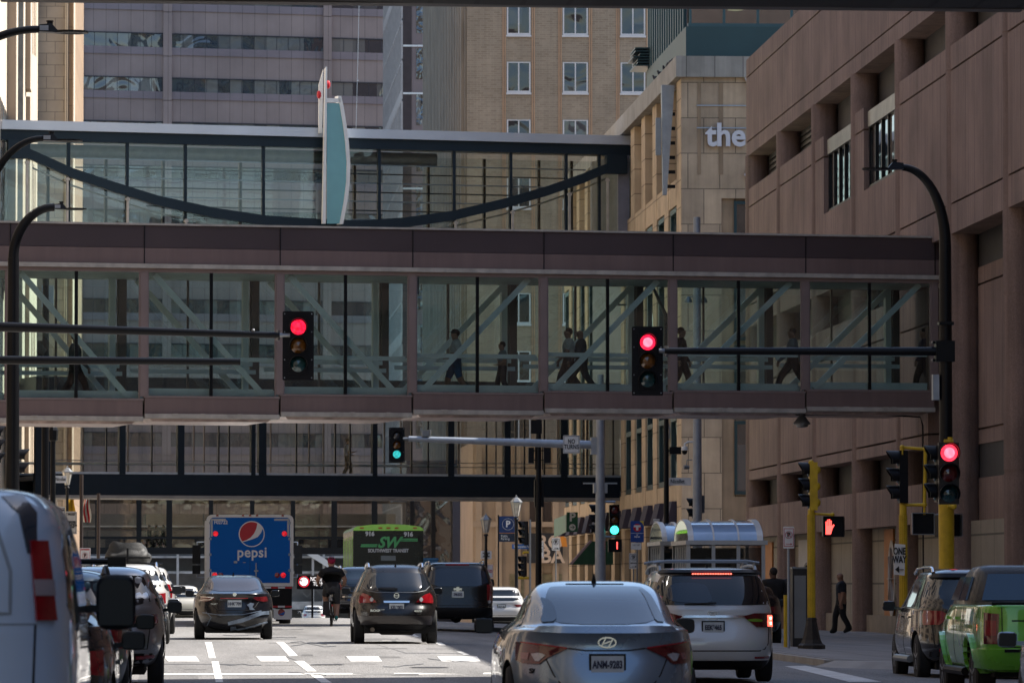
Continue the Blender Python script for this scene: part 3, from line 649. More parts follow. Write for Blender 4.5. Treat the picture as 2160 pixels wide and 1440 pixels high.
for k in range(len(UB)-1):
    a, b, z0 = UB[k], UB[k+1], zw[k]
    for e0, e1, sg in ((0, .3, 1), (DW, DW-.3, -1)):
        A = W1.mb(); A.box(a+.03, b-.03, e0, e1, z0-.50, z0-.06); A.build('sill_panel', bpan, sk)
        A = W1.mb(); A.box(a, b, e0-.01*sg, e0+.2*sg, z0-.055, z0)
        for x in (a+.10, b-.14): A.box(x, x+.04, e0+.02*sg, e0+.08*sg, z0-.01, 9.98)
        A.build('sill', bfr, sk)
        A = W1.mb(); A.box(a+.02, b-.02, e0-.08*sg, e0+.25*sg, z0-.62, z0-.50)
        for q in range(3): x = a+.5+random.random()*2.6; A.box(x, x+.12, e0-.1*sg, e0, z0-.53, z0-.49)
        A.build('drip_trim', btrim, sk)
    A = W1.mb(); A.box(a+.03, b-.03, .3, DW-.3, z0-.3, z0-.1); A.build('floor', mat('dark_carpet', (.03,.035,.04), .9), sk)
    A = W1.mb(); A.hexa([(a+.02,.0,z0-.63),(b-.02,.0,z0-.63),(b-.02,DW,z0-.63),(a+.02,DW,z0-.63),(a+.02,0,z0-.621),(b-.02,0,z0-.621),(b-.02,DW,z0-.621),(a+.02,DW,z0-.621)])
    A.build('soffit_edge', btrim, sk)
    A = W1.mb(); A.hexa([(a+.3,.3,z0-.70),(b-.3,.3,z0-.70),(b-.3,DW-.3,z0-.70),(a+.3,DW-.3,z0-.70),(a+.2,.2,z0-.632),(b-.2,.2,z0-.632),(b-.2,DW-.2,z0-.632),(a+.2,DW-.2,z0-.632)])
    A.build('soffit', mat('pink_soffit', (.42,.32,.29), .45, .1, .35, 2.5, streak=.2), sk)
    m = (a+b)/2-.02
    for d in (.06, DW-.08):
        A = W1.mb(); A.box(m-.045 if d < 1 else m-.03, m+.045 if d < 1 else m+.03, d-.04, d+.02, z0, 9.98); A.build('mullion', black if d < 1 else bfr, sk)
        A = W1.mb(); A.box(a+.1, b-.1, d+.03, d+.035, z0, 9.98); A.build('window_pane', clear, sk)
    down = k <= 3
    for d, w_ in ((.42, .26), (DW-.5, .24)):
        e = .35
        p, q = (W1.pt(a+e, d, 9.95), W1.pt(b-e, d, z0+.02)) if down else (W1.pt(a+e, d, z0+.02), W1.pt(b-e, d, 9.95))
        A = MB(); A.bar(p, q, .16, w_, (0,-1,0)); A.build('brace', wsteel, sk)
    A = W1.mb()
    for d in (.36, DW-.42):
        A.box(a+.12, b-.12, d, d+.05, z0+.02, z0+.22); A.box(a+.12, b-.12, d, d+.05, z0+.98, z0+1.10)
    A.box(a+.12, b-.12, DW-.9, DW-.86, z0+.74, z0+.86)
    A.build('rail', wsteel, sk)
    A = W1.mb(); A.box(b-.42, b-.25, DW-.5, DW-.3, z0, 9.98); A.build('post', wsteel, sk)
mb = MB(); p = W1.pt(U(1713), 1.0, 6.27); mb.lathe([(.07,0),(.07,-.10),(.11,-.16),(.2,-.28),(.25,-.34),(.25,-.38),(.18,-.39),(.17,-.45),(.05,-.47)], (p.x,p.y,6.3), 18)
fl = root('floodlight', 'small bell shaped dark lamp hanging under the brown skyway', 'lamp', (p.x,p.y,6.2)); mb.build('housing', greym, fl, 40)
A = W1.mb(); A.tube([(U(1700),1,6.2),(U(1880),1,6.22),(U(1955),.6,6.15),(U(1958),.5,5.9),(U(1958),.5,1.2)], .025, 6); A.build('conduit', black, sk)
A = W1.mb(); A.box(U(876), U(894), .6, 1.0, 9.5, 9.98); A.build('ceiling_unit', mat('blue_unit', (.12,.25,.35), .4), sk)
# ---------- arched glass skyway
aO, aE = at(10, 400, 45.9), at(1330, 400, 44.3)
W2 = Wall(aO, math.atan2(aE.y-aO.y, aE.x-aO.x))
def UZ(W, px, py): return W.uz(px, py)
ar = root('arched_skyway', 'glass skyway with a dark bowed arch beam and louvre rods', 'skyway', (5, 244, 15))
uL, uR = W2.u_(8), W2.u_(1330)
zT = UZ(W2, 670, 273)[1]; zG = UZ(W2, 670, 290)[1]; zB = UZ(W2, 670, 312)[1]
slate = mat('slate_steel', (.012,.022,.032), .5, .0, .1, .5, spec=.25)
A = W2.mb(); A.box(uL-.2, uR, -.25, 4.4, zG, zT+.05); A.build('gutter', mat('pale_gutter', (.50,.53,.58), .4, .3, .08, .5), ar)
A = W2.mb(); A.box(uL-.2, uR, -.1, .4, zB, zG-.005); A.box(uL-.2, uR, 3.8, 4.3, zB+.3, zG-.005); A.build('top_beam', slate, ar)
A = W2.mb(); A.box(uL, uR, .4, 3.8, zG-.25, zG-.01); A.build('ceiling', mat('arch_ceiling', (.10,.11,.12), .5, .2), ar)
A = W2.mb(); A.tube([(uL+1, 2.2, zG-.75), (uR-9, 2.2, zG-.75)], .32, 12); A.build('duct', galv, ar, 40)
zF = 16.95
A = W2.mb(); A.box(uL, uR, 0, 4.2, zF-.5, zF); A.build('floor', slate, ar)
A = W2.mb(); A.box(uL, uR, .05, .1, zF, zB); A.box(uL, uR, 4.0, 4.05, zF, zB); A.build('window_pane', clear2, ar)
arc = [(40,318),(70,330),(150,366),(240,396),(330,424),(450,450),(560,466),(680,474),(760,476),(850,470),(950,456),(1060,430),(1150,404),(1230,376),(1285,352)]
A = W2.mb(); pts = [UZ(W2, x, y) for x, y in arc]
for (a, z), (b, z2) in zip(pts, pts[1:]):
    h = .23
    A.hexa([(a,-.35,z-h),(b,-.35,z2-h),(b,-.02,z2-h),(a,-.02,z-h),(a,-.35,z+h),(b,-.35,z2+h),(b,-.02,z2+h),(a,-.02,z+h)])
a, z = UZ(W2, 1275, 352); b, z2 = UZ(W2, 1318, 335); A.box(a, b, -.4, .0, z-.35, zB)
a, z = UZ(W2, 14, 330); b, _ = UZ(W2, 60, 330); A.box(a, b, -.4, .0, z-.1, zB)
A.build('arch_beam', slate, ar)
A = W2.mb(); pe = pts[1:]
for (a, z), (b, z2) in zip(pe, pe[1:]): A.hexa([(a,.2,z-.55),(b,.2,z2-.55),(b,.26,z2-.55),(a,.26,z-.55),(a,.2,z-.47),(b,.2,z2-.47),(b,.26,z2-.47),(a,.26,z-.47)])
A.build('arch_trim', btrim, ar)
for px in (143, 267, 390, 555, 800, 958, 1078, 1195, 1265):
    u = W2.u_(px); A = W2.mb(); A.box(u-.07, u+.07, .0, .2, zF, zB); A.build('mullion', slate, ar); A = W2.mb(); A.box(u-.22, u-.1, 3.9, 4.1, zF, zB); A.build('mullion', slate, ar)
for px, y0 in ((55,335),(140,370),(267,412),(390,458),(958,462),(1078,440),(1198,402),(1278,372)):
    u, z = UZ(W2, px, y0); A = W2.mb(); A.box(u-.05, u+.05, -.3, -.2, zF, z-.1); A.box(u-.1, u+.1, -.32, -.18, z-.25, z-.15); A.build('hanger', btrim, ar)
for k in range(9):
    z = zB-.75-k*.43; A = W2.mb()
    A.box(W2.u_(160) if k < 3 else W2.u_(220+(k-3)*45), W2.u_(668), .3, .36, z, z+.06); A.box(W2.u_(735), W2.u_(1240-k*45), .3, .36, z, z+.06); A.build('rod', galv if k % 2 == 0 else slate, ar)
A = W2.mb(); A.box(W2.u_(1303), W2.u_(1327), -.1, 4.3, zF-1, zB); A.build('end_frame', mat('lavender_frame', (.20,.20,.24), .5), ar)
# fin
fn = root('sign_fin', 'tall white and turquoise glass fin rising through the arched skyway', 'fin', (5.7, 242, 15))
UF = lambda px, py: W2.uz(px+4, py, -.8)
A = W2.mb(); u0, z0 = UF(682, 472); u1, z1 = UF(685, 146)
A.hexa([(u0-.16,-.9,z0),(u0,-.9,z0),(u0,-.7,z0),(u0-.16,-.7,z0),(u1-.08,-.9,z1+.1),(u1,-.9,z1+.1),(u1,-.7,z1),(u1-.08,-.7,z1)])
A.build('white_blade', white, fn)
A = W2.mb(); ua = UF(671, 280)[0]; u0 -= .1; A.hexa([(ua,-.6,UF(671,280)[1]),(u0,-.6,UF(671,280)[1]),(u0,-.5,UF(671,280)[1]),(ua,-.5,UF(671,280)[1]),(ua,-.6,UF(671,178)[1]),(u0+.05,-.6,UF(671,146)[1]),(u0+.05,-.5,UF(671,146)[1]),(ua,-.5,UF(671,178)[1])]); A.build('white_plate', white, fn)
cur = [(713,203),(718,225),(724,262),(729,300),(732,345),(731,385),(726,425),(717,473)]
A = W2.mb(); cp = [UF(x, y) for x, y in cur]
for (a, z), (b, z2) in zip(cp, cp[1:]): A.hexa([(b-.13,-.9,z2),(b+.04,-.9,z2),(b+.04,-.3,z2),(b-.13,-.3,z2),(a-.13,-.9,z),(a+.04,-.9,z),(a+.04,-.3,z),(a-.13,-.3,z)])
A.box(u1, UF(713,203)[0], -.9, -.7, UF(700,216)[1], UF(700,208)[1]); A.build('curved_edge', white, fn)
A = W2.mb(); tq = [UF(x, y) for x, y in ((712,218),(717,240),(722,275),(726,320),(728,350),(726,390),(721,425),(712,472),(685,472),(685,218))]
A.prism([(u, -.85, z) for u, z in tq], (0,.05,0)); A.build('turquoise_panel', mat('turquoise_glass', (.10,.30,.34), .2, 0, .12, .6, coat=.5), fn)
for px, py, c_ in ((688,179,(-.3)),(669,200,.3)):
    u, z = UF(px, py); A = MB(); q = W2.pt(u, -.8, z); A.ball(q, .15, (.7,.6,1.3), 12); A.build('red_disc', mat('bright_red', (.6,.02,.03), .4), fn, 60)
cb = root('cable', 'thin white cable hanging vertically in front of the pink slab', 'cable', at(755, 100, 24)); A = MB(); A.tube([at(758, -20, 24), at(755, 120, 24), at(751, 272, 24)], .022, 6); A.build('wire', white, cb); A = MB(); A.ball(at(755,170,24), .06); A.build('clamp', white, cb)
# ---------- dark skyway
bO, bE = at(75, 900, 45.2), at(1310, 900, 43.6)
W3 = Wall(bO, math.atan2(bE.y-bO.y, bE.x-bO.x))
ds = root('dark_skyway', 'low dark steel skyway with clear glazing and thin rails, behind the brown one', 'skyway', (6, 247, 5))
uL, uR = W3.u_(75), W3.u_(1310)
zb, zc, ztp = W3.uz(640, 1046)[1], W3.uz(640, 1002)[1], W3.uz(640, 800)[1]
A = W3.mb(); A.box(uL, uR, 0, .5, zb, zc); A.box(uL, uR, 3.7, 4.2, zb, zc); A.build('edge_beam', navy, ds)
A = W3.mb(); A.box(uL, uR, -.03, 4.23, zb-.14, zb-.003); A.build('beam_flange', mat('grey_flange', (.20,.19,.18), .6, .2), ds)
A = W3.mb(); A.box(uL, uR, .5, 3.7, zc-.3, zc-.1); A.build('floor', greym, ds)
A = W3.mb(); A.box(uL, uR, -.1, 4.3, ztp-.7, ztp); A.build('roof', navy, ds)
A = W3.mb(); A.box(uL, uR, 0, .06, zc+.001, zc+.1); A.box(uL, uR, 3.9, 3.96, zc+.001, zc+.1); A.build('sill', galv, ds)
for a, b in ((75,115),(252,265),(375,389),(530,539),(546,562),(786,796),(945,958),(1064,1077),(1183,1197),(1262,1275)):
    A = W3.mb(); A.box(W3.u_(a), W3.u_(b), -.03, .3, zc+.001, ztp-.7); A.build('post', navy, ds)
for px in (226, 322, 463, 485, 627, 709, 740, 870, 905, 1028, 1108, 1150, 1240, 1295):
    u = W3.u_(px); A = W3.mb(); A.box(u-.035, u+.035, .1, .2, zc+.1, ztp-.7); A.build('mullion', black, ds)
    A = W3.mb(); A.box(u-.03-.25, u+.03-.25, 3.8, 3.9, zc+.1, ztp-.7); A.build('back_mullion', bfr, ds)
A = W3.mb(); A.box(uL, uR, .12, .14, zc+.1, ztp-.7); A.box(uL, uR, 3.85, 3.87, zc+.1, ztp-.7); A.build('window_pane', clearr, ds)
A = W3.mb(); A.box(uL, uR, .35, .4, zc+.42, zc+.46); A.box(uL, uR, .35, .4, zc+.62, zc+.66); A.build('rail', greym, ds)
A = W3.mb(); A.box(uL, W3.u_(1010), 3.5, 3.6, zc+.50, zc+.62); A.build('light_strip', mat('pale_rail', (.75,.75,.68), .4), ds)
A = W3.mb(); A.box(W3.u_(1310)+.02, W3.u_(1310)+.35, -.1, 4.3, zb, ztp+8); A.build('end_post', mat('blue_grey_post', (.16,.18,.22), .5, .2), ds)
# ---------- far glazed skyway
f4 = root('far_skyway', 'distant low skyway with tan tinted windows and walking people', 'skyway', (8, 428, 3))
Y4 = 428
x0, x1 = atY(128, 1100, Y4).x, atY(990, 1100, Y4).x
z = lambda py: atY(600, py, Y4).z
A = MB(); A.box(x0, x1, Y4, Y4+4, z(1168), z(1154)); A.box(x0, x1, Y4-.1, Y4+4.1, z(1136), z(1131)); A.build('floor_beam', black, f4)
A = MB(); A.box(x0, x1, Y4, Y4+4, z(1040), z(1000)); A.build('roof', mat('pale_roof', (.3,.27,.24), .6), f4)
A = MB(); A.box(x0, x1, Y4+3.9, Y4+4, z(1060), z(1040)); A.box(x0, x1, Y4+.2, Y4+.24, z(1118), z(1114)); A.build('rail', bfr, f4)
A = MB(); A.box(x0, x1, Y4+.1, Y4+.12, z(1154), z(1040)); A.box(x0, x1, Y4+3.7, Y4+3.72, z(1154), z(1040)); A.build('window_pane', thin_glass('far_glass', (.90,.86,.80), .05, wav=.08), f4)
for px, w_ in ((205,8),(293,10),(357,12),(445,9),(532,9),(618,9),(705,12),(790,12),(862,10),(915,9),(975,8)):
    A = MB(); u = atY(px, 1100, Y4).x; A.box(u-w_*.02, u+w_*.02, Y4-.05, Y4+.3, z(1154), z(1040)); A.build('post', black, f4)
bkm = mat('reflected_tan', (.34,.25,.18), .8, 0, .2, .3, axis='x', brick=((.20,.17,.15), (.12,.11,.10), 5.2, 30, .05, 0))
tb = bld('reflected_building', 'low tan wall standing in for the reflection in the distant skyway glass', (6, 470, 0))  # tan wall added behind the glass to stand for its reflection
A = MB(); A.box(-14, 24, 470, 480, -4, 7.6); A.build('wall', bkm, tb)
A = MB()
for k in range(9): A.box(-12+k*4, -10.2+k*4, 469.8, 469.98, -2, 5.5)
A.build('window', mat('tb_win', (.04,.04,.05), .2), tb)
# ---------- parking ramp closing the street
pr_ = bld('parking_ramp', 'grey open parking ramp with white railings closing the far end of the street', (5, 450, 0))
ry = 446
A = MB()
for py, h in ((1172,4),(1204,5),(1268,16),(1108,3)):
    zz = atY(600, py, ry).z; A.box(-11, 19, ry, ry+14, zz-h/24.3, zz)
A.build('deck', mat('pale_deck', (.42,.42,.42), .7, 0, .3, 1.5), pr_)
A = MB(); A.box(-11, 19, ry+3, ry+14, -4, 4.2); A.build('inner_wall', mat('ramp_dark', (.17,.17,.18), .8, 0, .5, .4), pr_)
A = MB(); A.bar(atY(642,1158,ry-.4), atY(722,1208,ry-.4), .5, .32, (0,1,0)); A.build('ramp_slab', white, pr_)
A = MB()
for px in (683, 660, 375, 300): A.box(atY(px,1150,ry).x-.1, atY(px,1150,ry).x+.1, ry-.3, ry-.1, -3.5, 4.0)
A.build('post', mat('pale_post', (.45,.45,.45), .6), pr_)
A = MB()
for k in range(20):
    x = -10+k*1.4; A.bar((x,ry-.15,.2),(x+.7,ry-.15,.95),.05,.05); A.bar((x+.7,ry-.15,.95),(x+1.4,ry-.15,.2),.05,.05)
A.build('truss', greym, pr_)
# ---------- near skyway overhead
nk = root('overhead_skyway', 'underside edge of a dark skyway crossing the top of the picture', 'skyway', (8, 52, 7.6))
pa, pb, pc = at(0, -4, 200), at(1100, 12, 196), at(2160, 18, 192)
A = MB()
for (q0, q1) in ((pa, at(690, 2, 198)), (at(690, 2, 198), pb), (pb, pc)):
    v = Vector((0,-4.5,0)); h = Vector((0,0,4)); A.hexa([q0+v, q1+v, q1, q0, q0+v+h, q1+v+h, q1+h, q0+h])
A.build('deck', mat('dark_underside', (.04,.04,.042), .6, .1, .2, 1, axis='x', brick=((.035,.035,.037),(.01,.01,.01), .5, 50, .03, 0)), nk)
A = MB(); dz = Vector((0,0,-.012)); fy = Vector((0,.3,0)); A.hexa([pa+dz, pc+dz, pc+dz+fy, pa+dz+fy, pa-dz*5, pc-dz*5, pc-dz*5+fy, pa-dz*5+fy]); A.build('edge_trim', mat('grey_trim', (.20,.18,.16), .5, .2, .2, 2), nk)
A = MB()
for x in (-14, 22): A.box(x, x+5, 50, 62, -1, 14)
A.build('end_support', bpan, nk)
# ================================================================== VEHICLES
def rrect(w, z0, z1, r, n=6):
    pts = []
    for cx, cz, a0 in ((w-r, z1-r, 0), (-w+r, z1-r, 90), (-w+.02, z0+.02, 180), (w-.02, z0+.02, 270)):
        rr = r if a0 < 180 else .02
        for k in range(n+1): a = R(a0+90*k/n); pts.append((cx+rr*math.cos(a), cz+rr*math.sin(a)))
    return pts
def cr(p0, p1, p2, p3, t):
    return .5*((2*p1)+(-p0+p2)*t+(2*p0-5*p1+4*p2-p3)*t*t+(-p0+3*p1-3*p2+p3)*t*t*t)
def car_paint(name, c, rough=.28, metal=.35, coat=1):
    if name in MATS: return MATS[name]
    m, t, o = nt(name); N = t.nodes; L = t.links
    b = N.new('ShaderNodeBsdfPrincipled'); L.new(b.outputs[0], o.inputs[0])
    b.inputs['Metallic'].default_value = metal; b.inputs['Coat Weight'].default_value = coat; b.inputs['Coat Roughness'].default_value = .03
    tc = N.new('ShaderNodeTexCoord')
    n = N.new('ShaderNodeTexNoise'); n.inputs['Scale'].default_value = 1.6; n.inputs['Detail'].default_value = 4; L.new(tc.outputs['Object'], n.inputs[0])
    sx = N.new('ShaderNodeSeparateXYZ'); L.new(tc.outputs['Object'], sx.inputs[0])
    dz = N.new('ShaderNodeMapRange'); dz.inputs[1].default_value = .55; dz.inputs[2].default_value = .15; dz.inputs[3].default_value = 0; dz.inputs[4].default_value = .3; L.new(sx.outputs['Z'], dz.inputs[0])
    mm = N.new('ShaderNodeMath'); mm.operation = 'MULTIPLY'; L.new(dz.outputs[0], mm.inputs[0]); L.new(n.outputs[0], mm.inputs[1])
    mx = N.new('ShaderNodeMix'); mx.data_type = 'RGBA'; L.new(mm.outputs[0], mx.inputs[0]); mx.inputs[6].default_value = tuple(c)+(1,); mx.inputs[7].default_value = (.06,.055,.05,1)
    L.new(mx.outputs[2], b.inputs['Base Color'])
    r = N.new('ShaderNodeMapRange'); r.inputs[3].default_value = rough-.06; r.inputs[4].default_value = rough+.12; L.new(n.outputs[0], r.inputs[0]); L.new(r.outputs[0], b.inputs['Roughness'])
    n2 = N.new('ShaderNodeTexNoise'); n2.inputs['Scale'].default_value = 2.2; L.new(tc.outputs['Object'], n2.inputs[0])
    bp = N.new('ShaderNodeBump'); bp.inputs['Strength'].default_value = .06; bp.inputs['Distance'].default_value = .02; L.new(n2.outputs[0], bp.inputs['Height']); L.new(bp.outputs[0], b.inputs['Coat Normal'])
    MATS[name] = m; return m
def glassmat(name, c=(.008,.011,.014), rough=.03):
    if name in MATS: return MATS[name]
    m, t, o = nt(name); b = t.nodes.new('ShaderNodeBsdfPrincipled'); t.links.new(b.outputs[0], o.inputs[0])
    b.inputs['Base Color'].default_value = tuple(c)+(1,); b.inputs['Roughness'].default_value = rough; b.inputs['IOR'].default_value = 1.6; MATS[name] = m; return m
cglass = glassmat('car_glass'); cglassb = glassmat('car_glass_blue', (.02,.032,.05))
tail = mat('tail_lamp_red', (.22,.004,.009), .12, 0, .2, 12, coat=1); taild = mat('tail_lamp_dark', (.10,.006,.01), .1, 0, .3, 10, coat=1)
clearl = mat('lamp_clear', (.45,.45,.47), .1, .2, .2, 20, coat=1)
brake = lampmat('brake_lit', (1,.10,.06), 2.2, .45); brakes = emat('brake_core', (1,.42,.35), 2.2)
tireside = rubber; rimm = mat('alloy_rim', (.35,.36,.38), .3, .8, .1)
platem = mat('plate_blue_white', (.50,.56,.60), .4, 0, .1, 12); platet = mat('plate_ink', (.02,.025,.06), .5)
archm = mat('wheel_well', (.006,.006,.006), .9)
gapm = mat('panel_gap', (.004,.004,.005), .6)
exh = mat('exhaust_metal', (.12,.10,.08), .4, .8, .3, 8)
class Car:
    def __init__(s, name, label, cat, layers, paintm, nr=4.5, nf=4.0, wheels=((.95, .34), (3.7, .34)), hw=None, ww=.22, N=72, sub=4, group=None, rim=rimm):
        s.root = root(name, label, cat, (0,0,0), group)
        L = [tuple(map(float, l)) for l in layers]; P = []
        for k in range(len(L)-1):
            a, b, c, d = L[max(k-1,0)], L[k], L[k+1], L[min(k+2, len(L)-1)]
            for j in range(sub): P.append([cr(a[i], b[i], c[i], d[i], j/sub) if True else 0 for i in range(4)])
        P.append(list(L[-1])); s.P = P
        mb = MB(); rings = []
        for z, w, r, f in P:
            mid = r+(f-r)*.5; h = (f-r)/2; ring = []
            for j in range(N):
                t = 2*math.pi*(j+.5)/N; c_, s_ = math.cos(t), math.sin(t); n = nf if s_ > 0 else nr
                x = w*math.copysign(abs(c_)**(2/n), c_); y = mid+h*math.copysign(abs(s_)**(2/n), s_)
                ring.append(mb.v((x, y, z)))
            rings.append(ring)
        for A, B in zip(rings, rings[1:]):
            for j in range(N): mb.f((A[j], A[(j+1)%N], B[(j+1)%N], B[j]))
        mb.f(rings[0][::-1]); mb.f(rings[-1])
        s.hw = max(p[1] for p in P); s.len = max(p[3] for p in P)
        body = mb.build('body', [paintm, archm], s.root); s.body = body
        # wheel arches
        if wheels:
            cut = MB()
            for wy, wr in wheels:
                cut.cyl((-s.hw-.2, wy, wr+.0), (-s.hw+.32, wy, wr), wr+.065, 28); cut.cyl((s.hw-.32, wy, wr), (s.hw+.2, wy, wr), wr+.065, 28)
            co = cut.build('cutter', archm); md = body.modifiers.new('b', 'BOOLEAN'); md.object = co; md.operation = 'DIFFERENCE'; md.solver = 'EXACT'
            bpy.context.view_layer.update()
            me = bpy.data.meshes.new_from_object(body.evaluated_get(bpy.context.evaluated_depsgraph_get()))
            body.modifiers.clear(); old = body.data; body.data = me; bpy.data.meshes.remove(old); bpy.data.objects.remove(co)
            me.materials.clear(); me.materials.append(paintm); me.materials.append(archm)
            for p in me.polygons:
                c = p.center; p.material_index = 0
                for wy, wr in wheels:
                    d = math.hypot(c.y-wy, c.z-wr)
                    if d < wr+.08 and (abs(p.normal.x) > .9 and abs(c.x) < s.hw-.25 or (abs(d-wr-.065) < .012 and abs(p.normal.x) < .3)): p.material_index = 1
        me = body.data
        for p in me.polygons: p.use_smooth = True
        me.set_sharp_from_angle(angle=R(32))
        s.bvh = BVHTree.FromPolygons([v.co.copy() for v in me.vertices], [tuple(p.vertices) for p in me.polygons])
        s.wheels = []
        for wy, wr in (wheels or ()):
            for sx in (-1, 1): s.wheel(sx, wy, wr, ww, rim)
    def wheel(s, sx, wy, wr, ww, rim):
        x1 = sx*(s.hw-.035); x0 = x1-sx*ww; o = min(x0, x1); n = 30
        mb = MB(); mb.lathe([(wr*.62, 0), (wr*.93, .004), (wr, .03), (wr, ww-.03), (wr*.93, ww-.004), (wr*.62, ww), (wr*.62, ww*.5), (wr*.62, 0)], (o, wy, wr), n, 'x')
        w = mb.build('wheel', rubber, s.root, 30)
        mb = MB(); xo = x1-sx*.03
        mb.lathe([(wr*.12, 0), (wr*.63, 0), (wr*.63, .03), (wr*.12, .03)], (min(xo-sx*.08, xo-sx*.05), wy, wr), 24, 'x')
        for k in range(5):
            a = 2*math.pi*k/5+.3; d = Vector((0, math.cos(a), math.sin(a))); c = Vector((xo, wy, wr))
            mb.bar(c+d*.03, c+d*wr*.6, .03, wr*.16, Vector((0,0,1)).cross(d) if False else (1,0,0))
        mb.lathe([(wr*.56, -.012), (wr*.64, -.012), (wr*.64, .012), (wr*.56, .012)], (xo, wy, wr), 24, 'x')
        mb.build('rim', rim, w, 30)
    def hit(s, u, z, d, ang=0):
        if d == 'rear':
            yr_ = 0
            if ang:
                l0 = s.bvh.ray_cast(Vector((u*.75, -6, z)), Vector((0,1,0)), 14)[0]; yr_ = l0.y if l0 else 0
            dirv = Vector((-math.sin(ang), math.cos(ang), 0)); o = Vector((u, yr_, z))-dirv*6
        elif d == 'top': dirv = Vector((0,0,-1)); o = Vector((u, z, 6))
        else:
            sx = -1 if d == 'left' else 1; dirv = Vector((-sx, 0, 0)); o = Vector((sx*6, u, z))
        loc, nr_, i, dist = s.bvh.ray_cast(o, dirv, 14)
        if loc is None: loc, nr_, i, dist = s.bvh.find_nearest(o+dirv*(6 if d != 'top' else 4.5))
        if nr_.dot(dirv) > 0: nr_ = -nr_
        return loc, nr_
    def patch(s, name, poly, m, d='rear', off=.006, thick=.02, res=.07, rnd=0, mirror=False, parent=None, ang=0, smooth=40, single=False, **kw):
        pls = [poly]
        for _ in range(rnd):
            q = []
            for a, b in zip(pls[0], pls[0][1:]+pls[0][:1]): q += [(a[0]*.8+b[0]*.2, a[1]*.8+b[1]*.2), (a[0]*.2+b[0]*.8, a[1]*.2+b[1]*.8)]
            pls[0] = q
        out = []
        sides = [(1, d, ang)]
        if mirror:
            if d in ('rear', 'top'): sides.append((-1, d, -ang))
            else: sides.append((1, 'right' if d == 'left' else 'left', 0))
        for sg, dd, an in sides:
            bm = bmesh.new(); vs = [bm.verts.new((p[0]*sg, p[1], 0)) for p in pls[0]]; bm.faces.new(vs)
            xs = [p[0]*sg for p in pls[0]]; zs = [p[1] for p in pls[0]]
            for ax, lo, hi in ((0, min(xs), max(xs)), (1, min(zs), max(zs))):
                n = int((hi-lo)/res)
                for k in range(1, n+1):
                    c = lo+(hi-lo)*k/(n+1); co = (c,0,0) if ax == 0 else (0,c,0); no = (1,0,0) if ax == 0 else (0,1,0)
                    bmesh.ops.bisect_plane(bm, geom=bm.verts[:]+bm.edges[:]+bm.faces[:], plane_co=co, plane_no=no)
            if thick:
                top = bm.faces[:]; r = bmesh.ops.extrude_face_region(bm, geom=top); nv = set(v for v in r['geom'] if isinstance(v, bmesh.types.BMVert))
            else: nv = set()
            for v in bm.verts:
                loc, n_ = s.hit(v.co.x, v.co.y, dd, an)
                v.co = loc+n_*(off if v not in nv else off-thick)
            bmesh.ops.recalc_face_normals(bm, faces=bm.faces)
            me = bpy.data.meshes.new(name); bm.to_mesh(me); bm.free(); me.materials.append(m)
            o = finish(me, name, parent or s.root, smooth); out.append(o)
        return out
    def strip(s, name, pts, w, m, d='rear', off=.003, parent=None, closed=False, mirror=False, ang=0, h=.0):
        for sg, dd in ([(1, d)]+([(-1, d) if d == 'rear' else (1, 'right' if d == 'left' else 'left')] if mirror else [])):
            mb = MB(); P = []
            pp = pts+[pts[0]] if closed else pts
            for a, b in zip(pp, pp[1:]):
                n = max(1, int(math.hypot(b[0]-a[0], b[1]-a[1])/.05))
                for k in range(n): P.append((a[0]+(b[0]-a[0])*k/n, a[1]+(b[1]-a[1])*k/n))
            P.append(pp[-1]); rows = []
            for k, (x, z) in enumerate(P):
                a, b = P[max(k-1,0)], P[min(k+1,len(P)-1)]; dx, dz = b[0]-a[0], b[1]-a[1]; l = math.hypot(dx, dz) or 1; nx, nz_ = -dz/l*w/2, dx/l*w/2
                row = []
                for q in (-1, 1):
                    loc, n_ = s.hit((x+nx*q)*sg, z+nz_*q, dd, ang*sg); row.append((loc+n_*off, loc-n_*.01))
                rows.append(row)
            for r0, r1 in zip(rows, rows[1:]):
                i = [mb.v(r0[0][0]), mb.v(r0[1][0]), mb.v(r1[1][0]), mb.v(r1[0][0]), mb.v(r0[0][1]), mb.v(r0[1][1]), mb.v(r1[1][1]), mb.v(r1[0][1])]
                for f in ((0,1,2,3),(0,3,7,4),(1,5,6,2)): mb.f([i[j] for j in f])
            mb.build(name, m, parent or s.root)
    def plate(s, x, z, body_, frame=black, w=.305, h=.152, fr=.02, tilt=0):
        loc, n = s.hit(x, z, 'rear'); y = loc.y-.02
        mb = MB(); mb.box(x-w/2-fr, x+w/2+fr, y, y+.03, z-h/2-fr, z+h/2+fr); p = mb.build('number_plate', frame, s.root)
        mb = MB(); mb.box(x-w/2, x+w/2, y-.006, y-.001, z-h/2, z+h/2); mb.build('plate_face', platem, p)
        text('plate_lettering', body_, h*.46, (x, y-.009, z-.008), platet, p, bold=.004, extr=.002, sx=.64*8/max(7,len(body_)))
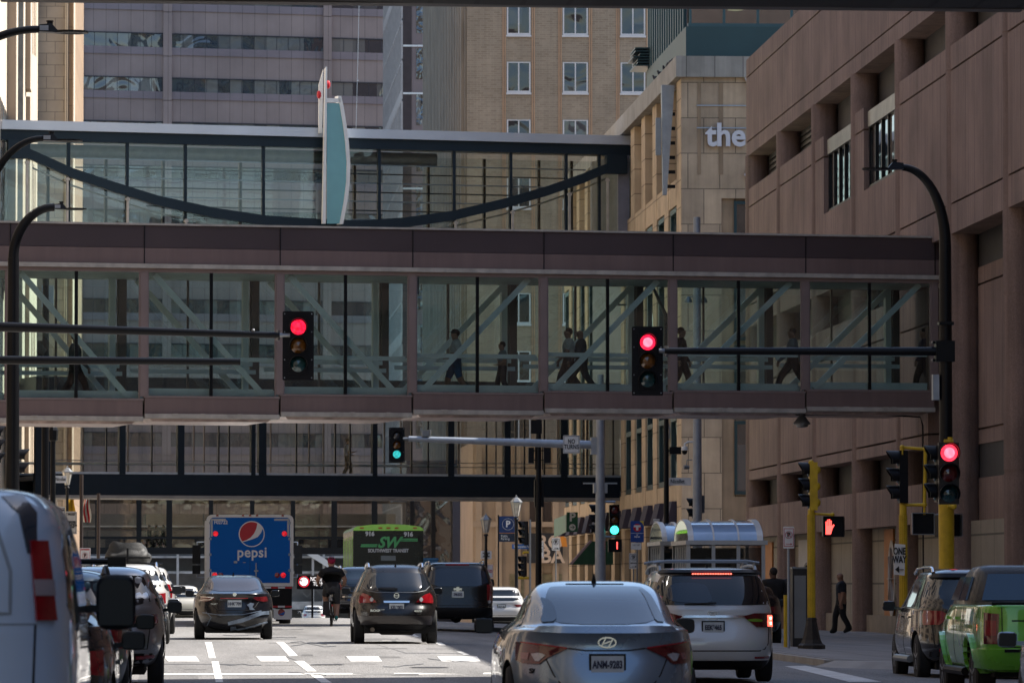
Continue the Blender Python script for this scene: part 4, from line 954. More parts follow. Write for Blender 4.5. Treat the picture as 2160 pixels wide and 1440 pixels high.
    def mirror(s, y, z, m=black, w=.2, h=.15, out=.2, both=True, sides=(-1, 1)):
        for sx in sides:
            loc, n = s.hit(y, z, 'left' if sx < 0 else 'right'); x0 = loc.x
            mb = MB(); st = len(mb.V); cx = x0+sx*(.06+w/2)
            mb.ball((0,0,0), 1, (w/2, .09, h/2), 16)
            for i in range(st, len(mb.V)):
                v = mb.V[i]; q_ = lambda a, b: math.copysign(b*min(1, abs(a)/b)**.5, a)
                v = Vector((q_(v.x, w/2), v.y, q_(v.z, h/2)))
                v = Vector((cx+v.x, y+(v.y if v.y > 0 else v.y*.35), z+.05+v.z)); mb.V[i] = v
            a = Vector((x0-sx*.03, y, z)); mb.hexa([a+Vector((0,-.03,-.02)), Vector((cx,y-.02,z-.0)), Vector((cx,y+.03,z-.0)), a+Vector((0,.05,-.02)), a+Vector((0,-.03,.03)), Vector((cx,y-.02,z+.04)), Vector((cx,y+.03,z+.04)), a+Vector((0,.05,.03))])
            o = mb.build('wing_mirror', m, s.root, 50)
            g = MB(); g.prism([(cx+a, y-.040, z+.05+b) for a, b in rrect(w*.42, -h*.41, h*.41, h*.16, 4)], (0,.004,0)); g.build('mirror_glass', mat('mirror_dark', (.012,.014,.018), .3, 0, .1, spec=.3), o)
    def antenna(s, y, z, h=.08):
        mb = MB(); mb.hexa([(-.03,y-.03,z-.02),(.03,y-.03,z-.02),(.02,y+.15,z-.02),(-.02,y+.15,z-.02),(-.006,y-.035,z+h),(.006,y-.035,z+h),(.006,y,z+h),(-.006,y,z+h)]); mb.build('antenna', black, s.root)
    def rails(s, x, y0, y1, z, m=greym):
        for sx in (-1, 1):
            mb = MB(); mb.tube([(sx*x,y0,z-.06),(sx*x,y0+.1,z+.01),(sx*x,y0+.3,z+.035),(sx*x,(y0+y1)/2,z+.045),(sx*x,y1-.25,z+.02),(sx*x,y1,z-.06)], [.035,.03,.022,.022,.022,.035], 8); mb.build('roof_rail', m, s.root, 50)
    def under(s, y0, y1, z0, z1, w):
        mb = MB(); mb.box(-w, w, y0, y1, z0, z1); mb.build('underbody', archm, s.root)
    def sides(s, zb, zt, ys, m=cglass, pil=.07, taper=(.0,.0)):      # side windows from pillar positions
        for a, b in zip(ys, ys[1:]):
            pl = [(a+pil/2, zb), (b-pil/2, zb), (b-pil/2-(taper[1] if b == ys[-1] else 0), zt), (a+pil/2+(taper[0] if a == ys[0] else 0), zt)]
            s.patch('side_window', pl, m, 'left', off=.004, thick=.012, res=.14, mirror=True, rnd=1)
    def place(s, X, Y, dz=0, rz=0):
        s.root.location = (X, Y, gz(X, Y)+dz); s.root.rotation_euler = (0,0,rz); return s
def placeS(c, px, s_, rz=0, dz=0):
    p = at(px, 1230, s_); return c.place(p.x, p.y, dz, rz)
def ring_emblem(c, x, z, r, kind, m=chrome):
    loc, n = c.hit(x, z, 'rear'); y = loc.y-.012; mb = MB()
    if kind == 'oval':
        for k in range(20):
            a, b = 2*math.pi*k/20, 2*math.pi*(k+1)/20; mb.bar((x+r*1.5*math.cos(a),y,z+r*.85*math.sin(a)),(x+r*1.5*math.cos(b),y,z+r*.85*math.sin(b)),.014,.012,(0,1,0))
        for sx in (-1,1): mb.bar((x+sx*.035-.02,y,z-r*.7),(x+sx*.035+.02,y,z+r*.7),.012,.018,(0,1,0))
        mb.bar((x-.03,y,z-.012),(x+.03,y,z+.012),.012,.016,(0,1,0))
    elif kind == 'ring':
        for k in range(18):
            a, b = 2*math.pi*k/18, 2*math.pi*(k+1)/18; mb.bar((x+r*math.cos(a),y,z+r*math.sin(a)),(x+r*math.cos(b),y,z+r*math.sin(b)),.014,.016,(0,1,0))
        mb.bar((x-r*1.1,y-.004,z),(x+r*1.1,y-.004,z),.012,.022,(0,1,0))
    elif kind == 'H':
        for sx in (-1,1): mb.bar((x+sx*r*.35,y,z-r*.5),(x+sx*r*.55,y,z+r*.55),.014,.018,(0,1,0)); mb.bar((x+sx*r*.85,y,z-r*.8),(x+sx*r,y,z+r*.8),.012,.014,(0,1,0))
        mb.bar((x-r*.4,y,z),(x+r*.4,y,z),.014,.018,(0,1,0))
        for sz in (-1,1): mb.bar((x-r*.95,y,z+sz*r*.8),(x+r*.95,y,z+sz*r*.8),.012,.014,(0,1,0))
    elif kind == 'bow':
        mb.box(x-r*1.4, x+r*1.4, y, y+.015, z-r*.35, z+r*.35); mb.box(x-r*.5, x+r*.5, y-.002, y+.015, z-r*.75, z+r*.75)
    else:
        mb.lathe([(r,0),(r*.9,-.012),(.01,-.012)], (x,y,z), 16, 'y')
    mb.build('emblem', m, c.root)

# ---- 1. silver-blue sedan, right foreground
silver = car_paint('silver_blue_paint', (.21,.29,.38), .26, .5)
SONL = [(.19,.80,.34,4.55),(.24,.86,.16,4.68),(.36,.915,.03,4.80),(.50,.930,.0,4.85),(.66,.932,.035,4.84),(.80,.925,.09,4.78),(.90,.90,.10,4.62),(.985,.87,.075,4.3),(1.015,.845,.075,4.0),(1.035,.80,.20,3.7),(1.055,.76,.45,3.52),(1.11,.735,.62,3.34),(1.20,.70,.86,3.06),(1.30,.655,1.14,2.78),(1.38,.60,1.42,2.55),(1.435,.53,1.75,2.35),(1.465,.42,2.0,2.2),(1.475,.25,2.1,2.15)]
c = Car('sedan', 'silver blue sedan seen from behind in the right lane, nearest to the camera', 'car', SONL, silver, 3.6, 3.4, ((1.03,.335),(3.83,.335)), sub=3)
c.patch('rear_window', [(-.60,1.065),(.60,1.065),(.475,1.40),(.40,1.425),(-.40,1.425),(-.475,1.40)], glassmat('sky_glass', (.06,.085,.12)), rnd=2, off=.004, res=.06)  # reflected sky is put into the pale blue glass colour
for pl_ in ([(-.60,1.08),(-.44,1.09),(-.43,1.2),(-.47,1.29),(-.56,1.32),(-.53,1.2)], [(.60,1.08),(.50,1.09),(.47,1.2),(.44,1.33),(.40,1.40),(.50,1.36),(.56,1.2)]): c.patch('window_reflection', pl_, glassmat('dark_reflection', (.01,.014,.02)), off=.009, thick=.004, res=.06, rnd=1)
c.patch('roof_seam', [(-.28,1.442),(.28,1.442),(.28,1.447),(-.28,1.447)], black, res=.08)
c.sides(1.0, 1.33, [1.15, 2.0, 2.95, 3.7], cglass, taper=(.3,.5))
tl = c.patch('tail_lamp', [(.36,.845),(.60,.875),(.84,.90),(.93,.90),(.93,.73),(.84,.70),(.66,.695),(.57,.755)], taild, off=.012, res=.05, mirror=True, ang=.35)
for o, sg in zip(tl, (1,-1)):
    c.patch('lens', [(sg*.585,.78),(sg*.65,.80),(sg*.74,.79),(sg*.70,.725),(sg*.66,.72)], clearl, off=.018, res=.04, parent=o, ang=.35*sg)
    c.patch('lens', [(sg*.76,.80),(sg*.86,.80),(sg*.86,.745),(sg*.78,.735)], mat('lamp_pink', (.30,.12,.12), .15, coat=1), off=.018, res=.04, parent=o, ang=.35*sg)
    c.strip('lamp_edge', [(sg*.38,.848),(sg*.62,.878),(sg*.86,.90)], .012, mat('lamp_edge_red', (.4,.02,.03), .2), parent=o, off=.02, ang=.35*sg)
c.strip('boot_seam', [(-.57,.755),(-.50,.60),(-.44,.52),(-.38,.505),(.38,.505),(.44,.52),(.50,.60),(.57,.755)], .012, gapm)
c.strip('boot_seam', [(-.36,.845),(-.2,.825),(.2,.825),(.36,.845)], .014, gapm)
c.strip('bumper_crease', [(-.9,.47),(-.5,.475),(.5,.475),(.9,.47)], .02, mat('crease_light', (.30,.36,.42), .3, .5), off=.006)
c.patch('spoiler_lip', [(-.66,1.002),(.66,1.002),(.62,1.022),(-.62,1.022)], silver, off=.035, thick=.04)
c.plate(0, .70, 'ANM-9283', w=.305, fr=.02); ring_emblem(c, 0, .90, .055, 'oval')
text('badge', 'SONATA', .045, (-.71+.16, c.hit(-.68,.635,'rear')[0].y-.035, .632), black, c.root, rz=R(-13), sx=1.4, bold=.003, extr=.01)
c.mirror(3.3, .98, black); c.antenna(1.95, 1.455, .09); c.under(.3, 4.5, .16, .4, .7)
placeS(c, 1282, 226, R(-.5), .05)
# ---- 2. white minivan
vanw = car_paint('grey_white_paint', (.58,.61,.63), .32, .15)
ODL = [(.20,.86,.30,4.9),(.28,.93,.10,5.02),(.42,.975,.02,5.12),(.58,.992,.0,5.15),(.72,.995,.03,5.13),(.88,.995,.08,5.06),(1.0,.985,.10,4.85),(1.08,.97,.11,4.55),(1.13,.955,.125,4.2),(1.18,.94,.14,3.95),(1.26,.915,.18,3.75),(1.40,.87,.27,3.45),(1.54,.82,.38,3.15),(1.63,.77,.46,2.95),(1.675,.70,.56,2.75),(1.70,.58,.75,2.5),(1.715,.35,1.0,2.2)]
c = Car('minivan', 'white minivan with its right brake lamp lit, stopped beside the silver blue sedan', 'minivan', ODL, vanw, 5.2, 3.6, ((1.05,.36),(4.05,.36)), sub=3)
c.patch('rear_window', [(-.87,1.15),(.87,1.15),(.88,1.2),(.76,1.55),(.66,1.60),(-.66,1.60),(-.76,1.55),(-.88,1.2)], cglass, off=.006, rnd=2)
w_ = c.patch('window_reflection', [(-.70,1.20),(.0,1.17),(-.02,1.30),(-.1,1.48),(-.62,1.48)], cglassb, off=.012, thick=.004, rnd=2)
c.patch('roof_spoiler', [(-.74,1.605),(.74,1.605),(.70,1.64),(-.70,1.64)], black, off=.05, thick=.06)
bl = c.patch('high_brake_lamp', [(-.30,1.605),(.30,1.605),(.30,1.628),(-.30,1.628)], mat('brake_base', (.2,.01,.01), .3), off=.056)[0]
mb = MB(); y = c.hit(0,1.61,'rear')[0].y-.07
for k in range(16): mb.box(-.285+k*.038, -.285+k*.038+.024, y, y+.004, 1.609, 1.625)
mb.build('led', emat('led_red', (1,.12,.08), 3), bl)
c.patch('chrome_bar', [(-.96,.975),(-.5,1.0),(.5,1.0),(.96,.975),(.96,.955),(.5,.965),(-.5,.965),(-.96,.955)], chrome, off=.02, res=.08)
tl = c.patch('tail_lamp', [(.45,.985),(.62,1.03),(.96,1.035),(.985,1.0),(.98,.82),(.66,.825),(.56,.90)], taild, off=.022, res=.05, mirror=True, ang=.25)
c.patch('lit_lens', [(.86,1.0),(.97,1.0),(.975,.83),(.86,.835)], brake, off=.03, res=.04, parent=tl[0], ang=.25)
for z in (.955, .88): c.patch('lamp_core', [(.895,z+.022),(.945,z+.022),(.945,z-.022),(.895,z-.022)], brakes, off=.034, thick=.01, res=.05, rnd=2, parent=tl[0], ang=.25)
c.patch('lit_lens', [(-.90,1.0),(-.97,1.0),(-.975,.83),(-.90,.835)], brake, off=.03, res=.04, parent=tl[1], ang=-.25)
c.patch('green_reflection', [(.50,.935),(.66,.95),(.76,.93),(.74,.90),(.56,.905)], mat('lime_reflection', (.18,.35,.03), .2, coat=1), off=.03, res=.05, rnd=1, parent=tl[0], ang=.25)  # lime patch painted on as a reflection in the tail lamp
c.plate(0, .825, 'EEK*465'); ring_emblem(c, 0, 1.0, .07, 'H')
c.strip('tailgate_seam', [(-.86,.82),(-.84,.58),(-.78,.50),(-.7,.475),(.7,.475),(.78,.50),(.84,.58),(.86,.82)], .016, gapm)
c.patch('bumper_insert', [(-.8,.20),(.8,.20),(.84,.33),(-.84,.33)], blackm, off=.01); c.patch('reflector', [(.62,.36),(.86,.36),(.86,.395),(.62,.39)], tail, off=.012, mirror=True)
c.sides(1.12, 1.50, [.35, 1.5, 2.6, 3.7], cglass, taper=(.1,.45)); c.rails(.72, .9, 3.3, 1.70); c.antenna(1.1, 1.70, .07)
for y in (1.15, 2.9):
    mb = MB(); mb.tube([(-.8,y,1.78),(-.6,y,1.81),(.6,y,1.81),(.8,y,1.78)], .022, 8); mb.tube([(-.74,y,1.79),(-.72,y,1.72)], .03, 8); mb.tube([(.74,y,1.79),(.72,y,1.72)], .03, 8); mb.build('cross_bar', greym, c.root, 40)
mb = MB(); mb.bar((.05,c.hit(.05,1.17,'rear')[0].y-.05,1.185),(-.42,c.hit(-.42,1.21,'rear')[0].y-.03,1.165),.02,.02); mb.build('wiper', black, c.root)
c.mirror(3.9, 1.12, vanw); c.under(.3, 4.8, .2, .5, .75)
placeS(c, 1505, 142, R(-.3), .03)
# ---- 3. black crossover
blk = car_paint('black_brown_paint', (.005,.0045,.005), .24, .0, .2)
ROL = [(.26,.74,.34,4.4),(.32,.82,.16,4.52),(.44,.875,.04,4.60),(.56,.895,.0,4.64),(.70,.90,.03,4.63),(.82,.895,.12,4.55),(.95,.885,.15,4.35),(1.04,.86,.18,4.0),(1.09,.835,.20,3.75),(1.16,.80,.24,3.55),(1.28,.745,.36,3.28),(1.42,.68,.52,2.98),(1.53,.61,.66,2.75),(1.59,.54,.78,2.55),(1.63,.42,1.05,2.3),(1.645,.25,1.3,2.1)]
c = Car('crossover', 'black crossover with large red tail lamps in the middle lane', 'car', ROL, blk, 3.8, 3.4, ((.92,.355),(3.60,.355)), sub=3)
c.patch('rear_window', [(-.66,1.13),(-.40,1.08),(.40,1.08),(.66,1.13),(.70,1.17),(.60,1.42),(.50,1.47),(-.50,1.47),(-.60,1.42),(-.70,1.17)], glassmat('tint_glass', (.01,.014,.02)), off=.006, rnd=2, res=.06)
c.strip('window_chrome', [(-.70,1.19),(-.60,1.10),(-.40,1.065),(.40,1.065),(.60,1.10),(.70,1.19)], .012, greym, off=.012)
tl = c.patch('tail_lamp', [(.41,.86),(.50,.95),(.62,1.02),(.74,1.05),(.82,1.0),(.86,.88),(.84,.84)], tail, off=.02, res=.05, mirror=True, ang=.4)
for o, sg in zip(tl, (1,-1)): c.patch('lens', [(sg*(.52+.04*math.cos(a)), .915+.045*math.sin(a)) for a in [k*.628*(1) for k in range(10)]], clearl, off=.03, res=.06, parent=o, ang=.4*sg)
c.patch('chrome_handle', [(-.27,.89),(.27,.89),(.26,.845),(-.26,.845)], chrome, off=.03, thick=.04); c.plate(0, .76, 'KEL*003', fr=.012)
ring_emblem(c, 0, 1.0, .05, 'ring'); c.patch('wiper', [(-.38,1.115),(.0,1.10),(.03,1.14),(-.36,1.145)], black, off=.05, thick=.03, rnd=1)
text('badge', 'ROGUE', .045, (-.40, c.hit(-.4,.70,'rear')[0].y-.012, .69), chrome, c.root, sx=1.4, bold=.003); text('badge', 'SL AWD', .035, (.40, c.hit(.4,.70,'rear')[0].y-.012, .68), chrome, c.root, sx=1.4, bold=.003)
c.patch('bumper', [(-.87,.44),(-.7,.40),(-.3,.43),(.3,.43),(.7,.40),(.87,.44),(.87,.56),(.7,.585),(-.7,.585),(-.87,.56)], car_paint('brown_black_bumper', (.03,.025,.024), .3, .2, .4), off=.012, res=.07)
c.patch('bumper_lower', [(-.6,.29),(.6,.29),(.66,.40),(-.66,.40)], blackm, off=.012)
mb = MB(); mb.tube([(-.5,.0,.30),(-.5,.3,.30)], .045, 16); mb.tube([(-.5,-.003,.30),(-.5,.02,.30)], .034, 16); mb.build('exhaust_tip', exh, c.root, 40)
mb = MB(); mb.tube([(-.36,.45,.27),(-.3,.45,.27),(.34,.45,.27),(.4,.45,.27)], [.05,.085,.085,.05], 14); mb.build('muffler', exh, c.root, 40)
c.strip('hatch_seam', [(-.52,.89),(-.50,.62),(.50,.62),(.52,.89)], .01, gapm)
c.sides(1.08, 1.42, [.55, 1.3, 2.3, 3.3], cglass, taper=(.2,.4)); c.rails(.56, .8, 3.0, 1.63, chrome); c.antenna(.9, 1.60, .07); c.mirror(3.2, 1.04, blk); c.under(.3, 4.3, .22, .5, .66)
placeS(c, 837, 102, R(-.3))
# ---- 4. black sedan with crumpled rear
blk2 = car_paint('black_blue_paint', (.004,.005,.008), .2, .0, .28)
KIL = [(.20,.74,.32,4.3),(.27,.82,.12,4.45),(.40,.875,.02,4.56),(.55,.893,.0,4.6),(.70,.893,.03,4.58),(.84,.88,.07,4.45),(.93,.86,.07,4.2),(1.01,.82,.055,3.9),(1.03,.79,.12,3.65),(1.06,.75,.34,3.42),(1.13,.71,.56,3.15),(1.22,.67,.80,2.9),(1.32,.61,1.08,2.62),(1.39,.54,1.4,2.4),(1.425,.42,1.75,2.2),(1.435,.25,1.9,2.1)]
c = Car('sedan', 'black sedan with dented rear bumper driving behind the blue delivery truck', 'car', KIL, blk2, 3.4, 3.4, ((.95,.33),(3.65,.33)), sub=3)
c.patch('rear_window', [(-.58,1.075),(.58,1.075),(.49,1.33),(.44,1.355),(-.44,1.355),(-.49,1.33)], glassmat('warm_glass', (.035,.03,.03)), off=.005, rnd=1)
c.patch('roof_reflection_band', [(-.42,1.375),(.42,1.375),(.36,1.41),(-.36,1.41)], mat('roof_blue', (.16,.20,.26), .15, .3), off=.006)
c.patch('lit_bar', [(-.30,.93),(.30,.93),(.30,.912),(-.30,.912)], mat('bar_red', (.45,.01,.02), .2, coat=1), off=.02)
tl = c.patch('tail_lamp', [(.42,.92),(.5,.95),(.80,.955),(.84,.86),(.7,.84),(.52,.87)], taild, off=.014, res=.05, mirror=True, ang=.35)
c.strip('lamp_edge', [(-.78,.95),(-.44,.945),(-.54,.885),(-.68,.885),(-.80,.86)], .014, chrome, off=.03, ang=-.2, parent=tl[1])
c.plate(.01, .80, 'HHK*709', black, fr=.01); ring_emblem(c, .01, 1.0, .045, 'disc', chrome)
c.strip('boot_seam', [(-.56,.86),(-.45,.72),(-.36,.655),(.36,.655),(.46,.72),(.56,.86)], .014, gapm)
dent_glint = mat('scuff_and_reflection', (.14,.18,.24), .3, .3, .4, 6)
c.patch('dented_panel', [(-.14,.40),(-.13,.33),(.2,.40),(.60,.55),(.82,.56),(.80,.64),(.56,.62),(.22,.49)], dent_glint, off=.02, res=.06); c.strip('crease', [(-.08,.19),(.2,.25),(.5,.33),(.74,.39)], .03, dent_glint, off=.012); c.strip('crease', [(-.7,.6),(-.3,.55),(.2,.56),(.6,.64)], .018, dent_glint, off=.008); c.strip('crease', [(-.6,.3),(-.5,.5),(-.62,.62)], .014, dent_glint, off=.008)
c.patch('reflection', [(.28,.77),(.36,.82),(.44,.80),(.40,.72),(.46,.66),(.34,.66),(.33,.72)], dent_glint, off=.008, thick=.01)  # bluish patch painted on as a reflection beside the plate
text('badge', 'FORTE', .035, (-.42, c.hit(-.42,.79,'rear')[0].y-.012, .79), chrome, c.root, sx=1.3)
c.sides(1.02, 1.29, [1.1, 1.9, 2.8, 3.5], cglass, taper=(.3,.45)); c.antenna(1.7, 1.41, .08); c.mirror(3.15, .97, blk2); c.under(.3, 4.2, .15, .4, .62)
placeS(c, 494, 95.5, R(.3))
# ---- 5. big black suv
blk3 = car_paint('black_paint_gloss', (.004,.005,.006), .24, .0, .15)
SUL = [(.36,.86,.22,5.2),(.42,.94,.08,5.3),(.56,.985,.0,5.38),(.70,1.0,.02,5.4),(.95,1.015,.07,5.36),(1.10,1.02,.09,5.2),(1.18,1.01,.10,4.6),(1.24,1.0,.11,4.2),(1.34,.97,.15,3.95),(1.50,.92,.23,3.6),(1.68,.86,.33,3.25),(1.79,.80,.42,3.0),(1.85,.72,.55,2.8),(1.88,.60,.8,2.5),(1.89,.4,1.1,2.2)]
c = Car('suv', 'large black boxy suv with chrome badge right of the black crossover', 'car', SUL, blk3, 6.0, 4.4, ((1.05,.40),(4.05,.40)), sub=3, ww=.26)
c.patch('rear_window', [(-.86,1.24),(.86,1.24),(.75,1.72),(-.75,1.72)], glassmat('blueish_glass', (.02,.03,.045)), off=.006, rnd=1)
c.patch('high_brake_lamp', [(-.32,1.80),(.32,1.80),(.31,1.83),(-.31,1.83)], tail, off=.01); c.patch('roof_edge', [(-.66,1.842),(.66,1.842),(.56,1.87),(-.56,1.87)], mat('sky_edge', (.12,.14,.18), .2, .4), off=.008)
c.patch('tail_lamp', [(.82,1.28),(.97,1.30),(1.0,1.2),(1.0,.86),(.83,.86)], tail, off=.02, mirror=True, ang=.3)
c.patch('reverse_lamp', [(.85,.855),(.97,.855),(.97,.78),(.86,.78)], clearl, off=.02, mirror=True, ang=.3)
c.plate(0, 1.02, '298.835', chrome, fr=.006); ring_emblem(c, 0, 1.16, .08, 'bow', chrome)
c.patch('bumper', [(-.95,.42),(.95,.42),(.98,.66),(-.98,.66)], blackm, off=.03); c.strip('tailgate_seam', [(-.82,.72),(-.84,1.2)], .014, gapm, mirror=True); c.strip('tailgate_seam', [(-.82,.72),(.82,.72)], .014, gapm)
c.sides(1.24, 1.70, [.5, 1.7, 2.8, 3.8], cglass, taper=(.08,.35)); c.rails(.74, .8, 3.4, 1.87, chrome); c.mirror(3.7, 1.28, blk3, w=.24, h=.22)
mb = MB(); mb.tube([(-.5,1.1,.40),(.5,1.1,.40)], .06, 8); mb.ball((0,1.1,.40), .16); mb.build('axle', archm, c.root); c.under(.3, 5.0, .38, .6, .8)
placeS(c, 966, 78, R(-.2))
# ---- generic shapes for the rest of the traffic
def suv_layers(L, W, H, g=.3, deck=1.0, slope=.35, y0=0):
    h = W/2
    return [(g,h*.84,.28,L-.4),(g+.06,h*.93,.12,L-.2),(g+.18,h*.975,.02,L-.03),(g+.32,h,.0,L),(.78,h,.02,L-.02),(.92,h*.99,.08,L-.15),(deck,h*.98,.10,L-.5),(deck+.06,h*.96,.12,L-.95),(deck+.12,h*.935,.15,L-1.15),(deck+.22,h*.90,.2,L-1.35),(H-.30,h*.83,.2+slope*.5,L-1.65),(H-.14,h*.76,.2+slope*.8,L-1.85),(H-.06,h*.68,.25+slope,L-2.1),(H-.015,h*.5,.5+slope,L-2.35),(H,h*.3,.9+slope,L-2.6)]
def generic(name, label, paintm, L=4.7, W=1.86, H=1.68, deck=1.02, tl=None, wr=.35, lamp=tail, glassm=cglass, plate=None, railm=None, nr=4.5, group=None, mz=None, mirror_m=None):
    c = Car(name, label, 'car', suv_layers(L, W, H, deck=deck), paintm, nr, 3.8, ((.95,wr),(L-1.0,wr)), sub=3, N=56)
    h = W/2
    c.patch('rear_window', [(-h*.80,deck+.08),(h*.80,deck+.08),(h*.70,H-.17),(h*.6,H-.13),(-h*.6,H-.13),(-h*.70,H-.17)], glassm, rnd=1, res=.12)
    c.patch('tail_lamp', tl or [(h*.55,deck-.02),(h*.97,deck+.02),(h*.98,deck-.2),(h*.66,deck-.17)], lamp, off=.015, res=.09, mirror=True, ang=.35)
    c.patch('bumper', [(-h*.9,.34),(h*.9,.34),(h*.95,.5),(-h*.95,.5)], blackm, off=.012, res=.15)
    c.strip('tailgate_seam', [(-h*.78,deck-.2),(-h*.74,.56),(h*.74,.56),(h*.78,deck-.2)], .014, gapm)
    c.sides(deck+.06, H-.22, [.5, 1.4, 2.4, L-1.35], cglass, taper=(.15,.4))
    for y in (1.42, 2.42, L-1.32): c.strip('door_seam', [(y,.4),(y,deck+.02)], .01, gapm, 'left', mirror=True)
    for y in (1.6, 2.6): c.patch('door_handle', [(y,deck-.12),(y+.2,deck-.12),(y+.2,deck-.09),(y,deck-.09)], paintm, 'left', off=.03, thick=.03, mirror=True)
    if plate: c.plate(0, deck-.16, plate)
    if railm: c.rails(h*.68, .8, L-1.8, H-.02, railm)
    c.mirror(L-1.55, deck+.02, mirror_m or paintm, w=.22, h=.17); c.under(.3, L-.4, .2, .5, h*.7)
    return c
# ---- left queue
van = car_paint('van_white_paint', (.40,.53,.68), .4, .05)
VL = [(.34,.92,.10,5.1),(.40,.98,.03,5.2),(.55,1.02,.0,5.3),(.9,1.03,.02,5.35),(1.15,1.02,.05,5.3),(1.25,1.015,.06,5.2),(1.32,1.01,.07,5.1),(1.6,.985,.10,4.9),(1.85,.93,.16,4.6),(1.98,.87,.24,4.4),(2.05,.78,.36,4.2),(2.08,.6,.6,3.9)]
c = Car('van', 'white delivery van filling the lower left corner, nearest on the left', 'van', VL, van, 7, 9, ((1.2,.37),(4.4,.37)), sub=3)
c.patch('rear_window', [(-.80,1.28),(-.08,1.28),(-.08,1.86),(-.68,1.86)], cglass, off=.006, rnd=1); c.strip('panel_crease', [(.08,1.36),(.66,1.36),(.66,1.6),(.56,1.90),(.3,1.96),(.08,1.96)], .02, mat('van_crease', (.2,.25,.3), .5), closed=True)
c.patch('tail_lamp', [(.78,1.77),(.90,1.77),(.96,1.32),(.82,1.32)], tail, off=.02, mirror=True, ang=.3); c.patch('reverse_lamp', [(.80,1.55),(.93,1.55),(.94,1.46),(.81,1.46)], mat('lamp_grey', (.30,.26,.28), .2, coat=1), off=.028, mirror=True, ang=.3)
c.patch('window_surround', [(.60,2.02),(.70,1.925),(.752,1.70),(.80,1.70),(.795,1.93),(.712,2.035)], mat('van_navy', (.012,.025,.04), .25, coat=1), off=.01)
c.strip('door_seam', [(0,.6),(0,1.95)], .014, gapm); c.strip('door_seam', [(.78,.6),(.80,1.3)], .012, gapm, mirror=True); c.strip('door_seam', [(-.8,1.30),(.8,1.30)], .01, mat('van_crease', (.2,.25,.3), .5))
c.sides(1.30, 1.82, [.5, 1.9, 3.2, 4.2], cglass, taper=(.1,.4)); c.mirror(4.2, 1.36, black, w=.26, h=.36); c.under(.3,4.8,.3,.6,.8)
placeS(c, -228, 375, R(0), -.03)
c = generic('sedan', 'dark grey car mostly hidden ahead of the white van at the lower left', car_paint('dark_grey_paint', (.03,.033,.038), .25, .5), 4.6, 1.84, 1.45, .92, mirror_m=black); placeS(c, 10, 252, 0)
c = generic('suv', 'teal blue suv with black roof bars behind the white van on the left', car_paint('teal_blue_paint', (.05,.11,.14), .3, .5), 4.6, 1.86, 1.66, 1.0, railm=black, mirror_m=black, glassm=cglassb)
for y in (1.1, 2.4): mb = MB(); mb.tube([(-.75,y,1.74),(.75,y,1.74)], .03, 8); mb.build('cross_bar', black, c.root)
mb = MB(); mb.box(.66,.86,1.0,1.3,1.68,1.78); mb.build('rack_foot', black, c.root); placeS(c, 92, 198, 0)
c = generic('suv', 'metallic grey suv with large dark tail lamp on the left side', car_paint('grey_metal_paint', (.26,.28,.30), .28, .7), 4.8, 1.92, 1.72, 1.06, lamp=taild, tl=[(.40,.98),(.62,1.03),(.93,1.05),(.95,.92),(.74,.84),(.5,.9)], mirror_m=black)
c.patch('lit_lens', [(.78,1.0),(.90,1.01),(.92,.92),(.80,.9)], tail, off=.025, mirror=True, ang=.3); c.patch('reflector', [(.55,.42),(.8,.44),(.8,.48),(.55,.46)], tail, off=.02, mirror=True); placeS(c, 203, 151, 0)
c = generic('sedan', 'silver sedan between the grey suv and the white suv with roof bag', car_paint('silver_paint', (.3,.31,.33), .3, .6), 4.7, 1.84, 1.46, .94); placeS(c, 238, 122, 0)
wpt = car_paint('pearl_white_paint', (.55,.55,.54), .3, .1)
c = generic('suv', 'white suv carrying a black soft cargo bag on its roof', wpt, 4.8, 1.9, 1.66, 1.04, railm=chrome, mirror_m=black); placeS(c, 262, 103, 0); WSUV = c
c = generic('suv', 'white suv with lit red lamps farthest forward in the left queue', wpt, 4.6, 1.86, 1.66, 1.02, tl=[(.6,1.05),(.75,1.22),(.85,1.2),(.93,1.0),(.92,.86),(.7,.9)], lamp=tail, mirror_m=black); placeS(c, 290, 87, 0)
bagm = mat('bag_fabric', (.03,.03,.028), .6, 0, .3, 4, .8, 6)
bag = root('roof_bag', 'lumpy black soft roof bag strapped on top of the white suv', 'cargo bag', WSUV.root.location+Vector((.05, 1.9, 1.68)))
B = bag.location; mb = MB(); n = 14
rows = []
for j in range(9):
    t = j/8; row = []
    hw = .47; z = B.z+.37*min(1, t*1.12)**.8
    for k in range(24):
        a = 2*math.pi*k/24; w = hw*(1-.42*t**2.2) if t < 1 else .12; y = .6*(1-.42*t**2.2) if t < 1 else .15
        e = .5; x_ = w*math.copysign(abs(math.cos(a))**e, math.cos(a)); y_ = y*math.copysign(abs(math.sin(a))**e, math.sin(a))
        nn = noise.noise(Vector((x_*4, y_*4, t*3)))*.14
        row.append(mb.v((B.x+x_*(1+nn), B.y+y_*(1+nn), z+nn*.8*t)))
    rows.append(row)
for a, b in zip(rows, rows[1:]):
    for k in range(24): mb.f((a[k], a[(k+1)%24], b[(k+1)%24], b[k]))
mb.f(rows[0][::-1]); mb.f(rows[-1]); mb.build('bag', bagm, bag, 50)
mb = MB(); mb.box(B.x-.47, B.x+.47, B.y-.62, B.y-.59, B.z+.09, B.z+.12); mb.box(B.x-.02, B.x+.02, B.y-.64, B.y-.6, B.z+.02, B.z+.3); mb.build('strap', black, bag)
text('lettering', 'THULE', .05, (B.x+.22, B.y-.625, B.z+.22), mat('grey_letters', (.3,.3,.3), .5), bag)
mb = MB()
for y in (-.5,.5): mb.tube([(B.x-.72,B.y+y,B.z-.02),(B.x+.72,B.y+y,B.z-.02)], .02, 8)
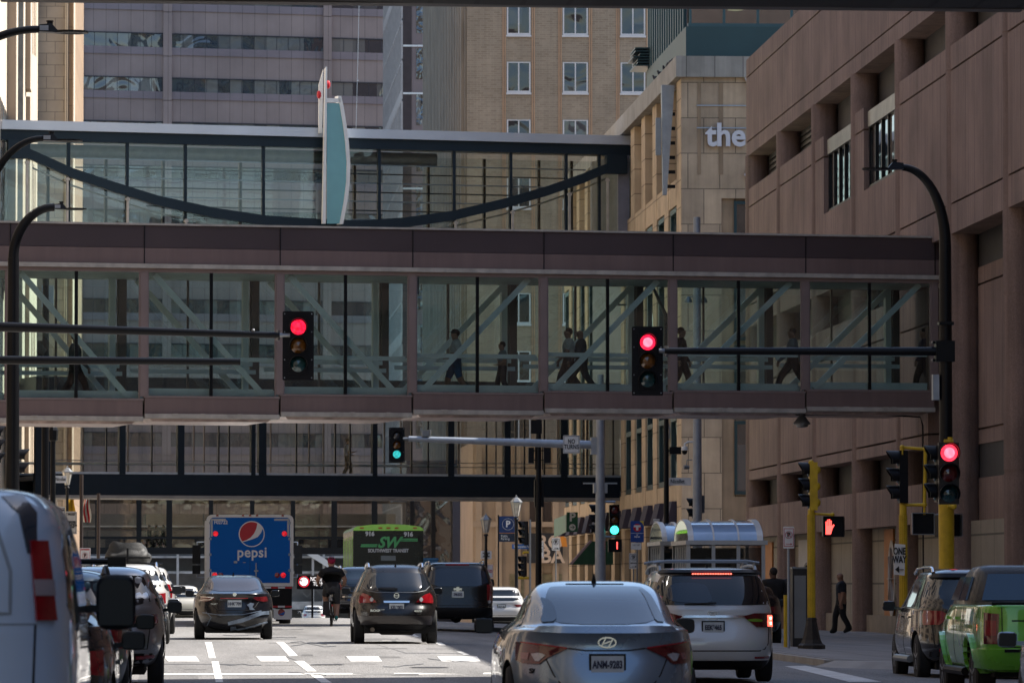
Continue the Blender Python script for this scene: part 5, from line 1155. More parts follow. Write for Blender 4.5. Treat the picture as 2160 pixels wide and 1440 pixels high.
mb.build('roof_bar', black, bag)
# ---- right side
c = generic('suv', 'black suv parked at the right kerb with a silver roof rail, beside the green pickup', car_paint('black_brown_gloss', (.005,.005,.007), .15, .0, .6), 5.1, 1.98, 1.86, 1.16, wr=.39, nr=5, lamp=tail, tl=[(.50,1.08),(.62,1.16),(.96,1.17),(.99,1.05),(.97,.93),(.66,.94)], railm=chrome)
c.patch('reflector', [(.6,.5),(.66,.5),(.66,.56),(.6,.56)], tail, off=.03, mirror=True, rnd=2); c.patch('spoiler', [(-.72,1.69),(.72,1.69),(.66,1.75),(-.66,1.75)], black, off=.04, thick=.05)
for sx in (-1,1): mb = MB(); mb.tube([(sx*.98,1.5,.36),(sx*.98,3.6,.36)], .06, 8); mb.build('running_board', greym, c.root, 40)
placeS(c, 2068, 129, R(-1.2), -.05)
# green pickup
lime = car_paint('lime_green_paint', (.13,.44,.015), .25, .2)
PUL = [(.46,.90,.2,5.5),(.52,.96,.1,5.6),(.66,1.0,.02,5.7),(.85,1.02,.0,5.75),(1.05,1.02,.02,5.7),(1.2,1.01,.03,5.3),(1.30,1.0,.04,4.9),(1.345,.99,.05,4.7),(1.36,.96,.07,4.5)]
c = Car('pickup', 'bright lime green pickup truck at the right edge of the picture', 'pickup truck', PUL, lime, 9, 4.5, ((1.25,.42),(4.75,.42)), sub=3, ww=.28)
mb = MB(); CB = [(1.34,.94,2.0,4.4),(1.42,.93,2.0,4.25),(1.62,.86,2.10,3.95),(1.80,.80,2.2,3.6),(1.87,.74,2.28,3.35),(1.90,.6,2.5,3.1)]
rings = []
for z, w_, r, f in CB:
    rings.append([mb.v((w_*math.copysign(abs(math.cos(t))**.4, math.cos(t)), (r+f)/2+(f-r)/2*math.copysign(abs(math.sin(t))**.3, math.sin(t)), z)) for t in [2*math.pi*(k+.5)/40 for k in range(40)]])
for a, b in zip(rings, rings[1:]):
    for k in range(40): mb.f((a[k], a[(k+1)%40], b[(k+1)%40], b[k]))
mb.f(rings[-1]); cabm = mat('black_cab_wrap', (.02,.02,.021), .45, 0, .3, 30, .5, 60, coat=.3); cab = mb.build('cab', cabm, c.root, 35)
mb = MB(); mb.hexa([(-.76,2.02,1.42),(.76,2.02,1.42),(.76,2.05,1.42),(-.76,2.05,1.42),(-.66,2.13,1.78),(.66,2.13,1.78),(.66,2.15,1.78),(-.66,2.15,1.78)]); mb.V = [Vector((v.x, v.y-.04, v.z)) for v in mb.V]; mb.build('rear_window', glassmat('blue_rear_glass', (.02,.06,.13)), cab)
for sx in (-1, 1):
    for ya, yb in ((2.35,3.05),(3.12,4.0)):
        mb = MB(); x0, x1 = sx*.945, sx*.84; mb.hexa([(x0,ya,1.42),(x0,yb,1.42),(x0-sx*.03,yb,1.42),(x0-sx*.03,ya,1.42),(x1,ya+.08,1.74),(x1,yb-(.25 if yb > 3.5 else .0),1.74),(x1-sx*.03,yb-.1,1.74),(x1-sx*.03,ya+.08,1.74)]); mb.build('side_window', cglass, cab)
mb = MB(); mb.box(-.85,.85,.14,1.95,1.352,1.40); mb.build('bed_cover', blackm, c.root)
c.patch('tail_lamp', [(.77,1.24),(.98,1.26),(.99,.84),(.79,.84)], taild, off=.02, mirror=True, ang=.25)
tlo = c.patch('lens', [(.80,1.15),(.96,1.16),(.96,.95),(.81,.95)], tail, off=.026, mirror=True, ang=.25)
c.strip('tailgate_seam', [(-.73,1.33),(-.73,.8),(.73,.8),(.73,1.33)], .014, gapm); c.patch('bumper', [(-.96,.55),(.96,.55),(1.0,.78),(-1.0,.78)], lime, off=.08, thick=.1)
c.strip('tailgate_crease', [(-.6,1.15),(.6,1.15)], .02, black); c.patch('step_pad', [(-.7,.74),(.7,.74),(.7,.78),(-.7,.78)], blackm, off=.1)
for y in (2.1, 3.1, 4.1): c.strip('door_seam', [(y,.55),(y,1.33)], .012, gapm, 'left', mirror=True)
for y in (2.85, 3.9): c.patch('door_handle', [(y-.2,1.15),(y,1.15),(y,1.19),(y-.2,1.19)], lime, 'left', off=.04, thick=.04, mirror=True)
for wy in (1.25, 4.75):
    c.strip('wheel_arch_flare', [(wy+.52*math.cos(a), .42+.52*math.sin(a)) for a in [math.pi*k/14 for k in range(15)]], .07, lime, 'left', off=.05, mirror=True)
for sx in (-1,1): mb = MB(); mb.tube([(sx*1.0,1.9,.45),(sx*1.0,4.1,.45)], .06, 8); mb.build('running_board', blackm, c.root, 40)
c.mirror(3.95, 1.38, lime, w=.22, h=.28); c.under(.3,5.3,.4,.7,.8)
placeS(c, 2229, 158, R(-1.6), -.06); c.antenna(3.2, 1.90, .1)
c = generic('car', 'silver car cut off by the lower right corner of the picture', car_paint('silver_car_paint', (.34,.35,.37), .3, .5), 4.7, 1.84, 1.42, .90, mirror_m=silver); placeS(c, 2400, 205, R(-4), 0)
# ---- behind
c = generic('suv', 'dark blue black suv ahead of the cyclist, left of the black crossover', car_paint('ink_blue_paint', (.012,.018,.03), .2, .3), 4.7, 1.9, 1.72, 1.06, glassm=cglassb, tl=[(.62,1.02),(.75,1.3),(.82,1.3),(.95,1.05),(.93,.9),(.8,.9)], plate='HCD*221', railm=chrome, mirror_m=blackm); placeS(c, 762, 65, 0, -.02)
c.patch('chrome_bar', [(-.6,.72),(.6,.72),(.6,.75),(-.6,.75)], chrome, off=.03)
c = generic('suv', 'white suv with dark lower bumper at the right kerb beyond the black suv', wpt, 4.9, 2.0, 1.70, 1.06, tl=[(.5,.98),(.95,1.0),(.96,.9),(.6,.9)], lamp=taild, nr=6, plate='DRX*402'); placeS(c, 1058, 53, 0)
c = generic('suv', 'small white suv far down the street between the truck and the cyclist', wpt, 4.6, 1.86, 1.66, 1.02, tl=[(.55,1.0),(.95,1.0),(.95,.78),(.6,.85)]); placeS(c, 662, 27.5, 0)
c = generic('car', 'pale cream car at the far left of the road ahead of the black sedan', car_paint('cream_paint', (.5,.48,.42), .3, .1), 4.5, 1.8, 1.5, .95, lamp=clearl); placeS(c, 398, 54, R(20), -.05)
# ---- delivery truck
tb_ = car_paint('truck_blue', (.001,.115,.46), .5, .0, .0); MATS['truck_blue'].node_tree.nodes['Principled BSDF'].inputs['Specular IOR Level'].default_value = .15
p = at(527, 1230, 74); TXc, TYc = p.x, p.y; tg = gz(TXc, TYc)
tr = root('delivery_truck', 'blue box delivery truck with a round logo on its rear doors', 'truck', (TXc, TYc, tg))
hw = 1.24; zt_, zb_ = 3.12, 1.08; Ltr = 6.5
TM = Matrix.Translation((TXc, TYc, tg))
def T(): m_ = MB(); m_.M = TM; return m_
ow = rrect(hw, zb_, zt_, .16)
mb = T(); mb.prism([(x, .0, z) for x, z in ow], (0,Ltr,0)); mb.build('box_body', white, tr, 30)
iw = rrect(hw-.10, zb_+.1, zt_-.08, .10)
mb = T(); mb.prism([(x, -.012, z) for x, z in iw], (0,.02,0)); mb.build('rear_door', tb_, tr)
mb = T()
for k in range(9): mb.box(-hw-.02, -hw+.01, .25+k*.66, .25+k*.66+.6, 1.2, 2.9)
mb.build('side_shutter', mat('shutter_blue', (.05,.12,.25), .2, .3), tr)
mb = T()
for k in range(10): mb.box(-hw-.04, -hw+.0, .2+k*.66, .2+k*.66+.04, 1.15, 2.95)
mb.build('side_rib', white, tr)
for x in (-.86,.86):
    mb = T(); sx = 1 if x > 0 else -1
    mb.box(sx*(hw-.15)-.03, sx*(hw-.15)+.03, -.016, -.012, 2.50, 3.0); mb.box(min(sx*(hw-.12), sx*(hw-.55)), max(sx*(hw-.12), sx*(hw-.55)), -.018, -.0165, 2.95, 3.01); mb.build('reflective_tape', mat('tape_grey', (.4,.42,.45), .4), tr)
redl = lampmat('truck_red', (.7,.01,.02), .45, .4); reddim = mat('truck_red_dim', (.25,.01,.015), .2, coat=1)
for x, z, m_ in ((-.98,2.58,redl),(.98,2.58,redl),(-1.0,1.40,redl),(.95,1.40,redl),(.78,1.40,reddim),(-.83,1.40,reddim)):
    mb = T(); mb.lathe([(.075,.0),(.075,-.03),(.03,-.045),(.001,-.045)], (x,-.012,z), 16, 'y'); mb.build('rear_lamp', m_, tr, 40)
for x in (-.93,-.2,0,.2,.93): mb = T(); mb.box(x-.035,x+.035,-.03,0,3.07,3.12); mb.build('marker_lamp', reddim, tr)
lg = (0.05, 2.57); LR = .37; wl = mat('logo_white', (.72,.72,.72), .4)
def disc(name, r, y, m_, cx=lg[0], cz=lg[1], s=1): mb = T(); mb.lathe([(r,0),(r,-.004),(.001,-.004)], (cx,y,cz), 40, 'y'); return mb.build(name, m_, tr)
disc('logo_disc', LR, -.013, wl)
def logo(cx, cz, r, y, rd, bl):
    def arcp(a0, a1, n=18): return [(cx+r*math.cos(R(a0+(a1-a0)*k/n)), cz+r*math.sin(R(a0+(a1-a0)*k/n))) for k in range(n+1)]
    red = arcp(62, 218)                                          # upper left field
    red += [(cx-.45*r, cz-.50*r), (cx-.1*r, cz-.30*r), (cx+.2*r, cz+.05*r), (cx+.38*r, cz+.45*r)]
    mb = T(); mb.prism([(x,y,z) for x, z in red], (0,-.004,0)); mb.build('logo_red', rd, tr)
    blu = arcp(222, 385, 20)
    blu += [(cx+.78*r, cz+.1*r), (cx+.5*r, cz-.25*r), (cx+.1*r, cz-.42*r), (cx-.35*r, cz-.56*r)]
    mb = T(); mb.prism([(x,y,z) for x, z in blu], (0,-.004,0)); mb.build('logo_blue', bl, tr)
logo(lg[0], lg[1], LR*.925, -.018, mat('logo_red', (.42,.008,.02), .4), tb_)
text('logo_lettering', 'pepsi', .30, (TXc+.06, TYc-.016, tg+2.04), wl, tr, bold=.008, extr=.003, sx=.95, space=1.05)
text('fleet_number', 'F02722', .105, (TXc-.83, TYc-.016, tg+2.90), wl, tr, bold=.003, extr=.003, sx=.9)
for sx in (-1, 1):
    for z in (1.5, 1.95, 2.4, 2.85): mb = T(); mb.box(sx*1.13-.035, sx*1.13+.035, -.03, -.011, z, z+.07); mb.build('hinge', galv, tr)
mb = T(); mb.box(-.004,.004,-.0135,-.011,1.2,3.02); mb.build('door_seam', gapm, tr)
mb = T(); mb.box(.16,.19,-.05,-.012,1.25,1.75); mb.box(.12,.24,-.06,-.012,1.5,1.54); mb.build('lock_rod', galv, tr)
mb = T(); mb.box(-1.1,-.94,-.022,-.013,1.36,1.48); mb.build('sticker', wl, tr)
mb = T(); mb.box(-.46,-.36,-.04,-.013,1.74,1.80); mb.box(-.2,-.12,-.03,-.013,1.75,1.77); mb.build('door_latch', galv, tr)
for k, z in enumerate((1.02, .48)):
    for j in range(12):
        x = -1.2+j*.2; mb = T(); mb.box(x, x+.2, -.03, -.01, z, z+.05); mb.build('reflective_strip', redink if j % 2 else wl, tr)
mb = T(); mb.box(-1.2, 1.2, .0, .5, .45, 1.08); mb.box(-.9,.9,.5,7.5,.5,1.0); mb.build('chassis', blackm, tr)
for x in (-1.2, .68): mb = T(); mb.box(x, x+.52, .02, .05, .14, .44); mb.build('mud_flap', white, tr)
for cx_ in (.9,):
    mb = T(); mb.lathe([(.10,0),(.10,-.006),(.001,-.006)], (cx_,.02,.34), 20, 'y'); mb.build('flap_logo', reddim, tr)
    mb = T(); mb.prism([(cx_-.08,.012,.28),(cx_+.1,.012,.36),(cx_+.06,.012,.26)], (0,-.006,0)); mb.build('flap_logo', tb_, tr)
for x in (-1.2, .85):
    for y in (1.2, 6.9): mb = T(); mb.lathe([(.2,0),(.45,0),(.48,.03),(.48,.3),(.45,.33),(.2,.33)], (x,y,.48), 26, 'x'); mb.build('wheel', rubber, tr, 30)
mb = T(); mb.hexa([(-1.1,6.6,.6),(1.1,6.6,.6),(1.1,8.6,.6),(-1.1,8.6,.6),(-1.0,6.6,2.6),(1.0,6.6,2.6),(.95,7.7,2.6),(-.95,7.7,2.6)]); mb.build('cab', tb_, tr)
for sx in (-1, 1):
    mb = T(); mb.box(sx*1.52-.12, sx*1.52+.12, 7.2, 7.28, 1.75, 2.3); mb.box(sx*1.52-.12, sx*1.52+.12, 7.2, 7.28, 1.45, 1.70); m1 = mb.build('wing_mirror', black, tr)
    mb = T(); mb.tube([(sx*1.0,7.25,2.4),(sx*1.5,7.25,2.4),(sx*1.5,7.25,1.35),(sx*1.0,7.25,1.35)], .02, 6); mb.build('mirror_arm', galv, m1)
# ---- coach
p = at(819, 1230, 57.3); CX, CY = p.x, p.y; cg = gz(CX, CY)
bus = root('bus', 'black rear coach with a bright green roof edge and green lettering', 'bus', (CX, CY, cg)); TM = Matrix.Translation((CX, CY, cg))
bb = car_paint('coach_black', (.006,.009,.010), .25, .0, .25); bgn = car_paint('coach_green', (.30,.75,.05), .35, .0)  # green brightened so the roof cap looks sunlit
MATS['coach_black'].node_tree.nodes['Principled BSDF'].inputs['Specular IOR Level'].default_value = .2
mb = T(); hw = 1.29
mb.prism([(x,0,z) for x, z in rrect(hw, .45, 3.52, .14)], (0,13,0)); mb.build('body', [bb], bus, 30)
mb = T(); prof = [(-hw-.01,3.40),(-hw+.02,3.48),(-hw+.12,3.55),(-.6,3.62),(0,3.64),(.6,3.62),(hw-.12,3.55),(hw-.02,3.48),(hw+.01,3.40)]
mb.prism([(x,-.06,z) for x, z in prof], (0,12.9,0)); mb.build('roof_cap', bgn, bus, 30)
for x in (-.98,-.3,0,.3,.98): mb = T(); mb.box(x-.07,x+.07,-.09,-.055,3.47,3.52); mb.build('marker_lamp', mat('amber', (.45,.12,.02), .3), bus)
mb = T(); mb.box(-hw-.015, -hw-.002, .3, 12.5, 1.6, 3.1); mb.build('side_glass', mat('coach_side_glass', (.06,.10,.05), .12, .2, .5, .8), bus)
mb = T()
for k in range(7): mb.box(-hw-.03, -hw-.016, .3+k*1.9, .42+k*1.9, 1.0, 3.2)
mb.box(-hw-.02,-hw-.003,.2,12.6,.6,1.5); mb.build('side_panel', bgn, bus)
swg = mat('sw_green', (.10,.42,.15), .4); wl2 = mat('coach_letters', (.6,.62,.62), .4)
text('lettering', 'SW', .40, (CX+.0, CY-.02, cg+2.95), swg, bus, bold=.02, extr=.01, shear=.35, sx=.95)
for zz, a, b in ((3.09,.42,1.08),(3.03,.40,1.08),(2.88,-1.0,-.40),(2.82,-1.02,-.42)): mb = T(); mb.box(a,b,-.025,-.004,zz-.022,zz+.022); mb.build('stripe', swg, bus)
text('lettering', 'SOUTHWEST TRANSIT', .13, (CX+.0, CY-.02, cg+2.66), wl2, bus, bold=.006, extr=.01, sx=.82)
text('fleet_number', '916', .16, (CX-.68, CY-.02, cg+3.28), wl2, bus, bold=.012, extr=.01); text('fleet_number', '916', .16, (CX+.74, CY-.02, cg+3.26), wl2, bus, bold=.012, extr=.01)
text('phone_number', '952-949-2BUS', .22, (CX, CY-.02, cg+1.98), wl2, bus, bold=.012, extr=.01, sx=.95)
for z in (1.45, 2.1, 3.22): mb = T(); mb.box(-1.2,1.2,-.006,-.002,z,z+.015); mb.build('panel_seam', gapm, bus)
mb = T(); mb.box(-.27,.27,-.02,-.003,2.30,2.48); mb.build('window', mat('coach_win', (.16,.19,.2), .2), bus)
for sx in (-1,1): mb = T(); mb.hexa([(sx*1.1-.1,-.02,1.1),(sx*1.1+.15,-.02,1.1),(sx*1.1+.15,.0,1.1),(sx*1.1-.1,.0,1.1),(sx*1.17-.06,-.02,1.66),(sx*1.17+.08,-.02,1.66),(sx*1.17+.08,0,1.66),(sx*1.17-.06,0,1.66)]); mb.build('tail_lamp', redl, bus)
for x in (-1.2,.9):
    for y in (3, 9): mb = T(); mb.lathe([(.2,0),(.46,0),(.5,.03),(.5,.3),(.2,.3)], (x,y,.5), 24, 'x'); mb.build('wheel', rubber, bus, 30)
# ================================================================== STREET FURNITURE
def V3(p, x=0, y=0, z=0): return Vector(p)+Vector((x, y, z))
redcore = lampmat('signal_red_core', (1,.11,.16), 2.0, .75); redlit = lampmat('signal_red_lit', (1,.012,.05), 1.15, .6); redlit2 = lampmat('signal_red_hot', (1,.03,.06), 1.5, .6); greenlit = lampmat('signal_green_lit', (.05,.95,.62), 2.4, .6); teallit = lampmat('signal_green_soft', (.03,.42,.42), .8, .5)
reddk = mat('signal_red_off', (.10,.012,.012), .12, coat=1); amberdk = mat('signal_amber_off', (.14,.055,.008), .12, coat=1, var=.5, vs=12); greendk = mat('signal_green_off', (.01,.045,.05), .12, coat=1, var=.4, vs=12)
sigblk = mat('signal_housing', (.006,.006,.008), .4, 0, .1, spec=.2)
def signal_head(rt, c, lenses, plate=True, housing=sigblk, ang=0, r=.15, sc_=1.0, visor=.22, name='signal_head', hs=None):
    """c = centre of the head, ang = which way it faces (0: the camera)"""
    Mx = Matrix.Translation(c) @ Matrix.Rotation(ang, 4, 'Z') @ Matrix.Scale(sc_, 4); N = len(lenses); H = .355*N
    def m(): q = MB(); q.M = Mx; return q
    q = m(); q.box(-.175,.175,.0,.17,-H/2,H/2)
    hd = q.build(name, housing, rt)
    if plate:
        q = m(); q.prism([(x,.03,z) for x, z in rrect(.30, -H/2-.13, H/2+.13, .03)], (0,.02,0)); q.build('backplate', sigblk, hd)
        q = m()
        for sx in (-1,1):
            for z in (-H/2-.08, -H/4, H/4, H/2+.08): q.lathe([(.012,0),(.012,.01)], (sx*.26,.016,z), 6, 'y')
        q.build('bolt', galv, hd)
    for k, lm in enumerate(lenses):
        z = H/2-.178-.355*k
        q = m(); q.lathe([(r*.98,-.012),(r*.8,-.035),(r*.45,-.05),(.001,-.055)], (0,0,z), 22, 'y'); ln_ = q.build('lens', lm, hd, 60)
        if lm in (redlit, redlit2): q = m(); q.lathe([(r*.62,-.056),(r*.4,-.062),(.001,-.064)], (0,0,z), 22, 'y'); q.build('lens_glow', redcore, ln_ if False else hd, 60)
        q = m(); n = 16; rows = []
        for j in range(n+1):
            a = R(-30)+R(240)*j/n; x, zz = math.cos(a)*r*1.07, math.sin(a)*r*1.07; ln = visor*(.55+.45*max(0, math.sin(a)))
            rows.append([q.v((x,0,z+zz)), q.v((x*1.02,-ln,z+zz*1.02)), q.v((x*1.12,-ln,z+zz*1.12)), q.v((x*1.08,0,z+zz*1.08))])
        for a, b in zip(rows, rows[1:]):
            for j in range(4): q.f((a[j], a[(j+1)%4], b[(j+1)%4], b[j]))
        q.f(rows[0]); q.f(rows[-1][::-1]); q.build('visor', sigblk, hd, 50)
    return hd
def gpole(s, px, y0px, r0, r1, m, rt, base=None, name='pole'):
    p = at(px, y0px, s); g = gz(p.x, p.y)+.12; q = MB(); q.tube([(p.x,p.y,g-.1),(p.x,p.y,p.z)], [r0, r1], 16); o = q.build(name, m, rt, 40)
    return p, g
def sign_at(name, label, px0, py0, px1, py1, s, face=signw, lines=(), postm=greym, post=True, group=None, ground=True, r=.03, border=ink, topz=0):
    a, b = at(px0, py0, s), at(px1, py1, s); cx = (a.x+b.x)/2; y = a.y
    g = gz(cx, y)+.12; rt = root(name, label, 'sign', (cx, y, g if ground else b.z), group)
    if post: q = MB(); q.tube([(cx,y+.05,g-.1),(cx,y+.05,a.z+topz)], r, 10); q.build('post', postm, rt, 40)
    w, z0, z1 = (b.x-a.x)/2, b.z, a.z
    q = MB(); q.prism([(cx+x, y-.01, z) for x, z in rrect(w, z0, z1, min(w*.15,.04), 3)], (0,.015,0)); pl_ = q.build('panel', face, rt)
    if border is not None:
        q = MB(); t = .012; e = w*.9
        for (x0,x1,c,d) in ((-e,e,z1-.05,z1-.05+t),(-e,e,z0+.04,z0+.04+t),(-e,-e+t,z0+.04,z1-.05),(e-t,e,z0+.04,z1-.05)): q.box(cx+x0,cx+x1,y-.014,y-.011,c,d)
        q.build('border', border, pl_)
    for (body, fy, h, m_, sx) in lines: text('lettering', body, h, (cx, y-.016, z0+(z1-z0)*fy), m_, pl_, bold=.004, extr=.003, sx=sx)
    return rt, pl_, cx, y, z0, z1
def nopark(pl_, cx, y, cz, r, arrow=True, az=None, m_=redink):
    q = MB()
    for k in range(20):
        a, b = 2*math.pi*k/20, 2*math.pi*(k+1)/20; q.bar((cx+r*math.cos(a),y-.02,cz+r*math.sin(a)),(cx+r*math.cos(b),y-.02,cz+r*math.sin(b)),.008,r*.16,(0,1,0))
    q.bar((cx-r*.7,y-.022,cz+r*.7),(cx+r*.7,y-.022,cz-r*.7),.008,r*.16,(0,1,0)); q.build('prohibition_ring', m_, pl_)
    text('lettering', 'P', r*1.25, (cx, y-.017, cz), ink, pl_, bold=.006, extr=.003)
    if arrow: q = MB(); z = az; q.bar((cx-r*.8,y-.02,z),(cx+r*.6,y-.02,z),.008,r*.16,(0,1,0)); q.prism([(cx+r*.5,y-.02,z+r*.3),(cx+r*.5,y-.02,z-r*.3),(cx+r*1.0,y-.02,z)],(0,-.008,0)); q.build('arrow', m_, pl_)
# ---- cobra lamps
ledm = mat('led_lens', (.3,.3,.3), .3)
def lamp_head(q, c, d, L=.78):                                  # d = +1 points right
    x = c[0]; y, z = c[1], c[2]
    q.hexa([(x,y-.12,z-.05),(x+d*.33,y-.12,z-.06),(x+d*.33,y+.12,z-.06),(x,y+.12,z-.05),(x,y-.08,z+.07),(x+d*.2,y-.08,z+.09),(x+d*.2,y+.08,z+.09),(x,y+.08,z+.07)])
    for k in range(18):
        a, b = 2*math.pi*k/18, 2*math.pi*(k+1)/18; cx = x+d*.52
        q.bar((cx+.25*math.cos(a),y+.2*math.sin(a),z-.045),(cx+.25*math.cos(b),y+.2*math.sin(b),z-.045),.05,.035)
    q.bar((x+d*.3,y,z-.045),(x+d*.76,y,z-.045),.10,.03); q.lathe([(.05,.08),(.05,.12),(.06,.12),(.06,.14)], (x+d*.17,y,z), 10)
def street_lamp(label, s, headpx, headpy, Xp, d=1, zb=6.5, r=.10):
    h = at(headpx, headpy, s); y = h.y; g = gz(Xp, y)+.12; rt = root('street_lamp', label, 'street lamp', (Xp, y, g), 'tall black street lamps with curved arms')
    q = MB(); q.tube([(Xp,y,g-.1),(Xp,y,zb)], [r*1.35, r], 16); q.build('pole', black, rt, 40)
    rise = h.z-zb; run = h.x-Xp; q = MB(); n = 16
    q.tube([(Xp+run*(1-math.cos(math.pi/2*k/n))**1.0, y, zb+rise*math.sin(math.pi/2*k/n)) for k in range(n+1)], [r*.95-.035*k/n for k in range(n+1)], 14); q.build('arm', black, rt, 60)
    q = MB(); lamp_head(q, h, d); q.build('lamp_head', black, rt); q = MB(); q.box(h.x+d*.08-.07,h.x+d*.08+.07,y-.128,y-.121,h.z-.03,h.z+.05); q.build('label_plate', galv, rt)
street_lamp('street lamp whose head reaches highest at the upper left corner', 130, 83, 62, -4.3, 1, 8.6)
street_lamp('street lamp with its head in front of the arched glass skyway roof at left', 105, 91, 292, -4.3, 1, 8.3)
street_lamp('street lamp at far left whose pole stands in front of the brown skyway', 85, 115, 437, -4.5, 1, 9.4, .14)
# ---- right mast pole with lamp, arm and signals
S = 110
pR = at(1995, 800, S); gR = gz(pR.x, pR.y)+.12
mp = root('signal_mast', 'tall black and yellow mast with curved lamp arm and long signal arm on the right', 'traffic light', (pR.x, pR.y, gR))
zt_ = at(1995, 515, S).z; z1 = at(1995, 1062, S).z
q = MB(); q.tube([(pR.x,pR.y,z1),(pR.x,pR.y,zt_)], [.13,.115], 18); q.build('pole', black, mp, 40)
q = MB(); q.tube([(pR.x,pR.y,gR-.1),(pR.x,pR.y,z1)], .15, 18); q.build('pole_base', yellow, mp, 40)
h = at(1905, 352, S); q = MB(); n = 14
q.tube([(pR.x+(h.x-pR.x)*(1-math.cos(math.pi/2*k/n)), pR.y, zt_+(h.z-zt_)*math.sin(math.pi/2*k/n)) for k in range(n+1)], [.115-.05*k/n for k in range(n+1)], 14); q.build('lamp_arm', black, mp, 60)
q = MB(); lamp_head(q, h, -1); q.build('lamp_head', black, mp)
a0, a1 = at(1402, 740, S), at(1985, 741, S); q = MB(); q.tube([a0, a1], [.065,.085], 14); q.build('signal_arm', black, mp, 40)
q = MB(); q.box(pR.x-.2,pR.x+.16,pR.y-.14,pR.y+.14,a1.z-.2,a1.z+.2); q.box(pR.x-.14,pR.x+.14,pR.y-.16,pR.y+.16,at(0,682,S).z-.03,at(0,682,S).z+.03)
for dz in (-.17,.17): q.tube([(pR.x-.24,pR.y-.1,a1.z+dz),(pR.x-.24,pR.y+.1,a1.z+dz)], .03, 8)
q.build('bracket', black, mp); q = MB(); q.box(pR.x-.26,pR.x-.14,pR.y-.1,pR.y+.1,at(0,828,S).z-.14,at(0,790,S).z); q.build('hand_hole', galv, mp)
signal_head(mp, at(1366, 761, S), [redlit, amberdk, greendk])
q = MB(); q.tube([at(1390, 740, S), at(1410,740,S)], .05, 10); q.tube([V3(at(1405,740,S),0,0,-.1), V3(at(1405,740,S),0,0,.1)], .045, 8); q.build('arm_clamp', greym, mp)
c_ = at(2002, 998, S+3); signal_head(mp, c_, [redlit2, reddk, greendk], plate=False, housing=mat('signal_brown', (.018,.012,.010), .4), sc_=1.08)
signal_head(mp, V3(at(1980,998,S+3),-.0,.42), [greendk]*3, plate=False, ang=R(-90), name='side_signal_head', sc_=1.0)
q = MB(); zz = at(0,931,S).z; q.tube([(pR.x+.06,pR.y-.14,zz-.04),(pR.x+.06,pR.y-.14,zz+.08)], .05, 10); q.tube([(pR.x-.06,pR.y-.15,zz),(pR.x+.12,pR.y-.15,zz)], .04, 8)
zz = at(0,1068,S).z; q.tube([(pR.x+.0,pR.y-.16,zz),(pR.x+.16,pR.y-.16,zz)], .045, 8); q.ball((pR.x+.12,pR.y-.17,zz),.06); q.build('signal_clamp', yellow, mp, 40)
def pedbox(rt, c, lit=None, ang=0):
    Mx = Matrix.Translation(c) @ Matrix.Rotation(ang, 4, 'Z'); q = MB(); q.M = Mx
    q.prism([(x,0,z) for x, z in rrect(.23,-.22,.22,.04,3)], (0,.2,0)); b = q.build('pedestrian_signal', sigblk, rt)
    q = MB(); q.M = Mx
    for x0,x1,z0,z1_ in ((-.23,.23,.205,.225),(-.23,.23,-.225,-.205),(-.235,-.215,-.2,.2),(.215,.235,-.2,.2)): q.box(x0,x1,-.08,.0,z0,z1_)
    q.build('visor', greym if lit is None else sigblk, b)
    if lit == 'hand':
        q = MB(); q.M = Mx
        q.prism([(-.17,-.004,-.17),(-.06,-.004,-.17),(-.03,-.004,-.08),(-.03,-.004,.02),(-.17,-.004,.02)], (0,-.004,0))
        for k, (x, z_) in enumerate(((-.158,.11),(-.123,.15),(-.088,.16),(-.053,.13))): q.box(x-.013, x+.013, -.008,-.004,.02,z_)
        q.prism([(-.04,-.004,-.08),(.02,-.004,.03),(-.0,-.004,.05),(-.04,-.004,-.0)], (0,-.004,0)); q.build('lit_hand', emat('hand_red', (1,.06,.05), 2.2), b)
    if lit == 'bar': q = MB(); q.M = Mx; q.box(.06,.10,-.008,-.004,-.12,.13); q.build('lit_bar', emat('hand_red', (1,.06,.05), 2.2), b)
    return b
pedbox(mp, V3(at(2008, 1107, S), 0, .25), ang=R(20))
# ---- yellow pole with one way sign
S = 104
p = at(1905, 1065, S); g = gz(p.x, p.y)+.1
yp = root('signal_post', 'yellow signal post carrying a one way sign and side facing black signals', 'traffic light', (p.x, p.y, g))
q = MB(); q.tube([(p.x,p.y,g-.1),(p.x,p.y,p.z)], .075, 16)
for k in range(12): a = 2*math.pi*k/12; q.tube([(p.x+.075*math.cos(a),p.y+.075*math.sin(a),g),(p.x+.075*math.cos(a),p.y+.075*math.sin(a),p.z-.2)], .012, 5)
q.build('pole', yellow, yp, 30)
signal_head(yp, V3(at(1897,1005,S),.0,.1), [greendk]*3, plate=False, ang=R(-90), visor=.26)
q = MB(); A, B, C_, D_ = at(1903,943,S), at(1952,947,S), at(1950,1064,S), at(1903,1064,S)
for a, b in ((A,B),(B,C_),(C_,D_)): q.tube([a,b], .035, 10)
for a in (A,B,C_,D_): q.ball(a, .055)
q.tube([A, V3(A,0,0,-.15)], .05, 8); q.build('bracket', yellow, yp, 40)
pedbox(yp, at(1947,1104,S)); q = MB(); q.tube([at(1950,1064,S), at(1950,1085,S)], .025, 8); q.build('hanger', yellow, yp)
a, b = at(1886,1146,S+1), at(1905,1213,S+1); cx, cz = (a.x+b.x)/2, (a.z+b.z)/2; w = .15
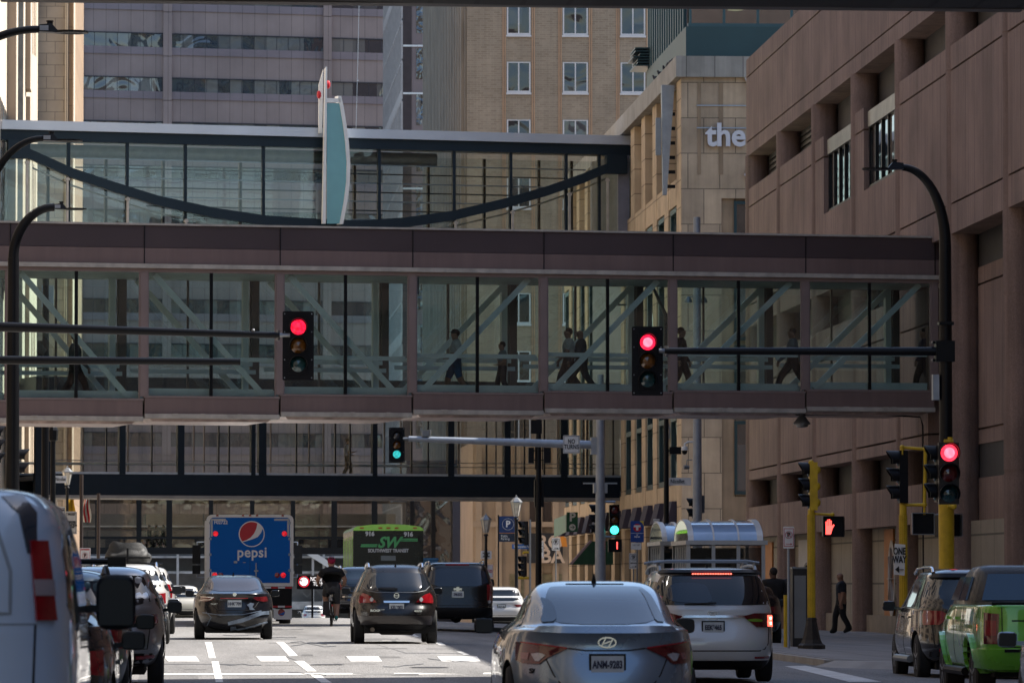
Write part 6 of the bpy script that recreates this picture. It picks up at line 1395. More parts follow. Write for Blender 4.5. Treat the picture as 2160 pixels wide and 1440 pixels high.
q = MB(); q.hexa([(cx-w+.04,a.y-.1,b.z+.02),(cx+w-.05,a.y-.12,b.z),(cx+w-.05,a.y-.10,b.z),(cx-w+.04,a.y-.08,b.z+.02),(cx-w+.06,a.y-.1,a.z),(cx+w-.03,a.y-.12,a.z-.02),(cx+w-.03,a.y-.10,a.z-.02),(cx-w+.06,a.y-.08,a.z)]); ow_ = q.build('one_way_sign', signw, yp)
text('lettering', 'ONE\nWAY', .14, (cx+.0,a.y-.13,cz+.08), ink, ow_, bold=.006, sx=.62)
q = MB(); q.bar((cx-.02,a.y-.125,b.z+.12),(cx+.08,a.y-.125,b.z+.12),.01,.045,(0,1,0)); q.prism([(cx-.01,a.y-.13,b.z+.05),(cx-.01,a.y-.13,b.z+.19),(cx-.09,a.y-.13,b.z+.12)],(0,.01,0)); q.build('arrow', ink, ow_)
# ---- yellow post with red hand
S = 97
p = at(1711, 1075, S); g = G(1711, 1378).z if False else gz(p.x, p.y)+.14
rp = root('signal_post', 'yellow signal post with a glowing red hand, standing on the corner pavement', 'traffic light', (p.x, p.y, g))
q = MB(); q.tube([(p.x,p.y,g+.4),(p.x,p.y,p.z)], .078, 16)
for k in range(12): a = 2*math.pi*k/12; q.tube([(p.x+.078*math.cos(a),p.y+.078*math.sin(a),g+.45),(p.x+.078*math.cos(a),p.y+.078*math.sin(a),p.z-.1)], .012, 5)
q.build('pole', yellow, rp, 30)
q = MB(); q.lathe([(.30,0),(.30,.08),(.24,.12),(.2,.2),(.15,.42),(.11,.62),(.12,.64),(.1,.68)], (p.x,p.y,g), 8); q.build('pole_base', mat('cast_iron', (.035,.03,.026), .6, .3, .3, 6), rp)
signal_head(rp, V3(at(1706,1025,S),.02,.1), [greendk]*3, plate=False, housing=yellow, ang=R(-90), visor=.25, sc_=.98)
q = MB()
for k in range(3): z = at(0,1025,S).z+.355-.355*k; q.ball((p.x+.12,p.y,z),.09,(1,1,1.1))
q.ball((p.x,p.y,at(0,975,S).z),.06); q.build('housing_back', yellow, rp, 50)
q = MB(); q.tube([at(1718,1083,S), at(1757,1085,S)], .03, 10); q.ball(at(1756,1085,S), .05); q.build('arm', yellow, rp, 40); pedbox(rp, at(1758,1110,S), 'hand')
# ---- left mast arms
S = 110
lm = root('signal_mast', 'black mast with a long arm holding the red signal at centre left', 'traffic light', (-6.2, at(0,700,S).y, 0))
q = MB(); e = at(-330, 680, S); q.tube([(e.x,e.y,-.1),(e.x,e.y,7)], [.2,.16], 16); q.build('pole', black, lm, 40)
q = MB(); q.tube([e, at(0,689,S), at(590,707,S)], [.12,.095,.06], 14); q.build('signal_arm', black, lm, 40)
q = MB(); q.tube([V3(at(586,707,S),0,0,-.1),V3(at(586,707,S),0,0,.1)],.04,8); q.tube([at(586,707,S),at(612,707,S)],.04,8); q.ball(at(534,697,S),.035); q.build('arm_clamp', greym, lm)
signal_head(lm, at(629, 729, S), [lampmat('signal_red_deep', (.9,.01,.04), 1.3, .35), amberdk, greendk])
S = 100
l2 = root('mast_arm', 'black mast with a bare open ended arm below the red signal arm', 'mast', (-7, at(0,760,S).y, 0))
q = MB(); e = at(-330, 757, S); q.tube([(e.x,e.y,-.1),(e.x,e.y,7)], [.2,.16], 16); q.build('pole', black, l2, 40)
q = MB(); q.tube([e, at(0,759,S), at(507,763,S)], [.10,.09,.07], 14); q.build('arm', black, l2, 40)
# ---- grey mast with no turns sign
S = 60
p = at(1266, 790, S); g = gz(p.x,p.y)+.1
gm = root('signal_mast', 'pale grey mast with a no turns sign on its arm and green signals', 'traffic light', (p.x,p.y,g))
q = MB(); q.tube([(p.x,p.y,g-.1),(p.x,p.y,p.z)], [.21,.125], 18); q.build('pole', galv, gm, 40)
q = MB(); q.tube([at(862,925,S), at(1250,938,S)], [.095,.15], 16); q.build('signal_arm', galv, gm, 40)
q = MB(); c_ = at(1258,940,S); q.box(c_.x-.2,c_.x+.1,c_.y-.2,c_.y+.2,c_.z-.3,c_.z+.3); c_ = at(1266,1026,S); q.box(c_.x-.24,c_.x+.24,c_.y-.24,c_.y+.24,c_.z-.22,c_.z+.12); q.bar(V3(c_,-.6,0,.12),V3(c_,.6,0,.12),.05,.05); q.build('bracket', mat('pale_grey_metal', (.35,.36,.36), .5, .2), gm)
q = MB(); q.tube([at(850,925,S), at(866,925,S)], .05, 8); q.tube([at(905,906,S),at(905,918,S)],.07,8); q.box(*(lambda c: (c.x-.3,c.x-.05,c.y-.1,c.y+.1,c.z-.08,c.z+.12))(at(908,915,S))); q.build('detector', greym, gm)
signal_head(gm, at(837,938,S), [mat('lens_clear_dark', (.04,.04,.045), .08, coat=1), amberdk, teallit], sc_=.93)
a, b = at(1187,918,S+.3), at(1222,956,S+.3); cx, cz = (a.x+b.x)/2, (a.z+b.z)/2
q = MB(); q.prism([(cx+x, a.y-.2, z) for x, z in rrect((b.x-a.x)/2, b.z, a.z, .04, 3)], (0,.02,0)); ntp = q.build('no_turns_sign', signw, gm)
text('lettering', 'NO\nTURNS', .16, (cx, a.y-.21, cz), ink, ntp, bold=.004, sx=.70, space=1.05)
q = MB(); w, h2 = (b.x-a.x)/2*.93, (a.z-b.z)/2*.94
for (x0,x1,z0,z1_) in ((-w,w,h2-.015,h2),(-w,w,-h2,-h2+.015),(-w,-w+.015,-h2+.015,h2-.015),(w-.015,w,-h2+.015,h2-.015)): q.box(cx+x0,cx+x1,a.y-.206,a.y-.201,cz+z0,cz+z1_)
q.build('border', ink, ntp)
signal_head(gm, at(1296,1096,S), [reddk, amberdk, greenlit], plate=False, sc_=1.0)
signal_head(gm, V3(at(1256,1095,S),0,.2), [greendk]*3, plate=False, ang=R(-90), name='side_signal_head')
q = MB(); q.tube([at(1266,1058,S), at(1298,1058,S)], .04, 8); q.tube([at(1266,1131,S), at(1298,1132,S)], .04, 8); q.build('signal_bracket', galv, gm)
pedbox(gm, at(1297,1150,S), 'bar')
# ---- second grey pole with cameras
S = 62
p = at(1470, 458, S); g = gz(p.x,p.y)+.1
g2 = root('camera_pole', 'pale grey pole with a white dome camera and floodlights beside the sandstone corner', 'pole', (p.x,p.y,g))
q = MB(); q.tube([(p.x,p.y,g-.1),(p.x,p.y,p.z)], [.17,.12], 18); q.build('pole', galv, g2, 40)
q = MB(); c_ = at(1444,948,S); q.lathe([(.02,.12),(.1,.1),(.12,.0),(.12,-.02)], c_, 14); q.tube([V3(c_,0,0,.1),V3(c_,.0,0,.2),V3(c_,.12,0,.26),(p.x,c_.y,c_.z+.26)], .03, 8); q.build('dome_camera', white, g2, 40)
q = MB(); q.lathe([(.1,0),(.09,-.08),(.04,-.13),(.001,-.14)], V3(c_,0,0,-.03), 14); q.build('camera_glass', black, g2, 40)
q = MB(); c_ = at(1448,985,S); q.tube([V3(c_,-.1,-.05,0),V3(c_,.08,0,0)], .07, 10); q.tube([V3(c_,0,0,.05),V3(c_,.02,0,.25),V3(c_,.2,0,.25)], .02, 6); q.build('camera', greym, g2)
for sx in (-1,1): q = MB(); c_ = V3(at(1468,632,S),sx*.26,0,0); q.lathe([(.05,.1),(.12,0),(.13,-.1),(.01,-.12)], c_, 12); q.tube([V3(c_,0,0,.08),V3(c_,-sx*.2,0,.12)], .02, 6); q.build('floodlight', greym, g2, 40)
hd = signal_head(g2, V3(at(1462,1072,S),0,.1), [greendk]*2, plate=False, ang=R(-90), name='side_signal_head'); q = MB(); c_ = at(1474,1066,S); q.box(c_.x-.1,c_.x+.2,c_.y,c_.y+.1,c_.z-.25,c_.z+.35); q.build('signal_back', mat('grey_blue_box', (.06,.07,.09), .5), g2)
# ---- black poles with street names
def black_pole(label, px, top, s, r=.10, cat='pole', name='lamp_pole'):
    p = at(px, top, s); g = gz(p.x,p.y)+.1; rt = root(name, label, cat, (p.x,p.y,g)); q = MB(); q.tube([(p.x,p.y,g-.1),(p.x,p.y,g+.7),(p.x,p.y,g+.75),(p.x,p.y,p.z)], [r*1.7,r*1.6,r,r*.8], 14); q.build('pole', black, rt, 40); return rt, p
def name_plate(rt, px0, py0, px1, py1, s, body, m_=signw, ik=ink, sx=.85, al='CENTER'):
    a, b = at(px0,py0,s), at(px1,py1,s); q = MB(); q.box(a.x,b.x,a.y-.02,a.y,b.z,a.z); o = q.build('street_name_plate', m_, rt)
    text('lettering', body, (a.z-b.z)*.52, ((a.x+b.x)/2 if al == 'CENTER' else a.x+.05, a.y-.025,(a.z+b.z)/2), ik, o, bold=.003, sx=sx, align=al)
rt, p = black_pole('slim black pole with a white Nicollet name plate, right of the grey mast', 1405, 660, 64, .09)
name_plate(rt, 1411, 1007, 1458, 1023, 64, 'Nicollet', sx=.8, al='LEFT')
q = MB(); c_ = at(1424,950,64); q.box(c_.x-.19,c_.x+.19,c_.y-.15,c_.y+.1,c_.z-.12,c_.z+.12); q.tube([V3(c_,-.3,0,0),V3(c_,-.1,0,0)],.04,8); q.build('equipment_box', blackm, rt)
q = MB(); q.tube([at(1408,890,64),at(1413,905,64),at(1411,925,64)],.03,6); q.build('cable', galv, rt)
c_ = at(1300,650,64)
q = MB(); q.tube([V3(p,0,0,-.1), V3(p,-.5,0,1.0), V3(at(1345,640,64),0,0,0)], [.07,.06,.05], 10); lamp_head(q, at(1345,640,64), -1); q.build('lamp_arm', black, rt, 40)
rt, p = black_pole('black lamp post with a Nicollet name plate on the left pavement', 112, 905, 60, .11)
name_plate(rt, 116, 1003, 140, 1018, 60, 'Nicollet', sx=.62)
q = MB(); q.lathe([(.10,0),(.16,.05),(.18,.4),(.14,.5),(.06,.6)], V3(at(112,925,60),0,0,-.1), 8); q.build('finial', black, rt)
rt, p = black_pole('thick dark post rising beside the left edge behind the van', 97, 545, 66, .13)
q = MB(); c_ = at(100,625,66); q.box(c_.x-.18,c_.x+.2,c_.y-.1,c_.y+.1,c_.z-.35,c_.z+.35); q.build('sign_back', galv, rt); q = MB(); c_ = at(92,745,66); q.box(c_.x-.2,c_.x+.1,c_.y-.1,c_.y+.1,c_.z-.5,c_.z+.4); q.build('equipment_box', blackm, rt)
for px, tp, s_, lb_ in ((172,1000,55,'first brown post right of the parking signs on the left pavement'),(208,1040,50,'thinner brown post near the flags on the left pavement')):
    p = at(px,tp,s_); rt = root('post', lb_, 'post', (p.x,p.y,gz(p.x,p.y))); q = MB(); q.tube([(p.x,p.y,gz(p.x,p.y)),(p.x,p.y,p.z)], .07, 12); q.build('pole', mat('bronze', (.05,.035,.03), .5, .3), rt, 40)
# lanterns
def lantern(label, px, top, s, sc_=1.0):
    p = at(px, top, s); g = gz(p.x,p.y)+.1; rt = root('lamp_post', label, 'lamp post', (p.x,p.y,g), 'small lantern lamp posts'); z = p.z
    q = MB(); q.lathe([(.2,0),(.2,.3),(.13,.4),(.07,.6),(.065,z-g-1.0),(.12,z-g-.98),(.08,z-g-.9)], (p.x,p.y,g), 12); q.build('pole', black, rt, 40)
    q = MB(); q.lathe([(.10,-.85),(.22,-.3),(.21,-.29),(.09,-.84)], (p.x,p.y,z), 6); q.build('lantern_glass', mat('lantern_glass', (.45,.42,.36), .3, 0, .2, 8), rt)
    q = MB(); q.lathe([(.26,-.30),(.25,-.26),(.12,-.12),(.04,-.08),(.03,-.02),(.001,.02)], (p.x,p.y,z), 6)
    for k in range(6): a = 2*math.pi*k/6; q.tube([(p.x+.1*math.cos(a),p.y+.1*math.sin(a),z-.86),(p.x+.225*math.cos(a),p.y+.225*math.sin(a),z-.3)], .014, 5)
    q.build('lantern_cap', greym, rt)
lantern('lantern lamp post left of the blue parking sign', 1025, 1082, 48); lantern('lantern lamp post directly right of the blue parking sign', 1089, 1044, 52)
lantern('lantern lamp post at far left beyond the white van', 142, 982, 47)
# banner pole with brackets at 1135
rt, p = black_pole('black utility pole with antenna boxes in front of the dark skyway', 1136, 880, 58, .12)
q = MB()
for (px, py, w_, h2) in ((1131,900,.2,.25),(1120,960,.1,.28),(1154,960,.13,.28),(1137,1040,.17,.5)):
    c_ = at(px,py,58); q.box(c_.x-w_,c_.x+w_,c_.y-.15,c_.y+.15,c_.z-h2,c_.z+h2)
for dx in (-.12,-.05,.06,.13): q.tube([V3(at(1136,940,58),dx,-.12,0), V3(at(1136,990,58),dx,-.12,0)], .02, 6)
q.bar(at(1116,950,58), at(1158,950,58), .06, .05); q.bar(at(1116,970,58), at(1158,970,58), .06, .05); q.build('antenna_boxes', blackm, rt)
# parking sign
rt, pl_, cx, y, z0, z1 = sign_at('parking_sign', 'tall blue public parking sign with a white P in a ring', 1053, 1088, 1090, 1142, 50, mat('sign_blue', (.008,.035,.13), .5), (), r=.02, border=None, post=False)
for e in (-.43,.37): q = MB(); q.box(cx+e,cx+e+.06,y,y+.1,gz(cx,y),z1+.05); q.build('post', black, rt)
q = MB()
for k in range(24): a, b = 2*math.pi*k/24, 2*math.pi*(k+1)/24; q.bar((cx+.24*math.cos(a),y-.015,z1-.34+.24*math.sin(a)),(cx+.24*math.cos(b),y-.015,z1-.34+.24*math.sin(b)),.01,.04,(0,1,0))
q.build('ring', signw, pl_); text('lettering', 'P', .27, (cx,y-.02,z1-.34), signw, pl_, bold=.012)
q = MB(); q.box(cx-.37,cx+.37,y-.013,y-.011,z1-.72,z1-.70); q.build('divider', mat('sign_orange', (.6,.22,.03), .5), pl_)
q = MB(); q.box(cx-.36,cx+.36,y-.013,y-.0115,z0+.01,z1-.73); q.build('lower_panel', mat('sign_navy', (.01,.02,.04), .5), pl_)
text('lettering', 'Public\nParking', .10, (cx-.30,y-.018,z0+.18), signw, pl_, sx=.9, align='LEFT')
# marquette signals
S = 50
p = at(1118, 1095, S); rt = root('signal_post', 'small distant signal post with a blue Marquette street plate', 'traffic light', (p.x,p.y,gz(p.x,p.y)+.1))
q = MB(); q.tube([(p.x,p.y,gz(p.x,p.y)),p], .05, 10); q.build('pole', greym, rt, 40)
name_plate(rt, 1080, 1147, 1120, 1157, S, 'S Marquette Av', mat('sign_blue2', (.02,.13,.42), .5), signw, sx=.72)
signal_head(rt, V3(at(1104,1124,S),0,.1), [greendk]*3, plate=False, ang=R(-70), sc_=.95); signal_head(rt, V3(at(1102,1195,S),0,.1), [greendk]*3, plate=False, ang=R(-70), sc_=.85)
q = MB(); q.tube([at(1104,1168,S),at(1104,1164,S),at(1118,1164,S)],.05,8); q.tube([at(1092,1218,S),at(1118,1218,S)],.06,8); q.build('bracket', yellow, rt)
# small signs
def tiny(px0, py0, px1, py1, s, label, lines, np=None, **k):
    rt, pl_, cx, y, z0, z1 = sign_at('street_sign', label, px0, py0, px1, py1, s, lines=lines, **k)
    if np: nopark(pl_, cx, y, z0+(z1-z0)*np[0], np[1], np[2] is not None, z0+(z1-z0)*(np[2] or 0), np[3] if len(np) > 3 else redink)
    return rt, pl_, cx, y, z0, z1
tiny(1132,1141,1147,1176,52,'narrow white no stopping sign beside the black utility pole', (('NO',.85,.09,ink,.8),('STOPPING',.7,.045,ink,.7),('7 AM\n9 AM',.45,.07,ink,.8)))
tiny(1164,1134,1181,1160,52,'white no parking sign with ring in front of the restaurant', (), (.66,.10,.16,ink))
tiny(1014,1161,1037,1178,48,'small white notice below the left lantern', (('NO PARK\nHERE\nANYTIME',.5,.06,ink,.9),), border=None)
tiny(1027,1190,1040,1218,48,'pale pink notice low beside the left lantern', (('TOW\nAWAY',.5,.06,redink,.9),), border=redink)
tiny(1327,1166,1346,1199,60,'white no parking bus stop sign below the blue transit sign', (('BUS STOP',.36,.045,ink,.8),), (.7,.10,.15,ink))
tiny(1378,1094,1391,1128,60,'small white no parking plate right of the blue transit sign', (), (.66,.09,.2,ink))
tiny(1652,1110,1675,1156,97,'white and red no parking sign on a slim grey post by the bus shelter', (), (.62,.075,.2), postm=galv, border=redink)
r_ = tiny(114,1068,138,1105,70,'white parking sign partly behind the van, upper left one of the pair', (('7PM-6AM',.8,.06,ink,.8),('METERED',.3,.05,ink,.8)), (.8,.05,None)); 
tiny(138,1078,162,1126,72,'white passenger and valet loading zone sign right of its twin', (('7PM-6AM',.86,.05,ink,.75),('PASSENGER\nAND VALET\nLOADING ZONE\n7PM-6AM',.42,.045,ink,.75)), border=ink)
tiny(168,1155,191,1191,66,'white and red no parking sign above the queue of parked cars', (('NO PARKING',.9,.04,redink,.8),), (.55,.09,.15), border=redink)
# transit sign
rt, pl_, cx, y, z0, z1 = sign_at('transit_sign', 'blue and yellow bus stop sign with a white letter T on red', 1330, 1098, 1358, 1143, 60, mat('transit_blue', (.008,.05,.25), .5), (('17\nExpress',.30,.05,signw,.9),), border=None)
q = MB(); q.prism([(cx+.08,y-.012,z1-.005),(cx+.22,y-.012,z1-.005),(cx+.225,y-.012,z1-.18),(cx+.18,y-.012,z1-.08)],(0,-.003,0)); q.build('yellow_corner', mat('transit_yellow', (.6,.45,.02), .5), pl_)
q = MB(); q.lathe([(.14,0),(.14,-.003),(.001,-.003)],(cx,y-.012,z1-.24),20,'y'); q.build('red_disc', mat('transit_red', (.5,.01,.02), .5), pl_)
q = MB(); q.box(cx-.12,cx+.12,y-.022,y-.017,z1-.22,z1-.15); q.box(cx-.04,cx+.04,y-.022,y-.017,z1-.33,z1-.22); q.build('letter_t', signw, pl_)
q = MB(); q.box(cx-.22,cx+.22,y-.015,y-.012,z1-.44,z1-.425); q.build('divider', signw, pl_)
q = MB(); q.box(cx-.22,cx+.14,y-.01,y+.005,z0-.26,z0-.02); sp = q.build('sub_plate', signw, rt); text('lettering', '141 143', .06, (cx-.04,y-.015,z0-.1), ink, sp)
# led sign
a, b = at(626,1213,44), at(692,1242,44); rt = root('led_sign', 'black electronic sign showing a glowing red no left turn symbol', 'sign', ((a.x+b.x)/2,a.y,b.z))
q = MB(); q.box(a.x,b.x,a.y,a.y+.25,b.z,a.z); q.box((a.x+b.x)/2-.05,(a.x+b.x)/2+.05,a.y+.1,a.y+.2,gz(a.x,a.y),b.z); hs = q.build('housing', sigblk, rt)
cx, cz = at(641,1226,44).x, at(641,1226,44).z; er = emat('led_red2', (1,.03,.06), 1.5); ew = emat('led_white', (.9,.85,.85), .8)
q = MB(); q.lathe([(.20,0),(.20,-.01),(.001,-.01)],(cx,a.y-.002,cz),24,'y'); q.build('lit_ground', ew, hs)
q = MB()
for k in range(24): u, v = 2*math.pi*k/24, 2*math.pi*(k+1)/24; q.bar((cx+.25*math.cos(u),a.y-.02,cz+.25*math.sin(u)),(cx+.25*math.cos(v),a.y-.02,cz+.25*math.sin(v)),.01,.09,(0,1,0))
q.bar((cx-.2,a.y-.025,cz+.17),(cx+.2,a.y-.025,cz-.17),.01,.07,(0,1,0)); q.build('lit_ring', er, hs)
q = MB(); q.bar((cx-.12,a.y-.016,cz+.05),(cx+.1,a.y-.016,cz+.05),.006,.05,(0,1,0)); q.bar((cx+.08,a.y-.016,cz+.05),(cx+.08,a.y-.016,cz-.12),.006,.05,(0,1,0)); q.prism([(cx-.1,a.y-.016,cz+.12),(cx-.1,a.y-.016,cz-.02),(cx-.2,a.y-.016,cz+.05)],(0,.004,0)); q.build('arrow', ink, hs)
text('lit_lettering', 'NO LEFT\nTURN', .20, (at(672,1226,44).x,a.y-.01,cz), ew, hs, sx=.72)
# ---- signal backs at left edge
S = 80
p = at(30,1010,S); rt = root('signal_post', 'black side facing signals with a yellow edge at the far left', 'traffic light', (p.x,p.y,gz(p.x,p.y)))
q = MB(); q.tube([(p.x-.1,p.y,gz(p.x,p.y)),V3(at(30,940,S),-.1,0,0)], .07, 12); q.build('pole', black, rt, 40); q = MB(); c_ = at(30,975,S); q.box(c_.x-.02,c_.x+.02,c_.y-.05,c_.y+.15,c_.z-.5,c_.z+.5); q.build('edge', yellow, rt)
signal_head(rt, V3(at(38,975,S),.0,.1), [greendk]*2, plate=False, ang=R(90), visor=.3)
signal_head(rt, V3(at(-12,940,S),.0,.1), [greendk]*3, plate=False, ang=R(90), visor=.3, name='side_signal_head')
# ---- bus shelters
shf = mat('shelter_frame', (.42,.43,.43), .45, .3, .1); shr = mat('shelter_roof', (.34,.50,.74), .12, 0, .1, coat=1); shg = thin_glass('shelter_glass', (.60,.62,.62), .06)  # sky blue is painted into the opaque roof glazing
def shelter(label, px0, px1, py_e, s, dep=4.3, n=3):
    a, b = at(px0, py_e, s), at(px1, py_e, s); y0, y1 = a.y, a.y+dep; g = gz((a.x+b.x)/2, y0)+.14; ze = a.z
    rt = root('bus_shelter', label, 'bus shelter', ((a.x+b.x)/2, y0, g), 'barrel roofed bus shelters'); x0, x1 = a.x, b.x
    q = MB(); q.box(x0-.08,x1+.12,y0-.1,y1+.1,ze-.12,ze); q.build('eave', shf, rt)
    def arc(x, off=0): return [(x, y0+dep/2-dep/2*math.cos(math.pi*k/14), ze+(.58+off)*math.sin(math.pi*k/14)) for k in range(15)]
    q = MB(); A = [q.v(p) for p in arc(x0)]; B = [q.v(p) for p in arc(x1)]
    for k in range(14): q.f((A[k],A[k+1],B[k+1],B[k]))
    q.build('roof_glazing', shr, rt, 60)
    for k in range(n+1):
        x = x0+(x1-x0)*k/n; w = .16 if k in (0, n) else .05; q = MB(); w0 = x-w if k == n else x
        P0, P1 = arc(w0-.01, .03), arc(w0+w-.01, .03); P2, P3 = arc(w0-.01, -.01), arc(w0+w-.01, -.01)
        for j in range(14): q.hexa([P2[j],P3[j],P3[j+1],P2[j+1],P0[j],P1[j],P1[j+1],P0[j+1]])
        q.build('roof_rib', white, rt, 40)
    q = MB(); q.prism(arc(x0-.004)[::-1], (.003,0,0)); q.build('gable', thin_glass('gable_glass', (.5,.48,.45), .25), rt)
    for k in range(n+1): x = x0+(x1-x0)*k/n; q = MB(); q.box(x-.05,x+.05,y0-.04,y0+.04,g,ze-.121); q.build('post', shf, rt)
    for k in range(1, 7): y = y0+dep*k/6; q = MB(); q.box(x0-.03,x0+.03,y-.04,y+.04,g,ze-.121); q.build('post', shf, rt)
    for k in range(2): x = x0+(x1-x0)*k; q = MB(); q.box(x-.05,x+.05,y1-.04,y1+.04,g,ze-.121); q.build('post', shf, rt)
    q = MB(); q.box(x0,x1,y0-.01,y0+.01,g+.15,ze-.2); q.build('front_glass', shg, rt); q = MB(); q.box(x0-.01,x0+.01,y0,y1,g+.15,ze-.2); q.build('side_glass', shg, rt)
    q = MB(); q.box(x0+.1,x1-.1,y1-.05,y1,g,ze-.2); q.build('back_panel', mat('shelter_back', (.05,.055,.06), .4), rt); q = MB(); q.box(x0+.2,x1-.2,y1-.6,y1-.2,g+.42,g+.48); q.build('bench', greym, rt)
    q = MB()
    for k in range(1,4): q.box(x0+(x1-x0)*(k-.7)/3,x0+(x1-x0)*(k-.4)/3,y1-.12,y1-.08,ze-1.0,ze-.45)
    q.build('timetable', mat('paper_grey', (.2,.22,.24), .5), rt)
shelter('nearer glass bus shelter with white ribs and blue barrel roof', 1452, 1611, 1139, 76)
shelter('farther glass bus shelter half hidden behind the nearer one', 1397, 1500, 1141, 70)
# ---- cabinet, bin and bits
p = at(1690, 1370, 94); g = gz(p.x,p.y)+.14; rt = root('utility_cabinet', 'tall dark metal cabinet left of the yellow signal post', 'cabinet', (p.x,p.y,g))
q = MB(); q.box(p.x-.19,p.x+.15,p.y,p.y+.5,g,g+1.75); q.build('housing', mat('cabinet_dark', (.025,.024,.024), .5, .2, .2), rt); q = MB(); q.box(p.x-.21,p.x+.17,p.y-.02,p.y+.52,g+1.75,g+1.79); q.box(p.x-.15,p.x+.11,p.y-.012,p.y,g+.2,g+1.6); q.build('lid', greym, rt)
p = at(1664, 1370, 96); g = gz(p.x,p.y)+.14; rt = root('bollard', 'yellow kerb marker beside the dark cabinet', 'bollard', (p.x,p.y,g)); q = MB(); q.tube([(p.x-.02,p.y+.4,g),(p.x-.02,p.y+.4,g+1.15)], .05, 10); q.build('post', yellow, rt, 40)
# parked black car at the kerb behind the minivan
c = generic('car', 'black car parked at the right kerb behind the white minivan', blk2, 4.5, 1.84, 1.48, .96, mirror_m=black, lamp=taild); placeS(c, 1575, 88, R(-2), .03)
# flags
for px, py, cols, lb_ in ((112,1058,((.05,.10,.35),(.6,.6,.6)),'blue and white flag on the left building, leftmost of the flags'),(148,1065,((.75,.48,.03),(.6,.38,.03)),'yellow flag hanging beside the lantern on the left'),(181,1070,((.55,.02,.04),(.6,.6,.6)),'red and white striped flag hanging rightmost of the flags')):
    p = at(px, py, 44); rt = root('flag', lb_, 'flag', (p.x,p.y,p.z-1), 'flags on the left pavement'); m_ = MB()
    rows = []
    for j in range(9):
        row = []
        for k in range(7): u = k/6; v = j/8; row.append(m_.v((p.x-.22+.44*u+.05*math.sin(v*6+u*3), p.y+.08*math.sin(u*9+v*2), p.z+.7-1.4*v)))
        rows.append(row)
    for j in range(8):
        m_.m = (j//2) % 2 if 'striped' in lb_ else 0
        for k in range(6): m_.m = k % 2 if 'striped' in lb_ else (1 if k > 3 else 0); m_.f((rows[j][k],rows[j][k+1],rows[j+1][k+1],rows[j+1][k]))
    n_ = lb_[:6]; m_.build('cloth', [mat('flag_a'+n_, cols[0], .8), mat('flag_b'+n_, cols[1], .8)], rt, 60)
    m_ = MB(); m_.tube([(p.x-.3,p.y,p.z+1.1),(p.x+.1,p.y,p.z+.6)], .025, 6); m_.build('pole', greym, rt)
# green banner far + orange sign
p = at(876, 1180, 46); rt = root('mailbox', 'blue street bin beside the green bus', 'bin', (p.x+1.0,p.y,gz(p.x,p.y))); x = at(907,1190,46).x; q = MB(); q.box(x-.35,x+.35,p.y,p.y+.6,gz(x,p.y),p.z); q.build('housing', mat('bin_blue', (.02,.10,.22), .5, 0, .3, 5), rt); q = MB(); q.box(x-.38,x+.38,p.y-.03,p.y+.63,p.z,p.z+.08); q.build('lid', mat('bin_lid', (.03,.14,.3), .5), rt)
